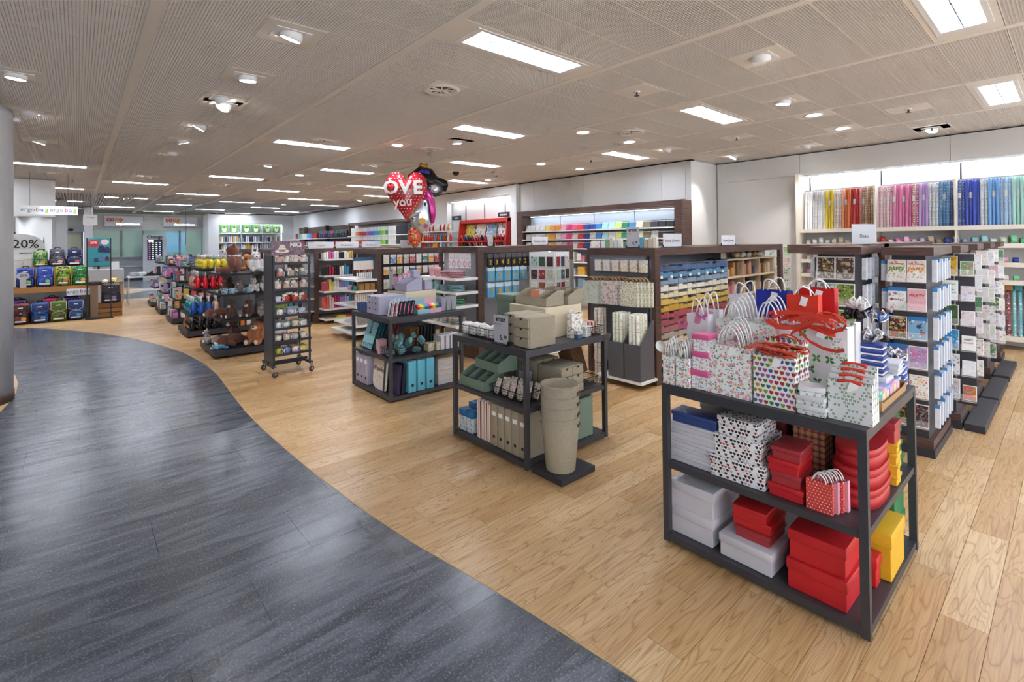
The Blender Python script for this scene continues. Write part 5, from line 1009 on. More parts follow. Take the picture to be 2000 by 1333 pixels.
# ---------------- third gondola: party goods side, crafts end
gondola('walnut framed gondola hung with party goods', 3.77, 6.3, 7.73, 8.7, 1.495, .08, mat('#4b4b54', .5, name='dark_back'))
pr = random.Random(8)
pcol = ('#c94f5a', '#d9a23a', '#4f8fc0', '#e0dcd8', '#9f6fb0', '#6fae7a', '#e8c4d0', '#d8d8dc', '#b5b0a4', '#3f7f8a')
for r in range(4):
    for i in range(11):
        h_ = .16 if r != 1 else .13; c = pr.choice(pcol)
        packet('party goods packet on pegs, %s row, %s from the left' % (nth(r), nth(i)), 3.92+.125*i, 7.69, 1.40-.21*r, .105, h_, pat('blobs', c, (pr.choice(pcol), '#e8e6e4', pr.choice(pcol)), .03, keep=.5, seed=float(i)), mat('#d8d8dc', .3, name='bag_header'), False, 'party goods packets')
for r, (zz, nm) in enumerate(((1.0, 'upper'), (.815, 'second'), (.56, 'third'), (.25, 'lowest'))):
    shelf('white end shelf with craft goods on the third gondola, %s' % nm, 3.4, 3.7695, 7.74, 8.65, zz, grp='gondola end shelves')
for i in range(7): packet('white pack of brushes with a blue top on the third gondola end, %s' % nth(i), 3.42+.05*i, 7.8+.005*i, 1.36, .06, .2, mat('#e3dcd8', .5, name='brush_pack'), mat('#2c5f8a', .4, name='blue_header'), False, 'brush packs')
for i in range(8):
    t = thing('marker', 'white paint marker with a red cap on the third gondola end, %s' % nth(i), 'marker', (3.47+.035*i, 7.84, 1.001), 0, 'paint markers'); O('barrel', cached('mk', lambda: B().lathe([(.012, 0), (.012, .1), (.008, .11)], 8).mesh('barrel_shape')), WHITE, t); O('cap', cached('mkc', lambda: B().lathe([(.011, .11), (.011, .145), (.005, .15)], 8).mesh('cap_shape')), mat(('#c9382c', '#b08a3a', '#5a2f2a')[i % 3], .4, name='cap'), t)
for i in range(3): gbox('kraft box with a white mug picture on the third gondola end, %s' % nth(i), 3.52+.095*i, 7.77, .816, .09, .1, .115, mat('#a87c46', .6, name='kraft_carton'), lh=.05, fx=False, grp='kraft mug boxes')
for i in range(4): o = tag(O('small_jar', cached('jar', lambda: B().lathe([(.028, 0), (.03, .05), (.022, .06), (.022, .08)], 12).mesh('jar_shape')), mat(('#2f8f8a', '#4a4a52', '#b98fb0', '#c9b9c4')[i], .4, name='jar'), None, (3.44, 7.85+.08*i, .816)), 'small craft jar on the third gondola end, %s' % nth(i), 'jar', 'craft jars')
for i in range(9): o = tag(O('stencil_pack', boxmesh(.03, .05, .2), pat('blobs', '#e4e0dc', ('#8a7fa8', '#c9c4c0', '#d8a8a0'), .03, keep=.4, seed=float(i)), None, (3.44+.037*i, 7.83+.004*i, .561 if i < 5 else .561), rot=(0, 0, 0)), 'stencil pack leaning on the third gondola end, %s' % nth(i), 'packet', 'stencil packs')
for i in range(6): bag('printed paper bag on the lowest third gondola end shelf, %s' % nth(i), 3.46+.055*i, 7.85, .251, .12, .05, .2, pat('blobs', '#d8d2cc', ('#b08a7a', '#e8e4e0', '#8f8f9a'), .03, keep=.5), WCORD, .03, fx=False, tagc=None, grp='printed paper bags')
t = thing('base_shelf', 'white wheeled base shelf under the third gondola end', 'shelf', (3.55, 8.2, 0)); O('board', boxmesh(.42, .95, .03), WHITE, t, (0, 0, .1)); 
for s in (-1, 1): O('castor', B().lathe([(.03, -.01), (.03, .01)], 12), ANTHD, t, (s*.15, -.4, .032), rot=(pi/2, 0, 0)); O('stem', boxmesh(.012, .012, .06), ANTHD, t, (s*.15, -.4, .04))
topsign('topper sign reading Party on the third gondola', 4.45, 7.8, 1.496, .42, .14, 'Party', sz=.06)
# ---------------- fourth gondola: notebooks side
gondola('walnut framed gondola of notebooks and diaries', 3.59, 5.6, 10.13, 11.1, 1.49, .08)
bkc = (('#e8e6e2', '#d0589f', '#e9e9e9', '#2c2c30', '#e6e4e0', '#c8a84a', '#eceae6', '#dcdcdc'), ('#2a2a30', '#c9304f', '#26262c', '#e4e2de', '#3f8fb8', '#3a3a40', '#c9a05a', '#242428'), ('#c4525f', '#e3d46a', '#e6e6e2', '#9f86c0', '#6fa0d0', '#2f6f9f', '#d8d6d2', '#26304a'), ('#e0655a', '#d9c4bc', '#b52f6a', '#8a7fc4', '#b9a2d0', '#3f8f9f', '#2f5f9f', '#3a4468'))
for r, (zz, hh) in enumerate(((1.287, .15), (.958, .2), (.648, .22), (.297, .26))):
    shelf('white shelf of notebooks on the fourth gondola, %s from the top' % nth(r), 3.67, 4.9, 9.83, 10.1295, zz, grp='notebook shelves')
    for i in range(22):
        w_ = (.049, .04, .046, .036)[(i*3+r) % 4]; c = bkc[r][(i//2) % 8]
        o = thing('notebook', '%s shelf notebook on the fourth gondola, %s from the left' % (('top', 'second', 'third', 'fourth')[r], nth(i)), 'notebook', (3.70+.052*i, 9.93, zz+.001), .0, 'notebooks on the gondola', (-.05, 0, 0)); O('cover', cbox(w_, .15, hh*(.8+.2*((i*7) % 3)/2), .003, 1), mat(c, .5, name='book_cover'), o); O('pages', boxmesh(w_*.8, .14, .004), PAPER, o, (0, .002, hh*(.8+.2*((i*7) % 3)/2)-.001))
shelf('lowest white shelf with paper piles on the fourth gondola', 3.67, 4.9, 9.8, 10.1295, .1, grp='notebook shelves')
for i, c in enumerate(('#8a7a5a', '#d8c83a', '#c44a4a', '#d88a7a', '#4fb85a')): o = tag(O('paper_pile', cbox(.2, .26, .03+.012*(i % 2), .004, 1), mat(c, .6, name='paper_pile'), None, (3.8+.21*i, 9.97, .101), .1*(i % 2)), 'low pile of coloured paper on the lowest shelf, %s from the left' % nth(i), 'paper', 'coloured paper piles')
for i, (x, s, w_) in enumerate(((3.75, 'Post-it', .52), (4.3, 'Notizbücher', .5), (4.85, 'Ringbücher', .45))): topsign('topper sign reading %s on the fourth gondola' % s, x, 10.2, 1.491, w_, .13, s, sz=.055)
for i, zz in enumerate((1.05, .75, .5, .25)):
    shelf('grey end shelf of white mugs on the fourth gondola, %s from the top' % nth(i), 3.28, 3.5895, 10.16, 11.0, zz, LGREY, grp='gondola end shelves')
# ---------------------------------------------------------------- distant walnut gondolas behind (rows five and six)
for k, (x0, y0) in enumerate(((3.45, 12.5), (3.35, 14.9))):
    gondola('walnut framed gondola in the distance, %s behind the notebooks' % nth(k), x0, x0+2.0, y0, y0+1.0, 1.47, .08)
    for r, zz in enumerate((1.15, .8, .45, .12)):
        shelf('distant gondola shelf, %s gondola, %s level' % (nth(k), nth(r)), x0+.1, x0+1.9, y0-.3, y0-.0005, zz, grp='distant shelves')
        for i in range(12): o = tag(O('boxed_goods', cbox(.11, .15, .14+.05*((i*5+r) % 3), .005, 1), mat(pcol[(i*3+r*2+k) % 10], .5, name='boxed_goods'), None, (x0+.2+.14*i, y0-.16, zz+.001)), 'boxed goods on the %s distant gondola, %s level, %s from the left' % (nth(k), nth(r), nth(i)), 'boxed goods', 'distant boxed goods')
# ================================================================ mug rack on castors
t = thing('mug_rack', 'anthracite rolling rack of novelty mugs with a picture header', 'rack', (1.77, 6.39, 0)); RM = mat('#4b4d56', .4, .3, name='rack_metal')
O('side_panel', B().box(0, 0, .1, .012, .4, 1.46), RM, t)
for y_ in (0, .38): O('post', B().box(.42, y_, .1, .44, y_+.02, 1.46), ANTHD, t)
O('front_post', B().box(.0, -.004, .1, .018, .018, 1.46), ANTHD, t)
O('foot_bar', B().box(-.02, .18, .1, .46, .21, .15), ANTHD, t)
for x_ in (0, .43): O('foot', B().box(x_-.012, -.05, .1, x_+.02, .45, .13), ANTHD, t)
MZ = (1.36, 1.19, 1.04, .88, .72, .565, .41, .25)
for zz in MZ: s_ = O('shelf', B().box(.012, 0, zz-.012, .44, .19, zz), RM, t); O('lip', B().box(.012, -.006, zz-.012, .445, 0, zz+.016), ANTHD, s_)
for x_ in (0, .43):
    for y_ in (-.04, .44):
        c = O('castor', cached('cast', lambda: B().lathe([(.034, -.011), (.036, 0), (.034, .011)], 16).mesh('castor_shape')), mat('#3a3a40', .5, name='rubber'), t, (x_+.004, y_, .037), rot=(pi/2, 0, .5))
        O('hub', cached('hub', lambda: B().lathe([(.018, -.0125), (.018, .0125)], 12).mesh('hub_shape')), CHROME, c); O('fork', cached('frk', lambda: B().box(-.014, -.012, .0, .014, .012, .06).mesh('fork_shape')), CHROME, t, (x_+.004, y_, .06))
h = thing('header_board', 'mauve header board lettered NICI with a cupcake on the mug rack', 'sign', (1.95, 6.405, 1.462)); O('board', boxmesh(.39, .008, .175), pat('blobs', '#7b6070', ('#6a5060', '#8f7484', '#5a4450'), .08, keep=.6), h)
O('lettering', tmesh('NICI', .07, .03), WHITE, h, (.09, -.0052, .125), rot=(pi/2, 0, 0)); O('plate_print', B().prism([(.085*cos(k*pi/10), .022*sin(k*pi/10)) for k in range(20)], -.001, .001, 'y'), WHITE, h, (-.07, -.005, .05)); O('cupcake_print', B().prism([(-.035, 0), (.035, 0), (.045, .035), (.03, .065), (0, .08), (-.03, .065), (-.045, .035)], -.001, .001, 'y'), pat('dots', '#f0eef0', ('#26262a',), .016, .25), h, (-.07, -.0065, .05)); O('cake_base', B().prism([(-.034, 0), (.034, 0), (.042, .025), (-.042, .025)], -.001, .001, 'y'), mat('#b06a3a', .5, name='cake'), h, (-.07, -.0075, .042)); O('round_logo', B().lathe([(0, 0), (.014, 0)], 14, cap=False), mat('#c02a34', .5, name='logo_red'), h, (.175, -.0052, .15), rot=(pi/2, 0, 0))
def mug(lab, x, y, z, m, rz=0., lid=None, h=.078, r=.042):
    t = thing('mug', lab, 'mug', (x, y, z), rz, 'mugs on the rack')
    O('cup', cached(('mug', h), lambda: B().lathe([(r*.82, 0), (r, h*.3), (r, h), (r*.92, h), (r*.9, h*.1), (0, h*.08)], 18, cap=False).mesh('mug_shape')), m, t)
    O('handle', cached('mugh', lambda: B().tube([(r*.95, 0, .016), (r*1.4, 0, .014), (r*1.6, 0, .04), (r*1.4, 0, .064), (r*.95, 0, .062)], .0045, 6).mesh('mug_handle_shape')), WHITE, t, (0, 0, 0), 0)
    if lid:
        O('animal_lid', cached('mlid', lambda: B().ball((0, 0, .0), (.034, .034, .032), 12, 8).mesh('lid_ball_shape')), mat('#ece6dd', .35, name='cream_glaze'), t, (.012, -.014, h+.006)); O('snout', cached('msn', lambda: B().ball((0, 0, 0), (.014, .01, .01), 8, 6).mesh('snout_shape')), mat(lid, .4, name='snout'), t, (.015, -.046, h+.002))
        for s in (-1, 1): O('ear', cached('mer', lambda: B().ball((0, 0, 0), (.01, .006, .013), 8, 6).mesh('ear_shape')), mat(lid, .4, name='snout'), t, (.012+s*.02, -.012, h+.035))
mr = random.Random(4)
prt = lambda bg, a, b_: pat('blobs', bg, (a, b_, bg), .026, keep=.45, seed=mr.random()*5, r=.25)
MUGS = [[mat('#d8a8a0', .3), mat('#e6dcd4', .3), mat('#e8dcd2', .3), mat('#eae2da', .3)], [mat('#c98f86', .3), mat('#b8a692', .3), mat('#8f8f92', .3)], [mat('#e0ccc4', .3), mat('#c4a898', .3), mat('#c9aea6', .3), mat('#cdb8aa', .3)], [prt('#c9cfe0', '#b8333f', '#c9cfe0'), mat('#b5442e', .3), mat('#bb4a2f', .3), mat('#b5442e', .3)], [prt('#e6e2d8', '#8a5a2f', '#d8a040'), prt('#b9c8de', '#5f4a3a', '#e8e4e0'), prt('#b9c8dc', '#5f4a3a', '#e8e4e0')], [prt('#d9dfe2', '#7f9a6a', '#5f7f9a'), prt('#cfd9e0', '#6f8f7f', '#8a9fb5'), prt('#e8dcc0', '#c98a2f', '#5f3a2a'), prt('#e2e0dc', '#8f8f8f', '#c9c4bc')], [prt('#e4dccb', '#c9a46a', '#8a6a4a'), prt('#dccbb8', '#b58a6a', '#8a5a4a'), prt('#b9b9bd', '#c96a7a', '#8f8f96'), prt('#dcd6ce', '#9a8f86', '#c9a8a0')], [prt('#b5bd2f', '#c4509a', '#8fae3a'), prt('#6f7fae', '#3f8fb8', '#8f96b5'), prt('#e6e0e4', '#d0407f', '#c9365a'), prt('#dcc05a', '#d88a2f', '#f0e0a0')]]
for r, row in enumerate(MUGS):
    n = len(row)
    for i, m in enumerate(row):
        x_ = 1.842+(.1 if n == 4 else .13)*i+(.0 if n == 4 else .02)
        mug('%s mug on the rolling rack, %s shelf, %s from the left' % (('animal lid', 'animal lid', 'animal lid', 'red round', 'printed', 'printed', 'printed', 'bright printed')[r], nth(r), nth(i)), x_, 6.455, MZ[r]+.001, m, (-.85 if (i+r) % 2 else pi+.85), ('#b5636a', '#c98f6a', '#8f6a5a')[i % 3] if r < 3 else ('#4a4a50' if r == 3 and i else None))
    for i in range(n): mug('mug in the second line of the rolling rack, %s shelf, %s from the left' % (nth(r), nth(i)), 1.84+.1*i, 6.545, MZ[r]+.001, row[(i+1) % n], 1.2)
# ================================================================ open shelf units at the aisle
def unit(lab, y0, y1, base, tops, x1=2.55):
    t = thing('island_shelf', lab, 'shelf unit', (base, y0, 0), 0, 'dark island shelf units'); D = y1-y0; W = x1-base
    O('plinth', B().box(0, 0, .03, W, D, .115), ANTHD, t)
    for k, (a, c) in enumerate(((.08, .1), (.08, D-.1), (W-.1, .1))): O('castor', B().lathe([(.016, -.01), (.016, .01)], 10), BLACK, t, (a, c, .016), rot=(pi/2, 0, 0))
    O('spine', B().box(.62, D/2-.015, .115, W, D/2+.015, tops[-1][1]+.16), GREYM, t)
    for x_ in (.6, W-.04): O('upright', B().box(x_, D/2-.03, .115, x_+.04, D/2+.03, tops[-1][1]+.2), LGREY, t)
    for x0, z in tops:
        O('shelf', B().box(x0-base, .02, z-.022, W, D-.02, z), ANTHD, t); O('edge_rail', B().box(x0-base-.006, .014, z-.026, W, .02, z+.004).box(x0-base-.006, .014, z-.026, x0-base, D-.014, z+.004), BLACK, t)
        O('bracket', B().prism([(D/2-.02, z-.022), (D/2-.02, z-.14), (.08, z-.03), (.08, z-.022)], .66, .67, 'x'), GREYM, t)
    return t
unit('dark island shelf unit of plush toys nearest the mug rack', 7.93, 8.97, 1.43, ((1.51, .53), (1.51, .895), (1.53, 1.18)))
br, cr_, gr_, wh_ = '#6a4032', '#e4d8c4', '#8a7f7a', '#dcd6d0'
BEAR = plush('large brown teddy bear sitting on top of the island shelf', 1.74, 8.2, 1.18, .46, FX-.15, '#7a4a3c', '#f0e6d6', 'round', paw='#e6dcca', cat='teddy bear')
t = BEAR
O('scarf', B().tube([(.17*cos(k*pi/8), .16*sin(k*pi/8)-.01, .55+.016*sin(k*2.)) for k in range(16)], .035, 6, None, True), mat('#e4e4e8', .8, name='scarf'), t); O('scarf_end', cbox(.1, .04, .14, .016, 2), mat('#e4e4e8', .8, name='scarf'), t, (.04, -.22, .4))
PL = [('grey white seated rabbit', 2.02, 8.2, 1.18, .34, 0., '#e3dfdc', '#f0ece8', 'long', 0), ('tan eared white dog', 2.05, 8.75, 1.18, .3, FX, '#b5713a', '#f0ece8', 'floppy', 0),
 ('small brown bear with a teal bow', 1.62, 8.2, .895, .2, FX, br, cr_, 'round', 0), ('dark brown bear', 1.72, 8.35, .895, .24, FX, '#4a3028', cr_, 'round', 0), ('grey long eared rabbit', 1.80, 8.16, .895, .195, FX+.7, gr_, '#d8d0ca', 'long', 0), ('white fluffy kitten', 1.97, 8.1, .895, .215, .0, wh_, '#f0ece8', 'point', 0), ('white kitten with red spots', 2.13, 8.1, .895, .24, .1, '#e6dedc', '#f0ece8', 'point', 0), ('second white kitten', 2.29, 8.1, .895, .24, -.1, wh_, '#f0e0e0', 'point', 0),
 ('brown bear with a white snout at the shelf end', 1.62, 8.45, .53, .3, FX-.2, '#7a4838', cr_, 'round', 1), ('dark brown and cream bear', 1.70, 8.12, .53, .27, FX+.4, '#54342a', cr_, 'round', 0), ('second dark brown bear', 1.91, 8.12, .53, .26, FX+.8, '#5a382e', cr_, 'round', 0), ('small grey elephant-eared toy', 2.06, 8.05, .53, .17, .1, gr_, '#b5aaa4', 'floppy', 0), ('second small grey toy', 2.18, 8.05, .53, .17, .2, '#958a86', '#b5aaa4', 'floppy', 0), ('third small grey toy stacked above', 2.12, 8.25, .53, .24, .0, '#9a908b', '#b5aaa4', 'floppy', 0), ('green frog with a red scarf', 2.36, 8.12, .53, .27, 0., '#7f8f4a', '#c9cba0', 'round', 0),
 ('long eared tan and white dog', 2.02, 8.12, .116, .38, FX+.9, '#a86a40', '#e8dcc8', 'floppy', 0), ('large lying brown bear', 1.74, 8.28, .116, .42, FX+.5, '#6a4030', cr_, 'round', 1), ('brown bear resting on the lying bear', 1.84, 8.68, .116, .38, FX+.1, '#5a382e', cr_, 'round', 0), ('grey donkey', 1.6, 8.62, .116, .26, FX, gr_, '#d8d0ca', 'long', 1), ('small grey kitten at the plinth corner', 1.5, 8.85, .116, .2, FX, '#8f8a94', '#d8d4d0', 'point', 0), ('blue trousered bear', 1.53, 8.07, .116, .16, FX, '#5a9ac0', '#e4e0da', 'round', 1), ('pale lilac unicorn plush', 2.3, 8.12, .116, .36, .0, '#c9b5c4', '#e8dce0', 'point', 0), ('white owl plush', 2.45, 8.1, .895, .22, 0., wh_, '#d8b0a0', 'round', 0)]
for lab, x, y, z, h_, rz, c, m_, e, ly in PL: plush('plush %s on the island shelf' % lab, x, y, z, h_, rz, c, m_, e if not (ly and e not in LEARS) else 'floppy', bool(ly))
for i in range(3): mug('blue printed mug standing with the plush toys, %s' % nth(i), 1.57+.1*i+(.12 if i == 2 else 0), 8.0, .896, prt('#8fb8d0', '#3a2a22', '#e8e4e0'), .2)
# bottles
unit('dark island shelf unit of foil bottles', 10.05, 11.07, 1.41, ((1.45, .39), (1.52, .83), (1.62, 1.18)))
def bottle(lab, x, y, z, m, cap='#c9c9cf', h=.3, r=.044, lbl=None):
    t = thing('bottle', lab, 'bottle', (x, y, z+.001), FX, 'foil bottles'); t.scale = (1, 1, h/.3)
    O('glass', cached(('btl', r), lambda: B().lathe([(r*.9, 0), (r, .012), (r, .14), (r*.8, .175), (r*.36, .205), (r*.3, .25), (r*.34, .252)], 14, cap=True).mesh('bottle_shape')), m, t)
    O('cap', cached('btc', lambda: B().lathe([(.017, .2), (.019, .29), (.014, .3)], 12).mesh('bottle_cap_shape')), mat(cap, .25, .5, name='foil_cap'), t)
    O('label', cached(('btl2', r), lambda: B().box(-.02, -r-.002, .05, .02, -r*.9, .1).mesh('label_shape')), lbl or mat('#c98a3a', .5, name='gold_label'), t)
ylw = mat('#d8c23a', .25, .35, name='yellow_foil'); rdf = mat('#c4202c', .22, .35, name='red_foil'); blf = mat('#2f55b0', .22, .4, name='blue_foil2'); tef = mat('#2a8f8a', .22, .4, name='teal_foil'); blk = mat('#15171c', .2, .1, name='black_glass'); bro = mat('#a84a34', .3, .2, name='copper_foil'); ros = mat('#c9a89a', .25, .4, name='rose_foil')
for i in range(4):
    for j in range(6):
        if i > 1 and j > 1: continue
        bottle('black bottle on the island shelf plinth, %s column, %s row from the front' % (nth(i), nth(j)), 1.49+.115*i, 10.13+.12*j, .116, bro if (i == 0 and j > 3) else blk, '#8fa39a', .245)
        if i < 4: bottle('%s foil bottle on the low island shelf, %s column, %s row from the front' % ('blue' if j == 0 else 'teal', nth(i), nth(j)), 1.51+.115*i, 10.13+.12*j, .39, (blf if j == 0 else tef) if i < 3 else ros, '#dfe6ea', .31, lbl=mat('#4f7fd0', .4, name='blue_label'))
        bottle('%s foil bottle on the middle island shelf, %s column, %s row from the front' % ('red' if i or j < 2 else 'silver', nth(i), nth(j)), 1.58+.115*i, 10.13+.12*j, .83, rdf if (i > 0 or j < 2) else ros, '#b9b9c0', .3, lbl=mat('#e88a8a', .4, name='red_label'))
        bottle('yellow foil bottle on the top island shelf, %s column, %s row from the front' % (nth(i), nth(j)), 1.68+.105*i, 10.13+.12*j, 1.18, ylw, '#dcdce2', .24, lbl=mat('#e8dc7a', .4, name='yellow_label'))
for i in range(5): o = tag(O('drink_carton', cbox(.07, .07, .2, .004, 1), mat(('#1c1c20', '#c8443a', '#3f9a4a', '#c9702f', '#d8d8dc')[i], .4, name='carton'), None, (1.98+.1*i, 10.14, .116)), 'slim drink carton right of the black bottles, %s' % nth(i), 'carton', 'drink cartons')
# gift and beauty units farther along the aisle
gr = random.Random(21); gc = ('#d84f9f', '#e88a5a', '#3f8f8a', '#e0d8d4', '#4f6fb0', '#c94a5a', '#d8b85a', '#8a5f4a', '#e8b4c8', '#6fb0c4', '#2c2c34', '#b56fb0')
for k, (y0, y1, lab) in enumerate(((12.0, 13.0, 'gift sets behind the bottles'), (13.9, 14.9, 'bath gifts, third along the aisle'), (15.8, 16.7, 'pink boxes, farthest along the aisle'))):
    unit('dark island shelf unit of '+lab, y0, y1, 1.43, ((1.5, .5), (1.55, .85), (1.6, 1.15)), 2.6)
    for r, (x0, zz) in enumerate(((1.48, .116), (1.53, .5), (1.58, .85), (1.63, 1.15))):
        for i in range(12):
            xx, yy = (x0+.02+.13*(i % 6), y0+.1) if i < 6 else (x0+.02, y0+.1+.13*(i-5))
            h_ = .12+.14*gr.random(); c = gr.choice(gc)
            t = thing('gift_set', 'boxed gift set on the %s aisle unit, %s level, %s along' % (('second', 'third', 'farthest')[k], ('plinth', 'low', 'middle', 'top')[r], nth(i)), 'gift set', (xx, yy, zz+.001), gr.choice((0, FX)), 'aisle gift sets'); O('carton', cbox(.09, .08, h_*.8, .004, 1), mat(c, .45, name='gift_carton'), t); O('front_print', boxmesh(.075, .003, h_*.5), pat('blobs', gr.choice(gc), (gr.choice(gc), '#efe9e4'), .03, keep=.6), t, (0, -.041, h_*.15))
t = thing('wire_stand', 'pale wire stand with sloped front at the far aisle end', 'stand', (1.05, 17.0, 0)); 
for a, c in ((0, 0), (.7, 0), (0, .6), (.7, .6)): O('leg', boxmesh(.025, .025, .75), LGREY, t, (a, c, 0))
O('tray', B().box(-.02, -.02, .35, .72, .62, .37).box(-.02, -.02, .72, .72, .62, .75), WHITE, t); O('slope', B().prism([(.3, .755), (.7, 1.0), (.7, .755)], 0, .03, 'y'), ANTHD, t)
for i in range(6): o = tag(O('folded_textile', cbox(.17, .17, .1, .02, 2), mat(('#9fb0b4', '#c9cfd0', '#8a9aa0', '#b58a9a', '#d8d4d0', '#7f8a92')[i], .8, name='textile'), None, (1.17+.2*(i % 3), 17.2+.25*(i//3), .752), .1*i), 'folded textile on the pale wire stand, %s' % nth(i), 'textile', 'folded textiles')
# ================================================================ foil balloons above the third gondola
def balloon(lab, x, y, z, rz, tilt=0.): return thing('foil_balloon', lab, 'balloon', (x, y, z), rz, 'foil balloons', (0, tilt, rz))
def string_to(par, w_, pts): O('string', B().tube(pts, .0015, 4), mat('#d8d8d8', .4, name='balloon_string'), par)
hp = [(.345*(16*sin(a)**3)/16, .36*(13*cos(a)-5*cos(2*a)-2*cos(3*a)-cos(4*a))/13) for a in [2*pi*k/40 for k in range(40)]]
hp = [(p, q*(1.05 if q > 0 else 1.12)) for p, q in hp]
RF = pat('dots', '#b51d2c', ('#f4d8d0',), .05, .17, .8, r=.18, coat=.6, flat=2); 
t = balloon('red heart balloon with raised white OVE and you lettering', 4.12, 7.35, 2.43, -.62)
O('envelope', inflate(hp, .16, (0, .06)), RF, t); O('tail', B().lathe([(.008, 0), (.03, .05), (.012, .1)], 10), RF, t, (-.0, 0, -.48))
for ch, xx, s in (('O', -.27, 1), ('V', -.03, 1.05), ('E', .19, 1.05)):
    me = cached(('bl', ch), lambda: bpy.data.meshes.new('x')); 
for ch, xx, yy in (('O', -.23, -.16), ('V', -.0, -.185), ('E', .2, -.17)): o = O('puffy_letter', tmesh(ch, .3, .03), WHITE, t, (xx, yy, .06), rot=(pi/2, 0, -.0)); o.scale = (1, 1, 60)
O('letter_heart', inflate([(p*.16, q*.16) for p, q in hp], .025), mat('#c8242f', .3, name='small_red'), t, (-.23, -.2, .06)); o = O('script_word', tmesh('you', .2, .02), mat('#e3c9c0', .3, name='script_silver'), t, (-.04, -.165, -.17), rot=(pi/2, -.1, 0)); o.scale = (1, 1, 25)
string_to(t, .002, [(0, 0, -.47), (.1, .2, -.7), (.15, .5, -.93)])
SILV = mat('#cdd2d8', .16, .55, name='silver_foil2'); PNKF = mat('#c93a8f', .18, .4, name='pink_foil')
t = balloon('white unicorn head balloon with pink mane and gold horn', 4.42, 7.42, 2.2, -.6)
hd = [(-.24, -.06), (-.2, .0), (-.12, .1), (-.04, .2), (.05, .24), (.13, .2), (.17, .08), (.17, -.1), (.19, -.3), (.12, -.4), (.0, -.42), (-.1, -.36), (-.13, -.24), (-.08, -.16), (-.17, -.2), (-.25, -.14)]
O('envelope', inflate(hd, .1, (.03, -.06)), SILV, t); O('mane', inflate([(-.06, .3), (.06, .36), (.19, .28), (.25, .1), (.27, -.1), (.24, -.26), (.19, -.3), (.18, -.1), (.14, .1), (.06, .2), (-.04, .16), (-.14, .1), (-.16, .18)], .09, (.15, .12)), PNKF, t); O('horn', B().lathe([(.03, 0), (.004, .22)], 10), mat('#a8763a', .25, .5, name='horn_gold'), t, (-.06, -.02, .2), rot=(0, -.75, 0))
O('eye_print', B().prism([(.022*cos(k*pi/6), .032*sin(k*pi/6)) for k in range(12)], -.002, .002, 'y'), BLACK, t, (.09, -.096, .05)); O('flower_print', B().prism([((.05+.012*(k % 2))*cos(k*pi/6), (.05+.012*(k % 2))*sin(k*pi/6)) for k in range(12)], -.002, .002, 'y'), mat('#d8a23a', .4, name='flower_yellow'), t, (.04, -.1, -.24)); O('flower_print', B().prism([(.035*cos(k*pi/5), .035*sin(k*pi/5)) for k in range(10)], -.002, .002, 'y'), mat('#b53a6a', .4, name='flower_pink'), t, (.1, -.085, -.32)); O('leaf_print', B().prism([(-.03, 0), (0, .012), (.03, 0), (0, -.012)], -.002, .002, 'y'), mat('#4f9a6a', .4, name='leaf'), t, (-.02, -.1, -.3))
string_to(t, .002, [(0, 0, -.41), (-.05, .15, -.55), (-.06, .27, -.7)])
t = balloon('police car balloon with a big grey wheel and gold light', 4.78, 7.75, 2.72, -.6, .18)
cr2 = [(-.36, -.12), (-.36, .04), (-.3, .1), (-.2, .22), (.04, .22), (.16, .1), (.34, .06), (.38, -.02), (.36, -.14), (.1, -.18), (-.1, -.16)]
O('envelope', inflate(cr2, .1, (0, .02)), mat('#1f1f24', .15, .3, name='black_foil'), t); O('door_panel', inflate([(-.3, -.1), (-.28, .08), (.02, .06), (.05, -.1)], .1, (-.12, -.02)), SILV, t, (0, -.018, 0)); O('window_panel', inflate([(-.22, .09), (-.16, .19), (.02, .19), (.08, .09)], .09, (-.08, .13)), mat('#3a3f9a', .15, .4, name='blue_foil3'), t, (0, -.02, 0))
for x_, s in ((.16, 1), (-.26, .8)): O('wheel', inflate([(.14*s*cos(k*pi/12), .14*s*sin(k*pi/12)) for k in range(24)], .06), mat('#4f5054', .2, .4, name='tyre_foil'), t, (x_, -.09, -.14)); O('hub_print', B().lathe([(.075*s, 0), (.08*s, .02), (.03, .03), (0, .03)], 16, cap=False), SILV, t, (x_, -.13, -.14), rot=(pi/2, 0, 0))
O('roof_light', inflate([(-.08, 0), (-.06, .09), (0, .06), (.06, .09), (.08, 0)], .05, (0, .03)), mat('#c9942f', .2, .4, name='gold_foil'), t, (-.12, 0, .22)); o = O('lettering', tmesh('POLICE', .08, .03), BLACK, t, (-.13, -.126, -.01), rot=(pi/2, 0, 0))
string_to(t, .002, [(0, 0, -.15), (-.1, .1, -.7), (-.2, .1, -1.225)])
t = balloon('small red and green patterned balloon below the unicorn', 4.36, 7.5, 1.72, -.6)
O('envelope', inflate([(.115*cos(a), .16*sin(a) if sin(a) > 0 else .2*sin(a)) for a in [2*pi*k/20 for k in range(20)]], .07), pat('blobs', '#c42a2a', ('#d83a30', '#e8b04a', '#6f9a4a', '#c8242f'), .045, keep=.9, r=.2), t); O('tail', B().lathe([(.004, 0), (.02, .05)], 8), RF, t, (0, 0, -.225))
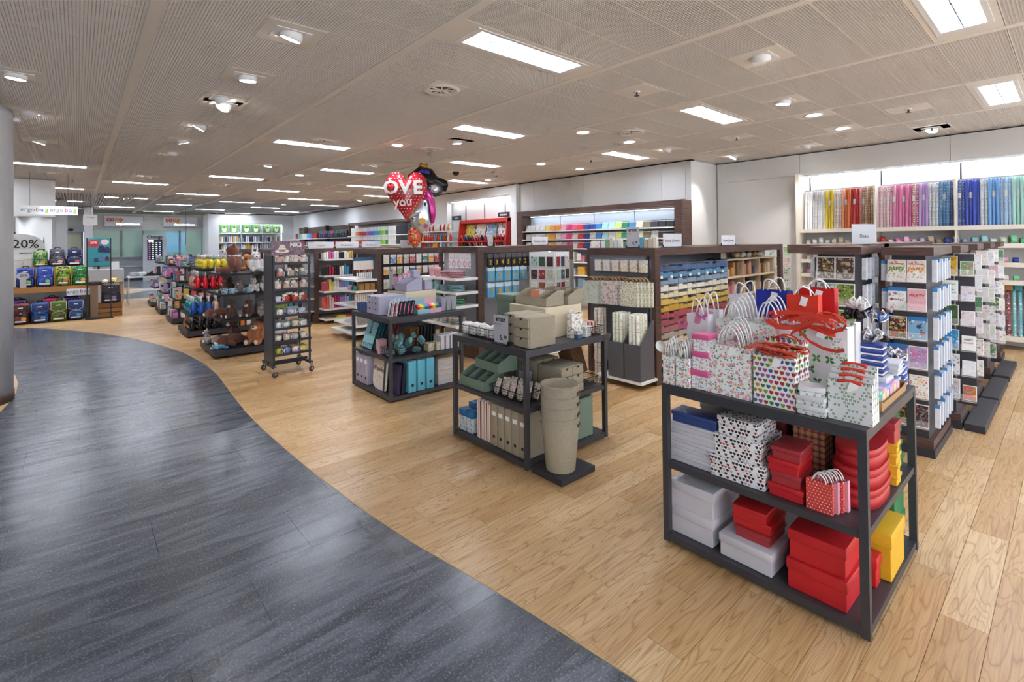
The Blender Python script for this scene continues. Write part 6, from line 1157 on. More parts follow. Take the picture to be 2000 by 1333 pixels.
# ================================================================ greeting card towers
ARTS = {}
def art(bg, cols, p=.03, seed=0., keep=.5): return pat('motif', bg, cols, p, keep=keep, seed=seed, r=.35)
def card(lab, x, y, z, w, h, m, rz=FX, lean=-.1, border='#f4f3f0', grp='greeting cards', texts=(), deep=.006, strip=None):
    t = thing('greeting_card', lab, 'greeting card', (x, y, z), rz, grp, (lean, 0, rz))
    O('card', boxmesh(w, deep, h), mat(border, .4, name='card_border'), t); O('picture', boxmesh(w*.93, .0015, h*.93), m, t, (0, -deep/2-.0004, h*.035))
    if strip: O('hanger_strip', boxmesh(w, .002, h*.17), mat(strip, .4, name='hanger_strip'), t, (0, -deep/2-.0012, h*.86))
    for s, sz, zx, zz, bo, c in texts: O('lettering', tmesh(s, sz, bo), mat(c, .5, name='print_ink'), t, (zx*w, -deep/2-.0018, zz*h), rot=(pi/2, 0, 0))
    return t
def tower(lab, x0, x1, y0, y1, top=1.52, grp='walnut topped card towers'):
    t = thing('card_tower', lab, 'card rack', (x0, y0, 0), 0, grp); W, D = x1-x0, y1-y0
    O('core', B().box(.035, .03, .12, W-.02, D-.03, top-.06), mat('#3c3c44', .5, name='tower_core'), t); O('top_slab', B().box(-.02, -.025, top-.06, W+.02, D+.025, top), WALNUT, t)
    O('plinth', B().box(.0, .0, .06, W, D, .12), WALNUT, t); O('foot', B().box(-.02, -.01, 0, W, D+.01, .06), ANTHD, t); return t
def pocket(par, x, y, z, w, rz=FX):
    O('pocket', cached(('pk', round(w, 3)), lambda: B().box(-w/2, -.022, 0, w/2, -.020, .06).box(-w/2, -.022, 0, w/2, 0, .002).box(-w/2, -.022, 0, -w/2+.002, 0, .06).box(w/2-.002, -.022, 0, w/2, 0, .06).mesh('pocket_shape')), CLEAR, par, (x, y, z), rz)
TA = tower('walnut topped card tower with birthday invitations, nearest the gift table', 4.64, 5.37, .705, .965)
BLU_ = '#2f7fc4'
A = [[('party card with red Geburtstags lettering and candles, left copy', art('#f4efe4', ('#e86a5a', '#f0b84a', '#8fc06a', '#e88ab0', '#9a7fc4'), .022, 1., .45), (('Geburtstags', .019, 0, .82, .01, '#c9382c'), ('party', .045, 0, .62, .03, '#6fae3a')), None), ('party card with red Geburtstags lettering and candles, right copy', art('#f4efe4', ('#e86a5a', '#f0b84a', '#8fc06a', '#e88ab0', '#9a7fc4'), .022, 1., .45), (('Geburtstags', .019, 0, .82, .01, '#c9382c'), ('party', .045, 0, .62, .03, '#e89a2c')), None)],
 [('white invitation card with coloured balloons', art('#f2f2f0', ('#d8485a', '#e8903a', '#e8c84a', '#3f8fc4', '#6f4fa0', '#3f9a5a'), .034, 2., .55), (('Einladung', .02, 0, .48, 0, '#2a2a40'),), BLU_), ('pink card lettered PARTY', art('#e8b4bc', ('#e0a0ac', '#f0c4ca'), .05, 1.), (('PARTY', .03, 0, .68, .01, '#b52f4a'),), None)],
 [('card with party hats and cupcakes', art('#3a2a2a', ('#e8d8c8', '#3f9a6a', '#d8483a', '#e8b84a'), .03, 3., .7), (('EINLADUNG', .015, 0, .9, .01, '#e8e4d0'),), None), ('sky blue card with a panda and a lion', art('#7fb0d4', ('#f0ece8', '#2a2a2e', '#d8a04a', '#b5563a'), .045, 4., .4), (), BLU_)],
 [('violet card lettered EINLADUNG ZU MEINEM GEBURTSTAG', art('#6f5a9a', ('#7a64a4', '#64508f'), .06, 1.), (('EINLADUNG', .015, 0, .72, .01, '#d8d0e8'), ('ZU MEINEM', .015, 0, .58, .01, '#d8d0e8'), ('GEBURTSTAG', .015, 0, .44, .01, '#d8d0e8')), BLU_), ('pink and violet card with a mermaid', art('#c49ac4', ('#d86a9f', '#7f7fc4', '#f0e4f0', '#5f9ac4'), .035, 5., .6), (), None)],
 [('white card hidden behind the gift table', art('#f0f0ee', ('#d8483a', '#3f8fc4'), .03, 7.), (), None), ('white card with stacked coloured letters', art('#efeeea', ('#d8485a', '#e8c84a', '#3f9a7a', '#c43a9a', '#e88a3a'), .018, 6., .35), (), None)],
 [('dark card behind the table corner', art('#2a2624', ('#8a8a3a', '#c46a3a'), .03, 8.), (), None), ('dark card with neon sticks and a green hat', art('#332e2a', ('#7fc43a', '#d8485a', '#e8b84a', '#4f7fc4', '#9a5fc4'), .02, 9., .45), (), None)]]
for r, row in enumerate(A):
    zz = 1.262-.213*r
    for c, (lab, m, tx, st_) in enumerate(row):
        yc = .905-.118*c; card(lab+' on the tower', 4.655, yc, zz, .112, .165, m, texts=tx, strip=st_); pocket(TA, .005, yc-.705, zz-.004, .116)
    for i in range(6):
        x_ = 4.73+.11*i
        card('card pack on the aisle side of the birthday tower, %s row, %s along' % (nth(r), nth(i)), x_, .693, zz, .03, .165, art(('#dfe6f0', '#e8e8e8', '#c9d8ec')[i % 3], ('#d0dcee', '#e4e0e4'), .04, float(i)), lean=-.08, deep=.03, border='#c9d6ea', grp='edge-on card packs', strip='#4f8fd0' if (i+r) % 2 else None)
    for i in range(4): card('card pack on the inner side of the birthday tower, %s row, %s along' % (nth(r), nth(i)), 4.70+.11*i, .985, zz, .045, .15, art('#dfe6f0', ('#d0dcee', '#e4e0e4'), .04, float(i)), lean=-.08, deep=.03, border='#c9d6ea', grp='inner card packs', strip='#4f8fd0')
# following towers
FRONT = [[('gold', '#d0a83a', ('#c49a2c', '#8a6a2a'), (('Einladung', .017, 0, .4, 0, '#5a4420'),)), ('green lettered', '#e8ece8', ('#dfe6e2', '#f0f2f0'), (('UM MEINE ALTE', .011, 0, .8, .01, '#2f6f54'), ('ALLES GUTE', .011, 0, .52, .01, '#1f2f2a'), ('ZUM GEBURTSTAG', .01, 0, .38, .01, '#1f2f2a'))), ('dark green doll', '#3f5a34', ('#2f4a2a', '#c4987a', '#6f8a4a'), ()), ('blue frog', '#3f8fd0', ('#4fae4a', '#e8f0f4', '#2f7fc4'), ()), ('white sketched dog', '#e4e6ea', ('#2c2c30', '#c9ccd2'), ()), ('pale giraffe', '#c4cfe0', ('#d89a4a', '#e8e4e0', '#c4605a'), ())],
 [('small rose', '#7f9a6a', ('#e8d8dc', '#c44f6a', '#5f7f4a'), ()), ('small fairy', '#d8d0dc', ('#7fb0d8', '#d88aa8', '#e8e0c8'), ()), ('small rose gold', '#d8ccd0', ('#c49a9a', '#e4dcd8'), ()), ('small HAPPY BIRTHDAY', '#f0efec', ('#eceae6', '#f2f0ec'), (('HAPPY', .018, 0, .72, .01, '#2a2a2e'), ('BIRTHDAY', .013, 0, .5, .01, '#c4485a'))), ('small script', '#e8e8ec', ('#dfdfe6', '#f0f0f2'), ()), ('small striped', '#c46a5a', ('#4f9ac4', '#e8c04a', '#7fae4a', '#d84f7a'), ())]]
tn = ('second', 'third', 'fourth', 'fifth')
for k, x0 in enumerate((5.5, 6.55, 7.65, 8.75)):
    T = tower('walnut topped card tower, %s in the row along the aisle' % tn[k], x0, x0+.42, .66, .97, 1.52); k or O('wing_panel', B().box(.045, -.1, .2, .06, 0.02, 1.45), mat('#3c3c44', .5, name='tower_core'), T)
    if x0 < 8.7:
        s_ = thing('floor_slab', 'low anthracite floor slab under the %s card tower' % tn[k], 'plinth', (x0+.46 if False else x0+.475, .575, 0), 0, 'card tower slabs'); O('slab', cbox(.98, .13, .06, .003, 1), ANTHD, s_)
    for r in range(6):
        zz = 1.27-.205*r
        for c in range(2):
            if k == 0: nm, bg, cc_, tx = FRONT[c][r]
            else:
                rr2 = random.Random(k*50+r*7+c); bg = rr2.choice(('#e8e6e2', '#dcd6e0', '#e4dcd8', '#d8dce0', '#cfd8d0', '#efe8e4', '#4f7f5a', '#c9a8b4')); cc_ = (rr2.choice(('#b4a4c8', '#c98f88', '#9fb4a4', '#b09a8c', '#d8b4c0')), rr2.choice(('#e8e0d0', '#8a8a94', '#d4c8b4')), bg); nm = 'assorted'; tx = ()
            w_, h_, yy = (.108, .165, .715) if c == 0 else ((.085, .12, .603) if k == 0 else (.07, .15, .648))
            card('%s card on the %s tower, %s row, %s column' % (nm, tn[k], nth(r), ('inner', 'outer')[c]), x0+.012+(0 if c == 0 else .005), yy, zz, w_, h_, art(bg, cc_, .03, float(r+k), .5), texts=tx, deep=.012)
            pocket(T, -.012, yy-.66, zz-.004, w_+.006)
# tower of photo cards and the tin sign gondola behind
TP = tower('walnut topped card tower with photo notecards behind the gift table', 4.42, 4.95, 1.09, 1.4, 1.53)
PH = [('jam jars seen from above', '#3a302c', ('#d8d4cc', '#8a7a6a', '#e8c46a'), .03), ('grey felt heart on wood', '#4a3830', ('#b9b4b0', '#c9b49a', '#8a6a54'), .05), ('herbs and stones', '#a9aaa6', ('#5f7a54', '#6a6c6e', '#d4d4d0'), .045), ('wine glass in green leaves', '#7f9a4a', ('#c4d48a', '#4f6a2f', '#5a1f2a'), .04), ('pale meadow', '#8fae5a', ('#b5c47a', '#6f9a4a'), .05), ('yellow and pink flowers on green', '#7fae4a', ('#e8b83a', '#d8483a', '#c44fae', '#5f9a3a'), .04), ('lilac field', '#9a8ab5', ('#6f5f8a', '#c4b8d4'), .04), ('sunset sea', '#d89a5a', ('#8a4a3a', '#e8c49a'), .05)]
for r in range(4):
    zz = 1.275-.205*r
    for c in range(2):
        nm, bg, cc_, p_ = PH[r*2+c]; yc = 1.31-.128*c; card('photo notecard of %s' % nm, 4.43, yc, zz, .125, .175, art(bg, cc_, p_, float(r), .65)); pocket(TP, .0, yc-1.09, zz-.004, .128)
    for i in range(4):
        card('notecard pack edge-on on the photo tower, %s row, %s along' % (nth(r), nth(i)), 4.5+.11*i, 1.07, zz, .03, .165, art('#d0d4dc', ('#b9c0cc', '#e4e4e8'), .04, float(i)), lean=-.08, deep=.03, border='#c4ccd8', grp='photo tower packs')
        card('notecard pack on the rear side of the photo tower, %s row, %s along' % (nth(r), nth(i)), 4.5+.11*i, 1.42, zz, .03, .165, art('#d0d4dc', ('#b9c0cc', '#e4e4e8'), .04, float(i)), lean=-.08, deep=.03, border='#c4ccd8', grp='photo tower packs')
t = thing('walnut_gondola', 'walnut framed gondola of tin signs between the two card towers', 'shelf unit', (5.58, 1.3, 0)); O('post', B().box(0, 0, 0, .12, .06, 1.53), WALNUT, t); O('post', B().box(.62, 0, 0, .82, .06, 1.53), WALNUT, t); O('top_slab', B().box(0, 0, 1.44, 3.2, .7, 1.53), WALNUT, t); O('back_panel', B().box(.12, .3, .1, 3.1, .32, 1.44), GPAN, t); O('base', B().box(.1, .05, 0, 3.1, .65, .1), ANTHD, t)
for r in range(5): o = card('grey tin sign with %s on the gondola between the towers' % ('an orange bird', 'a rabbit and flowers', 'the word Glück', 'the word Dank', 'a meadow')[r], 5.9, 1.33, 1.24-.2*r, .34, .18, art('#a9aeb2', ('#b4b8bb', '#5a5e62', '#c4703a' if r == 0 else '#9aa0a4'), .05, float(r), .3), rz=0., lean=0, border='#9aa0a4', texts=((('Glück', .02, 0, .5, 0, '#3a3a3e'),) if r == 2 else (('Dank', .02, 0, .5, 0, '#3a3a3e'),) if r == 3 else ()))
price_sign('square pale sign standing on the card gondola in front of the ribbons', 5.9, 1.4, 1.531, .3, .2, (('Deko', .05, 0, .4, 0, SIGNL),), False, -.5, mat('#b9bcc2', .5, name='topper_grey'), None, 'topper_sign', False)
# ================================================================ right wall: wrapping paper
RW_ = thing('wall_rack', 'cream wall rack of wrapping paper rolls and ribbons', 'shelf unit', (10.2, 0, 0))
for y in (3.3, 2.185, 1.19, .19): O('upright', B().box(-.36, y-.012, .1, 0, y+.012, 2.46) if y != 3.3 else B().box(-.40, y, .0, 0, y+.06, 2.755), CREAM, RW_)
for z in (1.735, 1.47, 1.2, .95): O('shelf', B().box(-.36, -1, z-.03, 0, 3.3, z), CREAM, RW_); O('front_lip', B().box(-.372, -1, z-.045, -.36, 3.3, z+.02), CREAM, RW_)
O('top_bar', B().box(-.1, -1, 2.45, -.06, 3.3, 2.465), LGREY, RW_); O('base_shelf', B().box(-.42, -1, .12, 0, 3.3, .18), CREAM, RW_)
for y in (3.24, 2.16, 1.16): O('slot_strip', pat and B().box(-.004, y-.01, 2.46, -.0005, y+.01, 2.74), ANTHD, RW_)
for y in (2.97, 2.66, 2.4, 1.93, 1.68, 1.43, .92, .68): O('clear_divider', B().box(-.3, y, 1.735, -.02, y+.003, 2.46), CLEAR, RW_)
SEQ = [('white', '#e4e4e8', 3, None), ('silver speckled', '#c9cad2', 2, '#8f929c'), ('white grey', '#d8d8de', 3, '#b5b7c0'), ('yellow', '#d8bc20', 3, None), ('white red sprig', '#eae4e0', 3, '#c9606a'), ('orange', '#d8702c', 3, None), ('red', '#c4302f', 4, None), ('brown dotted', '#a87a5a', 4, '#e4d4c0'),
 ('pink sprig', '#e4c4cc', 3, '#c96a8a'), ('pale pink', '#e4bcc8', 2, '#d890a8'), ('pink', '#dc78a8', 6, None), ('crimson floral', '#c43f5f', 2, '#e8e0d8'), ('lilac', '#b494cc', 3, None), ('white multicolour', '#e8e8e6', 3, '#3f6fc0'), ('mid blue dotted', '#4f80b0', 3, '#9ac0dc'), ('navy dotted', '#3f5590', 3, '#8fa4d0'), ('royal blue', '#3a4fb4', 4, None),
 ('blue sprig', '#c9d4d4', 2, '#3f7f9a'), ('light blue', '#6fa4dc', 3, None), ('blue wave', '#c4d4e4', 3, '#7fa8d0'), ('mint', '#a8d4cc', 3, None), ('teal', '#2a9a84', 3, None), ('turquoise', '#3f9fae', 3, None), ('green', '#2fae62', 4, None), ('bright green floral', '#4fbf5a', 3, '#c4402c'), ('lime', '#7fc83a', 6, None), ('leaf green', '#5aa83a', 8, None)]
RT = cached('wroll', lambda: B().lathe([(.0195, 0), (.02, .004), (.02, .7), (.017, .705), (.012, .705), (.012, .69)], 12, cap=False).mesh('gift_roll_shape'))
i = 0; y = 3.255
for nm, h, n, alt in SEQ:
    m = mat(h, .3, coat=.3, name='gloss_paper') if alt is None else pat('dots' if 'dot' in nm else ('waves' if 'wave' in nm else 'floral'), h, (alt, h, alt), .022, .3, r=.35, seed=1. if 'multi' not in nm else 0.)
    for k in range(n):
        if min(abs(y-q) for q in (2.185, 1.19)) < .034: y -= .05
        if y < .25: break
        t = thing('wrapping_roll', '%s wrapping paper roll on the wall rack, %s of its colour' % (nm, nth(k)), 'wrapping paper', (9.98+.05*(i % 2)*.4, y, 1.737), 0, 'wall wrapping rolls', (0, .09, 0)); O('paper', RT, m, t)
        if (i*5) % 3 == 0: O('wrapper_label', cached('wlab', lambda: B().lathe([(.0204, .43), (.0204, .52)], 12, cap=False).mesh('wrapper_label_shape')), mat('#d0d2d6', .4, name='wrapper_label'), t)
        y -= .0415; i += 1
rb = random.Random(31)
RIB = ['#cbb79a', '#d8d4cc', '#c9c9c9', '#cfcfd0', '#c4a484', '#b9a48a', '#c4b49c', '#c4262c', '#b8202a', '#c83a3a', '#c43a44', '#b52f2f', '#c9c9d0', '#d87fb4', '#d8a0c0', '#d0b0d0', '#2c3f9a', '#b5a494', '#8f7a64', '#3a4a9a', '#2a3460', '#7f94c4', '#7fb4c4', '#8fc4cc', '#9acac4', '#c9d0c4', '#7fc49a', '#4fae7a']
def ribbon(lab, x, y, z, r, w_, m, rz): t = thing('ribbon_roll', lab, 'ribbon', (x, y, z+r+.001), 0, 'ribbon rolls', (pi/2-.5*0, 0, rz)); O('wound_ribbon', cached(('rbn', round(r, 3), round(w_, 3)), lambda: B().lathe([(r*.3, -w_/2), (r, -w_/2), (r*.985, -w_*.3), (r, -w_*.1), (r*.985, w_*.1), (r, w_*.3), (r, w_/2), (r*.3, w_/2)], 16, cap=False).mesh('ribbon_shape')), m, t); O('core', cached('rbc', lambda: B().lathe([(.012, -.03), (.012, .03)], 10).mesh('ribbon_core_shape')), KRAFT, t)
for k, c in enumerate(RIB):
    ribbon('ribbon roll on the sloped wall shelf, %s from the left' % nth(k), 9.93, 3.2-.1*k, 1.47, .045+.012*(k % 3), .06, mat(c, .4, name='ribbon_satin') if k % 4 else pat('stripes', c, (c, '#e8e8ec'), .012, -1), .35)
for r, z in enumerate((1.2, .95)):
    for k in range(26): ribbon('ribbon roll on the %s wall shelf, %s from the left' % (('second', 'third')[r], nth(k)), 9.93, 3.2-.105*k, z, .045, .055, mat(rb.choice(RIB), .4, name='ribbon_satin'), .2)
for k in range(22):
    o = tag(O('wrapping_roll', RT, pat('floral', ('#5fb8cc', '#e0c4cc', '#8f2f3a', '#6fc4cc')[k % 4], ('#c4343f', '#e8e4e0', '#2f6f8a'), .03, keep=.6, seed=1.), None, (9.93, 1.5-.06*k, .182), rot=(0, .04, 0)), 'floral wrapping paper roll on the base shelf, %s from the left' % nth(k), 'wrapping paper', 'base shelf rolls')
for k in range(10):
    packet('ribbon card hanging below the wall shelf, %s from the left' % nth(k), 9.9, .95-.1*k, .945, .08, .12, mat(('#c98f6a', '#b5443a', '#e0a0b4', '#a87a4a', '#3f8f9a')[k % 5], .4, name='ribbon_card'), mat('#c49a6a', .5, name='card_header'), True, 'hanging ribbon cards')
# ================================================================ napkin wall
t = thing('wall_frame', 'walnut framed wall unit of paper napkins', 'shelf unit', (9.04, 0, 0))
O('top_board', B().box(-.34, 4.97, 2.245, 0, 9.72, 2.365), WALNUT, t); O('side_board', B().box(-.34, 4.97, 0, 0, 5.14, 2.245), WALNUT, t); O('side_board', B().box(-.34, 9.5, 0, 0, 9.72, 2.245), WALNUT, t)
for ya, yb in ((5.15, 6.24), (6.26, 7.35), (7.37, 8.42), (8.44, 9.49)): O('back_panel', B().box(-.05, ya, .2, -.03, yb, 2.24), mat('#b6c0cc', .5, name='back_blue'), t)
for z in (1.85, 1.635, 1.42, 1.1, .8, .5): O('shelf', B().box(-.36, 5.145, z-.025, -.03, 9.495, z), WHITE, t)
N1 = ['#dcdcdc', '#c9c9c9', '#e4e4e4', '#e2e2e2', '#e8c86a', '#e8943a', '#e58d34', '#e8a4c4', '#d83a7a', '#dc4f7f', '#d83a44', '#2f3f8f', '#33439a', '#2f7fc4', '#a8dce4', '#b8e4e8', '#d8e88a', '#2f8f6a', '#4f94d0', '#ece4c8', '#8a8468', '#3f424c', '#3a3c46', '#2c2c34']
for r, z in enumerate((1.85, 1.635, 1.42)):
    for k, c in enumerate(N1):
        y = 9.38-.178*k; m = mat(c, .35, name='napkin_film') if r == 0 or k % 3 else pat('floral', '#e4e2e0', (c, '#c4606a', '#7f9a6a'), .03, keep=.6, seed=1.)
        o = thing('napkin_pack', 'napkin pack on the %s wall shelf, %s from the left' % (('top', 'second', 'third')[r], nth(k)), 'napkins', (8.79, y, z+.001), FX, 'napkin packs', (-.25, 0, FX)); O('napkins', cbox(.165, .05, .15, .01, 2), m, o); O('seal_strip', boxmesh(.166, .052, .012), mat('#eeeeee', .3, name='film_seal'), o, (0, 0, .12))
for k in range(8): packet('assorted party packet under the napkin shelves, %s from the left' % nth(k), 8.66, 9.3-.35*k, 1.3, .12, .16, mat(('#c43a44', '#e4e0dc', '#8fb4c4', '#d8a8b4')[k % 4], .4, name='party_pack'), WHITE, True, 'assorted packets')
for r, z in enumerate((1.1, .8, .5)):
    for k in range(14): o = tag(O('boxed_goods', cbox(.2, .16, .15+.04*((k+r) % 3), .008, 1), mat(('#c4343a', '#e4e0dc', '#d8d4d0', '#b5b9c0', '#c98f94', '#e0b04a', '#7f9ab0')[(k*3+r) % 7], .5, name='boxed_party'), None, (8.8, 9.35-.3*k, z+.001), FX), 'party goods box on the napkin wall, %s low shelf, %s from the left' % (nth(r), nth(k)), 'boxed goods', 'party boxes')
# kraft bag spinner between second and first gondola
t = thing('card_spinner', 'tall black spinner of kraft invitation cards behind the first gondola', 'card rack', (5.75, 4.55, 0)); O('pole', B().lathe([(.22, 0), (.22, .02), (.012, .03), (.012, 1.6)], 14), BLACK, t)
for q in range(4): O('rib', B().box(.16, -.006, .2, .172, .006, 1.6), BLACK, t, (0, 0, 0), q*pi/2+.4)
for r in range(7):
    for c in range(4):
        f = c//2; rz = FX+.5 if f == 0 else .45; off = (-.07, .07)[c % 2]; d_ = .202
        x = 5.75+cos(rz)*off+sin(rz)*d_; y = 4.55+sin(rz)*off-cos(rz)*d_
        card('kraft or white invitation card on the black spinner, %s row, %s column' % (nth(r), nth(c)), x, y, 1.42-.2*r, .125, .175, art('#ece6dc' if r < 3 else '#c49a6a', ('#e8e0d4', '#d8a8a0' if r < 3 else '#a87a4a', '#f0ece8'), .04, float(r*4+c), .4), rz=rz, border='#c9a878' if c % 2 else '#e4ded4', grp='spinner invitations')
# plain postcard spinner by the right wall
t = thing('card_spinner', 'postcard spinner against the white wall beyond the first gondola', 'card rack', (8.75, 3.3, 0)); O('pole', B().lathe([(.2, 0), (.2, .02), (.012, .03), (.012, 1.5)], 14), WHITE, t)
for r in range(7):
    for c in range(3):
        rz = FX+.6; off = -.11+.11*c; card('postcard on the spinner by the wall, %s row, %s column' % (nth(r), nth(c)), 8.75+cos(rz)*off+sin(rz)*.16, 3.3+sin(rz)*off-cos(rz)*.16, 1.32-.17*r, .1, .145, art(('#c9d0c4', '#e4e0dc', '#8fae5a', '#d8c4b4')[(r+c) % 4], (('#5f8a3f', '#c44f7a', '#3f5f8a')[(r*2+c) % 3], '#e8e4e0'), .035, float(r+c), .5), rz=rz, grp='postcards')
# ================================================================ red marker display and folder wall
t = thing('marker_display', 'red wall display of paint markers with four picture posters', 'display', (9.245, 0, 0)); rdm = mat('#c8322c', .4, name='display_red')
O('back_board', B().box(-.1, 10.35, 1.2, -.06, 12.62, 2.2), rdm, t); O('head_board', B().box(-.32, 10.35, 2.16, -.06, 12.62, 2.26), rdm, t)
for y in (10.35, 12.58): O('side_board', B().prism([(-.1, 1.2), (-.1, 2.2), (-.32, 2.26), (-.34, 2.16), (-.4, 1.62), (-.45, 1.2)], y, y+.04, 'y'), rdm, t)
for z in (1.62, 1.4): O('tray', B().box(-.42, 10.39, z-.03, -.1, 12.58, z), rdm, t)
for i in range(4): O('poster', boxmesh(.48, .006, .4), pat('motif', ('#d8c83a', '#d0d4d8', '#7fb0d8', '#d8d4cc')[i], (('#3a2a3a', '#8fae3a', '#f0ece8'), ('#2f3a44', '#e0b83a', '#e8e8e8'), ('#e8e4e0', '#4f8a5a', '#c47fa0'), ('#4a3a2c', '#3a4fb0', '#8a7a64'))[i], .12, keep=.6), t, (-.2, 12.3-.52*i, 1.74), rot=(-.2, 0, FX))
for i, s in enumerate(('edding', 'marabu')): sg = thing('brand_plate', 'small dark plate lettered %s above the marker wall' % s, 'sign', (9.0, 12.9-2.3*i, 2.29), FX); O('board', boxmesh(.5, .01, .13), mat('#2c3038', .5, name='plate_dark'), sg); O('lettering', tmesh(s, .1 if i else .08, .02), WHITE, sg, (0, -.006, .065), rot=(pi/2, 0, 0)); O('peg', boxmesh(.02, .19, .02), ANTHD, sg, (0, .105, .0))
mkr = random.Random(17)
for r, z in enumerate((1.62, 1.4)):
    for i in range(26): o = tag(O('marker_pen', cached('mpen', lambda: B().lathe([(.02, 0), (.022, .16), (.015, .18)], 8).mesh('marker_pen_shape')), mat(mkr.choice(('#e8e4dc', '#d8485a', '#3f9a7a', '#e0a03a', '#4f7fb8', '#2c2c30', '#d87fa8', '#8fc44a')), .4, name='marker_cap'), None, (8.96+.04*(i % 3), 12.5-.083*i, z+.008), rot=(0, -.35, 0)), 'paint marker on the red display, %s tray, %s from the left' % (('upper', 'lower')[r], nth(i)), 'marker', 'markers on the red display')
t = thing('wall_shelf', 'white wall shelves of paint bottles left of the red display', 'shelf unit', (8.98, 0, 0))
for z in (1.95, 1.62, 1.4): O('shelf', B().box(-.34, 12.75, z-.025, 0, 14.6, z), WHITE, t)
for r, z in enumerate((1.95, 1.62, 1.4)):
    for i in range(16): o = tag(O('paint_bottle', cached('pbt', lambda: B().lathe([(.04, 0), (.042, .14), (.02, .17), (.02, .22)], 10).mesh('paint_bottle_shape')), mat('#e4e2e0' if r == 0 and i % 2 else mkr.choice(('#c8322c', '#e4e2e0', '#c9302a', '#4f8fc0', '#e0a03a', '#8a5a3a')), .4, name='paint'), None, (8.75, 14.5-.108*i, z+.001)), 'paint bottle on the white wall shelf, %s level, %s from the left' % (nth(r), nth(i)), 'bottle', 'paint bottles')
t = thing('wall_frame', 'walnut framed wall unit of rainbow folders', 'shelf unit', (8.98, 0, 0))
O('side_board', B().box(-.36, 14.95, 0, 0, 15.1, 2.4), WALNUT, t); O('top_board', B().box(-.36, 15.1, 2.34, 0, 20.2, 2.44), WALNUT, t)
for z in (1.9, 1.55): O('shelf', B().box(-.36, 15.1, z-.03, 0, 20.4, z), WHITE, t)
FOL = ['#e4dcd0', '#e8e4de', '#e0a080', '#d8702f', '#c43a34', '#b83038', '#b52f40', '#8f5fae', '#6f4fae', '#5f50b0', '#3f8fd0', '#2f9fc4', '#2fae9a', '#8fc83a', '#b4d83a', '#2f8f6a', '#e4e4e4', '#dcdcdc', '#d8d8da', '#3a3a40', '#2c2c32', '#26262a', '#2a2a2e', '#242428']
for r, z in enumerate((1.9, 1.55)):
    for i, c in enumerate(FOL):
        for k in range(2):
            o = thing('ring_folder', 'rainbow wall folder on the %s shelf, %s pair from the left, %s' % (('upper', 'lower')[r], nth(i), ('left', 'right')[k]), 'folder', (8.79, 20.05-.205*i-.1*k, z+.001), FX, 'rainbow folders'); O('spine', boxmesh(.088, .28, .32), mat('#e6e4e2' if c < '#3' and False else c, .45, name='folder_spine'), o)
            if i < 19: O('white_panel', boxmesh(.07, .004, .15), mat('#efefef', .5, name='spine_paper'), o, (0, -.141, .16))
# school bags on the wall
t = thing('wall_shelf', 'walnut backed wall shelves of school bags and paper', 'shelf unit', (8.98, 0, 0)); O('back_board', B().box(-.03, 20.5, 1.4, 0, 27.5, 2.42), WALNUT, t)
for z in (1.85, 1.5): O('shelf', B().box(-.4, 20.5, z-.03, -.03, 27.5, z), WHITE, t)
for y in (20.6, 23.3, 26.2): O('divider', B().box(-.2, y, 1.5, -.03, y+.12, 2.45), WALNUT, t)
sg_ = random.Random(9)
for i in range(11):
    t = thing('school_bag', 'patterned school bag on the wall shelf, %s from the right' % nth(i), 'school bag', (8.75, 20.9+.275*i, 1.851), FX, 'wall school bags'); c = ('#2a2c34', '#26282e', '#2c2c30', '#2a5f3a', '#2f3f6a', '#c43a4a', '#2f5f8a', '#3a3a44', '#8f3a5a', '#2f4f8a', '#3a6a7a')[i]
    O('body', cbox(.26, .2, .36, .07, 3), pat('blobs', c, (c, '#5fae5a', '#c44f6a', '#4f8fd0'), .08, keep=.35, seed=float(i)), t); O('front_pocket', cbox(.2, .05, .17, .02, 2), mat(c, .6, name='bag_cloth'), t, (0, -.11, .03))
for r in range(2):
    for i in range(18): o = tag(O('paper_ream', boxmesh(.14, .25, .26 if r == 0 else .2), mat(('#c43a34', '#c9302a', '#4f8fd0', '#6fa4dc', '#c9c4b4', '#d8d0c0', '#8fae9f', '#7fb4ae')[(i//2) % 8], .5, name='ream'), None, (8.78, (24.2+.17*i) if r == 0 else 21+.3*i, (1.851, 1.501)[r]), FX), 'stationery pad on the school bag wall, %s shelf, %s from the right' % (('upper', 'lower')[r], nth(i)), 'stationery', 'stationery pads')
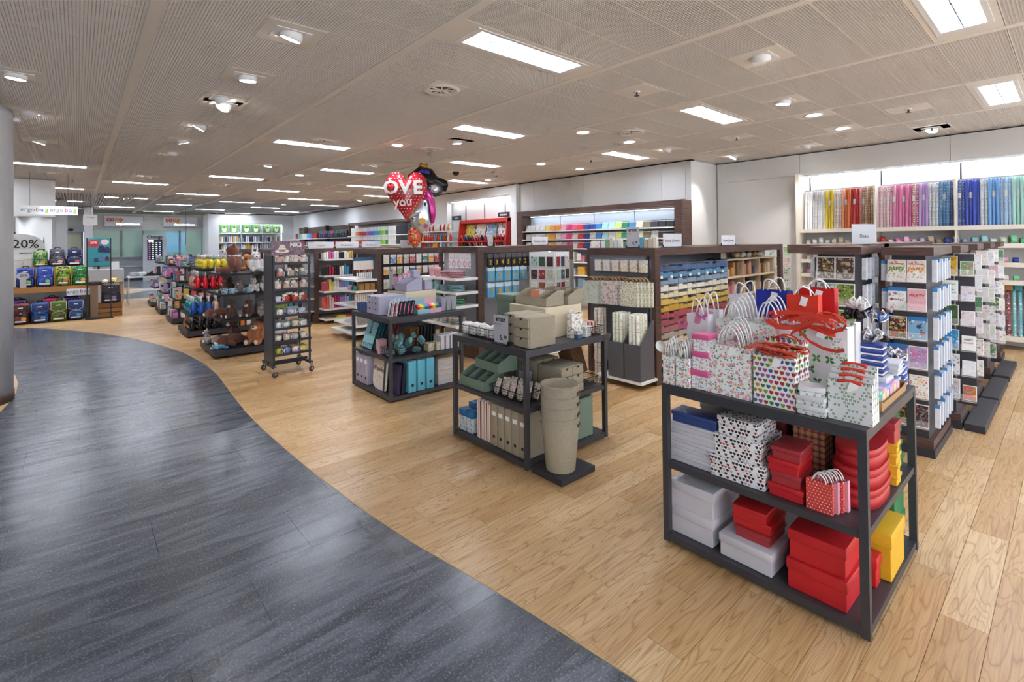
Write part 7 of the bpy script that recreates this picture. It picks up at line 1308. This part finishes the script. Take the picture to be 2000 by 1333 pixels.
# ================================================================ back wall book niche
t = thing('book_niche', 'white lit wall shelves of books on the back wall', 'shelf unit', (0, 28.9, 0))
for z in (2.2, 1.72): O('shelf', B().box(5.38, -.3, z-.05, 8.43, 0, z), WHITE, t)
O('lower_panel', B().box(5.38, -.36, 0, 8.43, -.3, 1.3), LGREY, t); O('ledge', B().box(5.38, -.36, 1.3, 8.43, 0, 1.34), WHITE, t)
for x in (6.4, 7.42): O('divider', B().box(x-.02, -.3, 1.34, x+.02, 0, 2.62), LGREY, t)
for i in range(6):
    t = thing('book', 'green picture book displayed face out on the top shelf, %s from the left' % nth(i), 'book', ((5.65, 6.1, 6.68, 7.13, 7.7, 8.15)[i], 28.72, 2.204), 0, 'face-out green books', (-.12, 0, 0)); O('cover', boxmesh(.34, .03, .4), mat('#5a9a4a' if i not in (2, 3) else '#4f9444', .5, name='book_green'), t); O('frame_print', boxmesh(.36, .02, .42), BLACK if i in (2, 3) else mat('#3a6f3f', .5, name='dark_green'), t, (0, .01, -.0)); O('animal_print', B().prism([(.1*cos(k*pi/8), .13*sin(k*pi/8)) for k in range(16)], -.002, .002, 'y'), mat('#e6ded4', .5, name='print_cream'), t, (0, -.018, .17)); O('face_print', B().prism([(.05*cos(k*pi/6), .05*sin(k*pi/6)) for k in range(12)], -.002, .002, 'y'), mat('#5a4438', .5, name='print_brown'), t, (0, -.021, .27))
bo = random.Random(12)
for r, z in enumerate((1.721, 1.341)):
    for i in range(34):
        x = 5.45+.086*i
        if abs(x-6.4) < .06 or abs(x-7.42) < .06: continue
        o = tag(O('book', boxmesh(.05+.03*bo.random(), .18, .24+.08*bo.random()), mat(bo.choice(('#d8d8dc', '#c9c9d0', '#e4e4e6', '#8f929c', '#3a3a44', '#c9a45a', '#b5b9c4')), .5, name='book_spine'), None, (x, 28.75, z+.0), rot=(0, .0, 0)), 'book on the back wall shelf, %s row, %s from the left' % (('upper', 'lower')[r], nth(i)), 'book', 'books in the back niche')
# ================================================================ exchange counter
grm = mat('#8f9296', .45, .2, name='counter_grey')
t = thing('service_counter', 'grey service counter below the exchange windows', 'counter', (0, 28.9, 0)); O('front_panel', B().box(.55, 0, 0, 4.9, .08, 1.02), grm, t); O('worktop', B().box(.5, -.05, 1.02, 4.9, .9, 1.07), GREYM, t); O('rail', B().box(.55, -.03, .62, 4.9, 0, .66), LGREY, t); O('kick_board', B().box(.55, -.01, 0, 4.9, 0, .1), ANTHD, t)
for i, (xa, xb) in enumerate(((.5, 1.55), (1.62, 2.4), (2.47, 3.9), (3.97, 4.9))):
    w_ = struct('window_%d' % (i+1), B().box(xa, 30.24, 1.07, xb, 30.26, 2.34), mat('#a9c9bb', .03, 0, .5, 0, 0, .45, name='green_glass')); O('mullion', B().box(xb, 30.2, 1.07, xb+.07, 30.3, 2.34), GREYM, w_)
t = thing('blue_panel', 'bright blue lit poster seen through the exchange window', 'poster', (3.95, 32.2, 1.2)); O('panel', boxmesh(.95, .04, 1.1), emit('#4f9fd8', .7, 'lit_poster'), t); O('post', boxmesh(.05, .05, 1.2), GREYM, t, (0, .03, -1.2))
t = thing('wall_cabinet', 'dark cabinet behind the exchange window', 'cabinet', (2.9, 33.0, 0)); O('body', cbox(1.1, .5, 1.5, .01, 1), mat('#5a6a68', .6, name='dim_green'), t); O('door', boxmesh(.5, .02, 1.4), mat('#64746f', .6, name='dim_green2'), t, (-.26, -.26, .05)); O('door', boxmesh(.5, .02, 1.4), mat('#64746f', .6, name='dim_green2'), t, (.26, -.26, .05))
for i, x in enumerate((1.68, 3.96)):
    t = thing('shop_sign', 'white illuminated sign reading coop depositenkasse, %s one' % ('left', 'right')[i], 'sign', (x, 30.12, 2.52), 0, 'exchange signs'); O('board', cbox(1.46, .08, .5, .01, 1), mat('#d6d7dc', .4, name='sign_board'), t)
    for s, dx, c in (('co', -.5, '#d8481f'), ('op', -.19, '#e8901f')): O('lettering', tmesh(s, .3, .04), mat(c, .5, name='logo_orange'), t, (dx, -.042, .345), rot=(pi/2, 0, 0))
    O('lettering', tmesh('depositenkasse', .15, .01), emit('#ffffff', 1.1, 'lit_letter', False), t, (.16, -.042, .13), rot=(pi/2, 0, 0))
    for s in (-1, 1): O('bracket', boxmesh(.04, .1, .04), GREYM, t, (s*.4, .07, .3))
t = thing('info_panel', 'grey freestanding panel reading Change with a rate display', 'sign', (2.68, 28.0, 0)); O('panel', boxmesh(.88, .06, 2.1), mat('#bdbfc4', .5, name='panel_grey'), t); O('lettering', tmesh('Change', .2, .015), BLACK, t, (0, -.032, 1.99), rot=(pi/2, 0, 0)); sc = O('rate_screen', boxmesh(.56, .03, .96), mat('#16182a', .25, name='screen_dark'), t, (0, -.04, .92))
for r in range(9):
    for c in range(4): O('rate_cell', boxmesh(.06, .004, .04), emit(('#c9485a', '#e8ecf4', '#e8ecf4', '#5f8fe0')[c] if r % 2 else ('#5f7fd0', '#e8ecf4', '#e8ecf4', '#e8ecf4')[c], .8, 'rate_cell', False), sc, (-.2+.13*c, -.017, .06+.09*r))
O('header_cell', boxmesh(.2, .004, .1), emit('#e8c4cc', .8, 'rate_cell', False), sc, (-.14, -.017, .84))
t = thing('hanging_sign', 'small white hanging sign reading change above the satchels', 'sign', (.3, 20, 2.25)); O('board', boxmesh(.34, .02, .32), WHITE, t); O('lettering', tmesh('change', .07, 0), mat('#8a8f96', .5, name='grey_ink'), t, (0, -.011, .24), rot=(pi/2, 0, 0)); O('lettering', tmesh('Coop', .04, 0), mat('#d8482f', .5, name='orange_ink'), t, (-.06, -.011, .06), rot=(pi/2, 0, 0)); O('hang_wire', B().tube([(0, 0, .32), (.0, 0, .93)], .004, 5), BLACK, t)
for i in range(2):
    o = tag(O('cable_drop', B().tube([(0, 0, 0), (.02, 0, .8), (0, 0, 1.6)], .008, 5), BLACK, None, (3.6, 26+i*.0, 1.6)), 'thin black suspension wire above the aisle units', 'wire') if i == 0 else None
# sliding door left of the exchange
d = struct('door_1', B().box(-.6, 27.28, 0, .18, 27.31, 2.2), mat('#c9cbb0', .2, 0, .5, 0, 0, .8, name='frosted_door')); O('door_head', B().box(-.62, 27.1, 2.2, .2, 27.25, 2.4), LGREY, d); O('door_jamb', B().box(.12, 27.1, 0, .18, 27.25, 2.2), GREYM, d); O('door_sensor', B().ball((-.2, 27.08, 2.28), (.09, .05, .05), 12, 8), BLACK, d)
# ================================================================ satchel display
WOODB = mat('#a9783f', .5, name='oak_board')
t = thing('satchel_bench', 'wooden bench shelf carrying school satchels on two tiers', 'shelf unit', (-.35, 14.95, 0)); O('top_board', B().box(-1.2, -.35, .62, .7, .35, .735), WOODB, t); O('rear_step', B().box(-.6, .25, .735, .45, .62, 1.15), WOODB, t)
for x in (-1.1, .56): O('support', B().box(x, -.3, 0, x+.08, .3, .62), WOODB, t)
O('rear_board', B().box(-1.02, .3, 0, .56, .35, .62), WHITE, t)
def satchel(lab, x, y, z, w, h, c, trim_, rz=0., ptn=None, badge='#d8483a'):
    t = thing('school_satchel', lab, 'school bag', (x, y, z+.001), rz, 'school satchels'); m = ptn or mat(c, .5, name='satchel_cloth'); d = .2
    O('body', cbox(w, d, h, .045, 3), m, t); O('flap', cbox(w*.96, .06, h*.44, .03, 3), m, t, (0, -d/2+.012, h*.52)); O('front_pocket', cbox(w*.8, .06, h*.36, .028, 3), m, t, (0, -d/2, h*.1))
    P = [(-w*.42, h*.16), (-w*.4, h*.4), (-w*.25, h*.48), (w*.25, h*.48), (w*.4, h*.4), (w*.42, h*.16)]
    O('pocket_piping', B().tube([(a, -d/2-.028, b_) for a, b_ in P], .006, 5), mat(trim_, .4, name='piping'), t); O('flap_piping', B().tube([(-w*.47, -d/2-.02, h*.95), (-w*.46, -d/2-.022, h*.6), (-w*.2, -d/2-.026, h*.53), (w*.2, -d/2-.026, h*.53), (w*.46, -d/2-.022, h*.6), (w*.47, -d/2-.02, h*.95)], .006, 5), mat(trim_, .4, name='piping'), t)
    O('reflective_strip', boxmesh(w*.62, .006, .03), mat('#d8dadd', .25, .3, name='reflector'), t, (0, -d/2-.031, h*.12)); O('carry_handle', B().tube([(-.05, 0, h-.01), (-.04, 0, h+.03), (.04, 0, h+.03), (.05, 0, h-.01)], .01, 6), BLACK, t); O('name_badge', boxmesh(.07, .006, .018), PAPER, t, (0, -d/2-.02, h*.78)); O('buckle', boxmesh(.022, .012, .03), LGREY, t, (0, -d/2-.03, h*.5)); O('sticker', B().prism([(.042*cos(k*pi/8), .032*sin(k*pi/8)) for k in range(16)], -.003, .003, 'y'), mat(badge, .4, name='sticker'), t, (w*.18, -d/2-.032, h*.28))
    for s in (-1, 1): O('side_pocket', cbox(.03, d*.7, h*.4, .012, 2), BLACK, t, (s*(w/2-.006), .01, .01))
navy, blue2 = '#20264f', '#2a3f9a'
pz = lambda a, b_, c_, p=.04: pat('camo', a, (b_, c_), p, keep=.6)
satchel('black and red patterned satchel on the floor at the far left', -.885, 14.42, 0, .26, .43, '#26181c', '#3a3a40', .05, pz('#241a1e', '#7a2a2c', '#2a2024'), '#e0a03a')
satchel('navy and royal blue satchel on the floor', -.59, 14.42, 0, .27, .43, '#24346a', '#2f7fd0', 0., pz('#1e2a58', '#2c4488', '#24346a'), '#4f8fd0'); satchel('olive green satchel on the floor', -.3, 14.42, 0, .26, .44, '#566a26', '#b9c49a', 0., None, '#4a3a34'); satchel('plain navy satchel on the floor by the poster stand', -.025, 14.46, 0, .25, .44, '#24407a', '#b0b8cc', 0., None, '#4f9fd0')
for i, (x, c) in enumerate(((-.95, '#5a2f7a'), (-.42, '#c9306a'), (-.1, '#5f3f8a'))): satchel('%s satchel lying in the second floor row, %s' % (('violet', 'pink', 'purple')[i], nth(i)), x, 14.8, 0, .26, .5, c, '#d0d0d8', 0.)
satchel('royal blue satchel on the bench behind the small price tag', -.83, 14.82, .736, .27, .42, blue2, '#5f7fd0', 0., pz('#22368a', '#2f4fb0', '#1c2c70'), '#8fc44a'); satchel('royal blue checked satchel on the bench', -.53, 14.8, .736, .27, .43, blue2, '#6f8fe0', 0., pz('#1f3a90', '#3a60c0', '#27459c', .05), '#7fc46a'); satchel('black and lime satchel with a cartoon front on the bench', -.235, 14.8, .736, .24, .44, '#26301f', '#8fc43a', 0., pz('#20261c', '#a8bc4a', '#2c3a22', .03), '#c4605a'); satchel('green leaf patterned satchel on the bench', .05, 14.8, .736, .26, .43, '#1f5a34', '#3f8a4a', 0., pz('#174a2c', '#3f9a54', '#1f5a34', .03), '#e0a03a')
satchel('green and yellow camouflage satchel on the top step', -.62, 15.36, 1.15, .23, .36, '#2f7a44', '#2f7a44', 0., pz('#1f5f38', '#a9c46a', '#2f7a44', .03), '#d8903a'); satchel('charcoal patterned satchel on the top step', -.34, 15.36, 1.15, .27, .4, '#3a3a48', '#8f8f9a', 0., pz('#33333f', '#5a5a68', '#2c2c38', .03), '#e0a0a4'); satchel('navy satchel with grey piping on the top step', -.05, 15.36, 1.15, .27, .4, navy, '#8a90b0', 0., None, '#c4464a')
def ergobag(par, x, y, z, sz):
    for s, dx, c in (('ergo', -.12, '#8a8d96'), ('b', .06, '#b8327f'), ('a', .14, '#5f8fd0'), ('g', .222, '#8fb53a')): O('lettering', tmesh(s, .14, .015), mat(c, .5, name='logo_ink'), par, (x+dx*sz, y, z), rot=(pi/2, 0, 0), sc=(sz, sz, 1))
t = thing('hanging_sign', 'long white hanging sign reading ergobag ergobag before the column', 'sign', (-.45, 14.5, 2.285)); O('board', boxmesh(.92, .02, .185), WHITE, t); ergobag(t, -.23, -.011, .1, .85); ergobag(t, .22, -.011, .1, .85)
for s in (-1, 1): O('hang_wire', B().tube([(s*.3, 0, .185), (s*.3, 0, .9)], .003, 5), BLACK, t)
t = thing('brand_logo', 'cut-out ergobag lettering fixed to the bench front', 'sign', (.02, 14.575, .52)); O('backing', B().box(-.2, 0, .0, .22, .012, .15), WHITE, t); ergobag(t, .0, -.001, .085, .78)
t = thing('speech_bubble_sign', 'big white speech bubble sign reading 20% at the left edge', 'sign', (-.98, 15.75, 0)); O('bubble', B().prism([(.42*cos(k*pi/16), 1.6+.3*sin(k*pi/16)) for k in range(32)], -.01, .01, 'y'), WHITE, t); O('lettering', tmesh('20%', .26, .01), BLACK, t, (.1, -.012, 1.66), rot=(pi/2, 0, 0)); O('pole', boxmesh(.3, .02, 1.35), WHITE, t, (.05, .02, 0)); O('star_banner', B().prism([(.3, 1.15), (.52, 1.15), (.42, 1.45), (.4, 1.85), (.36, 1.5)], .02, .03, 'y'), mat('#24305a', .5, name='banner_navy'), t); O('small_print', boxmesh(.2, .002, .02), BLACK, t, (.1, -.012, 1.45))
t = thing('price_bubble', 'small grey bubble tag reading 20% on the leftmost bench satchel', 'sign', (-.86, 14.64, .737)); O('bubble', B().prism([(.1*cos(k*pi/12), .25+.08*sin(k*pi/12)) for k in range(24)], 0, .006, 'y'), LGREY, t); O('lettering', tmesh('20%', .07, .01), BLACK, t, (.01, -.002, .26), rot=(pi/2, 0, 0)); O('stalk', boxmesh(.1, .006, .2), LGREY, t, (0, .004, 0))
t = thing('poster_stand', 'black framed poster stand with a teal 20% discount poster', 'sign', (.36, 14.26, 0)); fm = mat('#24242a', .4, .3, name='stand_black')
for x in (-.205, .2): O('upright', B().box(x-.008, -.008, .02, x+.012, .008, 1.78), fm, t)
O('cross_bar', B().box(-.2, -.008, 1.15, .2, .008, 1.165), fm, t); O('foot', B().box(-.24, -.12, 0, .24, .12, .02), fm, t); po = O('poster', B().box(-.2, -.006, 1.165, .2, .002, 1.77), pat('blobs', '#2f8f9a', ('#2c8791', '#3a9aa4'), .2, keep=.4), t)
O('red_disc', B().prism([(-.09+.1*cos(k*pi/12), 1.66+.085*sin(k*pi/12)) for k in range(24)], -.009, -.006, 'y'), mat('#c42f3a', .5, name='disc_red'), po); O('lettering', tmesh('20%', .07, .01), WHITE, po, (-.09, -.0105, 1.675), rot=(pi/2, 0, 0)); O('white_disc', B().prism([(.1+.07*cos(k*pi/12), 1.69+.06*sin(k*pi/12)) for k in range(24)], -.009, -.006, 'y'), mat('#d8c4cc', .5, name='disc_pale'), po)
for x, z, s, c in ((.04, 1.46, 1.25, '#2a2f54'), (.14, 1.45, 1.1, '#33305a'), (-.05, 1.25, .8, '#2c3560'), (.05, 1.28, .8, '#5f6fb0'), (.14, 1.27, .8, '#5a2f44')): O('printed_bag', B().prism([(x-.045*s, z), (x+.045*s, z), (x+.045*s, z+.08*s), (x+.025*s, z+.12*s), (x-.025*s, z+.12*s), (x-.045*s, z+.08*s)], -.009, -.006, 'y'), mat(c, .5, name='printed_bag'), po)
t = thing('wood_crate', 'slatted wooden crate on the floor under the dark satchel', 'crate', (.565, 14.62, 0)); 
for k in range(3):
    for s in (-1, 1): O('slat', boxmesh(.42, .015, .085), mat(('#8a6038', '#9a6c40', '#7f5632')[k], .7, name='crate_slat'), t, (0, s*.14, .005+.1*k)); O('slat', boxmesh(.015, .26, .085), mat('#8a6038', .7, name='crate_slat'), t, (s*.2, 0, .005+.1*k))
O('top_board', boxmesh(.42, .29, .012), mat('#7f5632', .7, name='crate_slat'), t, (0, 0, .292))
satchel('black satchel with small stickers standing on the wooden crate', .58, 14.6, .306, .33, .44, '#20202a', '#4a4a58', -.1, pz('#1c1c24', '#34343f', '#24242c', .04), '#8f6fc4')
t = thing('wicker_basket', 'woven wicker basket with soft toys behind the poster stand', 'basket', (.62, 15.25, 0)); wk_ = pat('plaid', '#b08a5a', ('#8a6438', '#c9a878', '#6a4a2a'), .025)
O('pot', B().lathe([(.17, 0), (.22, .42), (.21, .42), (.165, .02), (0, .02)], 20, cap=False), wk_, t); O('rim', B().tube([(.22*cos(k*pi/10), .22*sin(k*pi/10), .42) for k in range(20)], .014, 6, None, True), wk_, t); t.scale = (1, 1, 1.75)
plush('soft yellow and white duck in the wicker basket', .66, 15.2, .6, .26, .0, '#e0d46a', '#f0ece0', 'round'); plush('soft white lamb in the wicker basket',   .5, 15.42, .6, .22, .3, '#dcd8d4', '#f0ece8', 'floppy')
t = thing('cylinder_stool', 'brown pillar plinth with a folded black bag behind the poster', 'plinth', (.28, 14.5, 0)); O('pillar', boxmesh(.13, .13, .72), mat('#8a7460', .5, name='plinth_brown'), t); O('top_plate', boxmesh(.15, .15, .01), WOODB, t, (0, 0, .72))
o = tag(O('pencil_case', cbox(.26, .12, .09, .03, 3), pz('#1f1f26', '#44444f', '#2a2a32'), None, (.28, 14.5, .731)), 'dark soft pencil case lying on the brown pillar', 'pencil case')
t = thing('cash_desk', 'pale cash desk with monitor behind the poster stand', 'counter', (.55, 18.2, 0)); O('desk', cbox(.9, .5, .95, .01, 1), LGREY, t); O('monitor', boxmesh(.35, .03, .28), BLACK, t, (-.1, 0, 1.05)); O('monitor_stem', boxmesh(.05, .05, .12), BLACK, t, (-.1, .03, .95))
O('service_box', boxmesh(.2, .2, .2), WHITE, t, (.25, 0, .95))
w_ = wallbox('wall_left_shop', -4, 23.0, 0, -.75, 23.1, WT, wall_mat('#d0d0d0')); O('dark_window', B().box(-2.6, 22.98, 1.2, -1.0, 23.0, 2.1), ANTHD, w_); O('lettering', tmesh('O', .3, .03), BLACK, w_, (-1.2, 22.98, 2.55), rot=(pi/2, 0, 0))
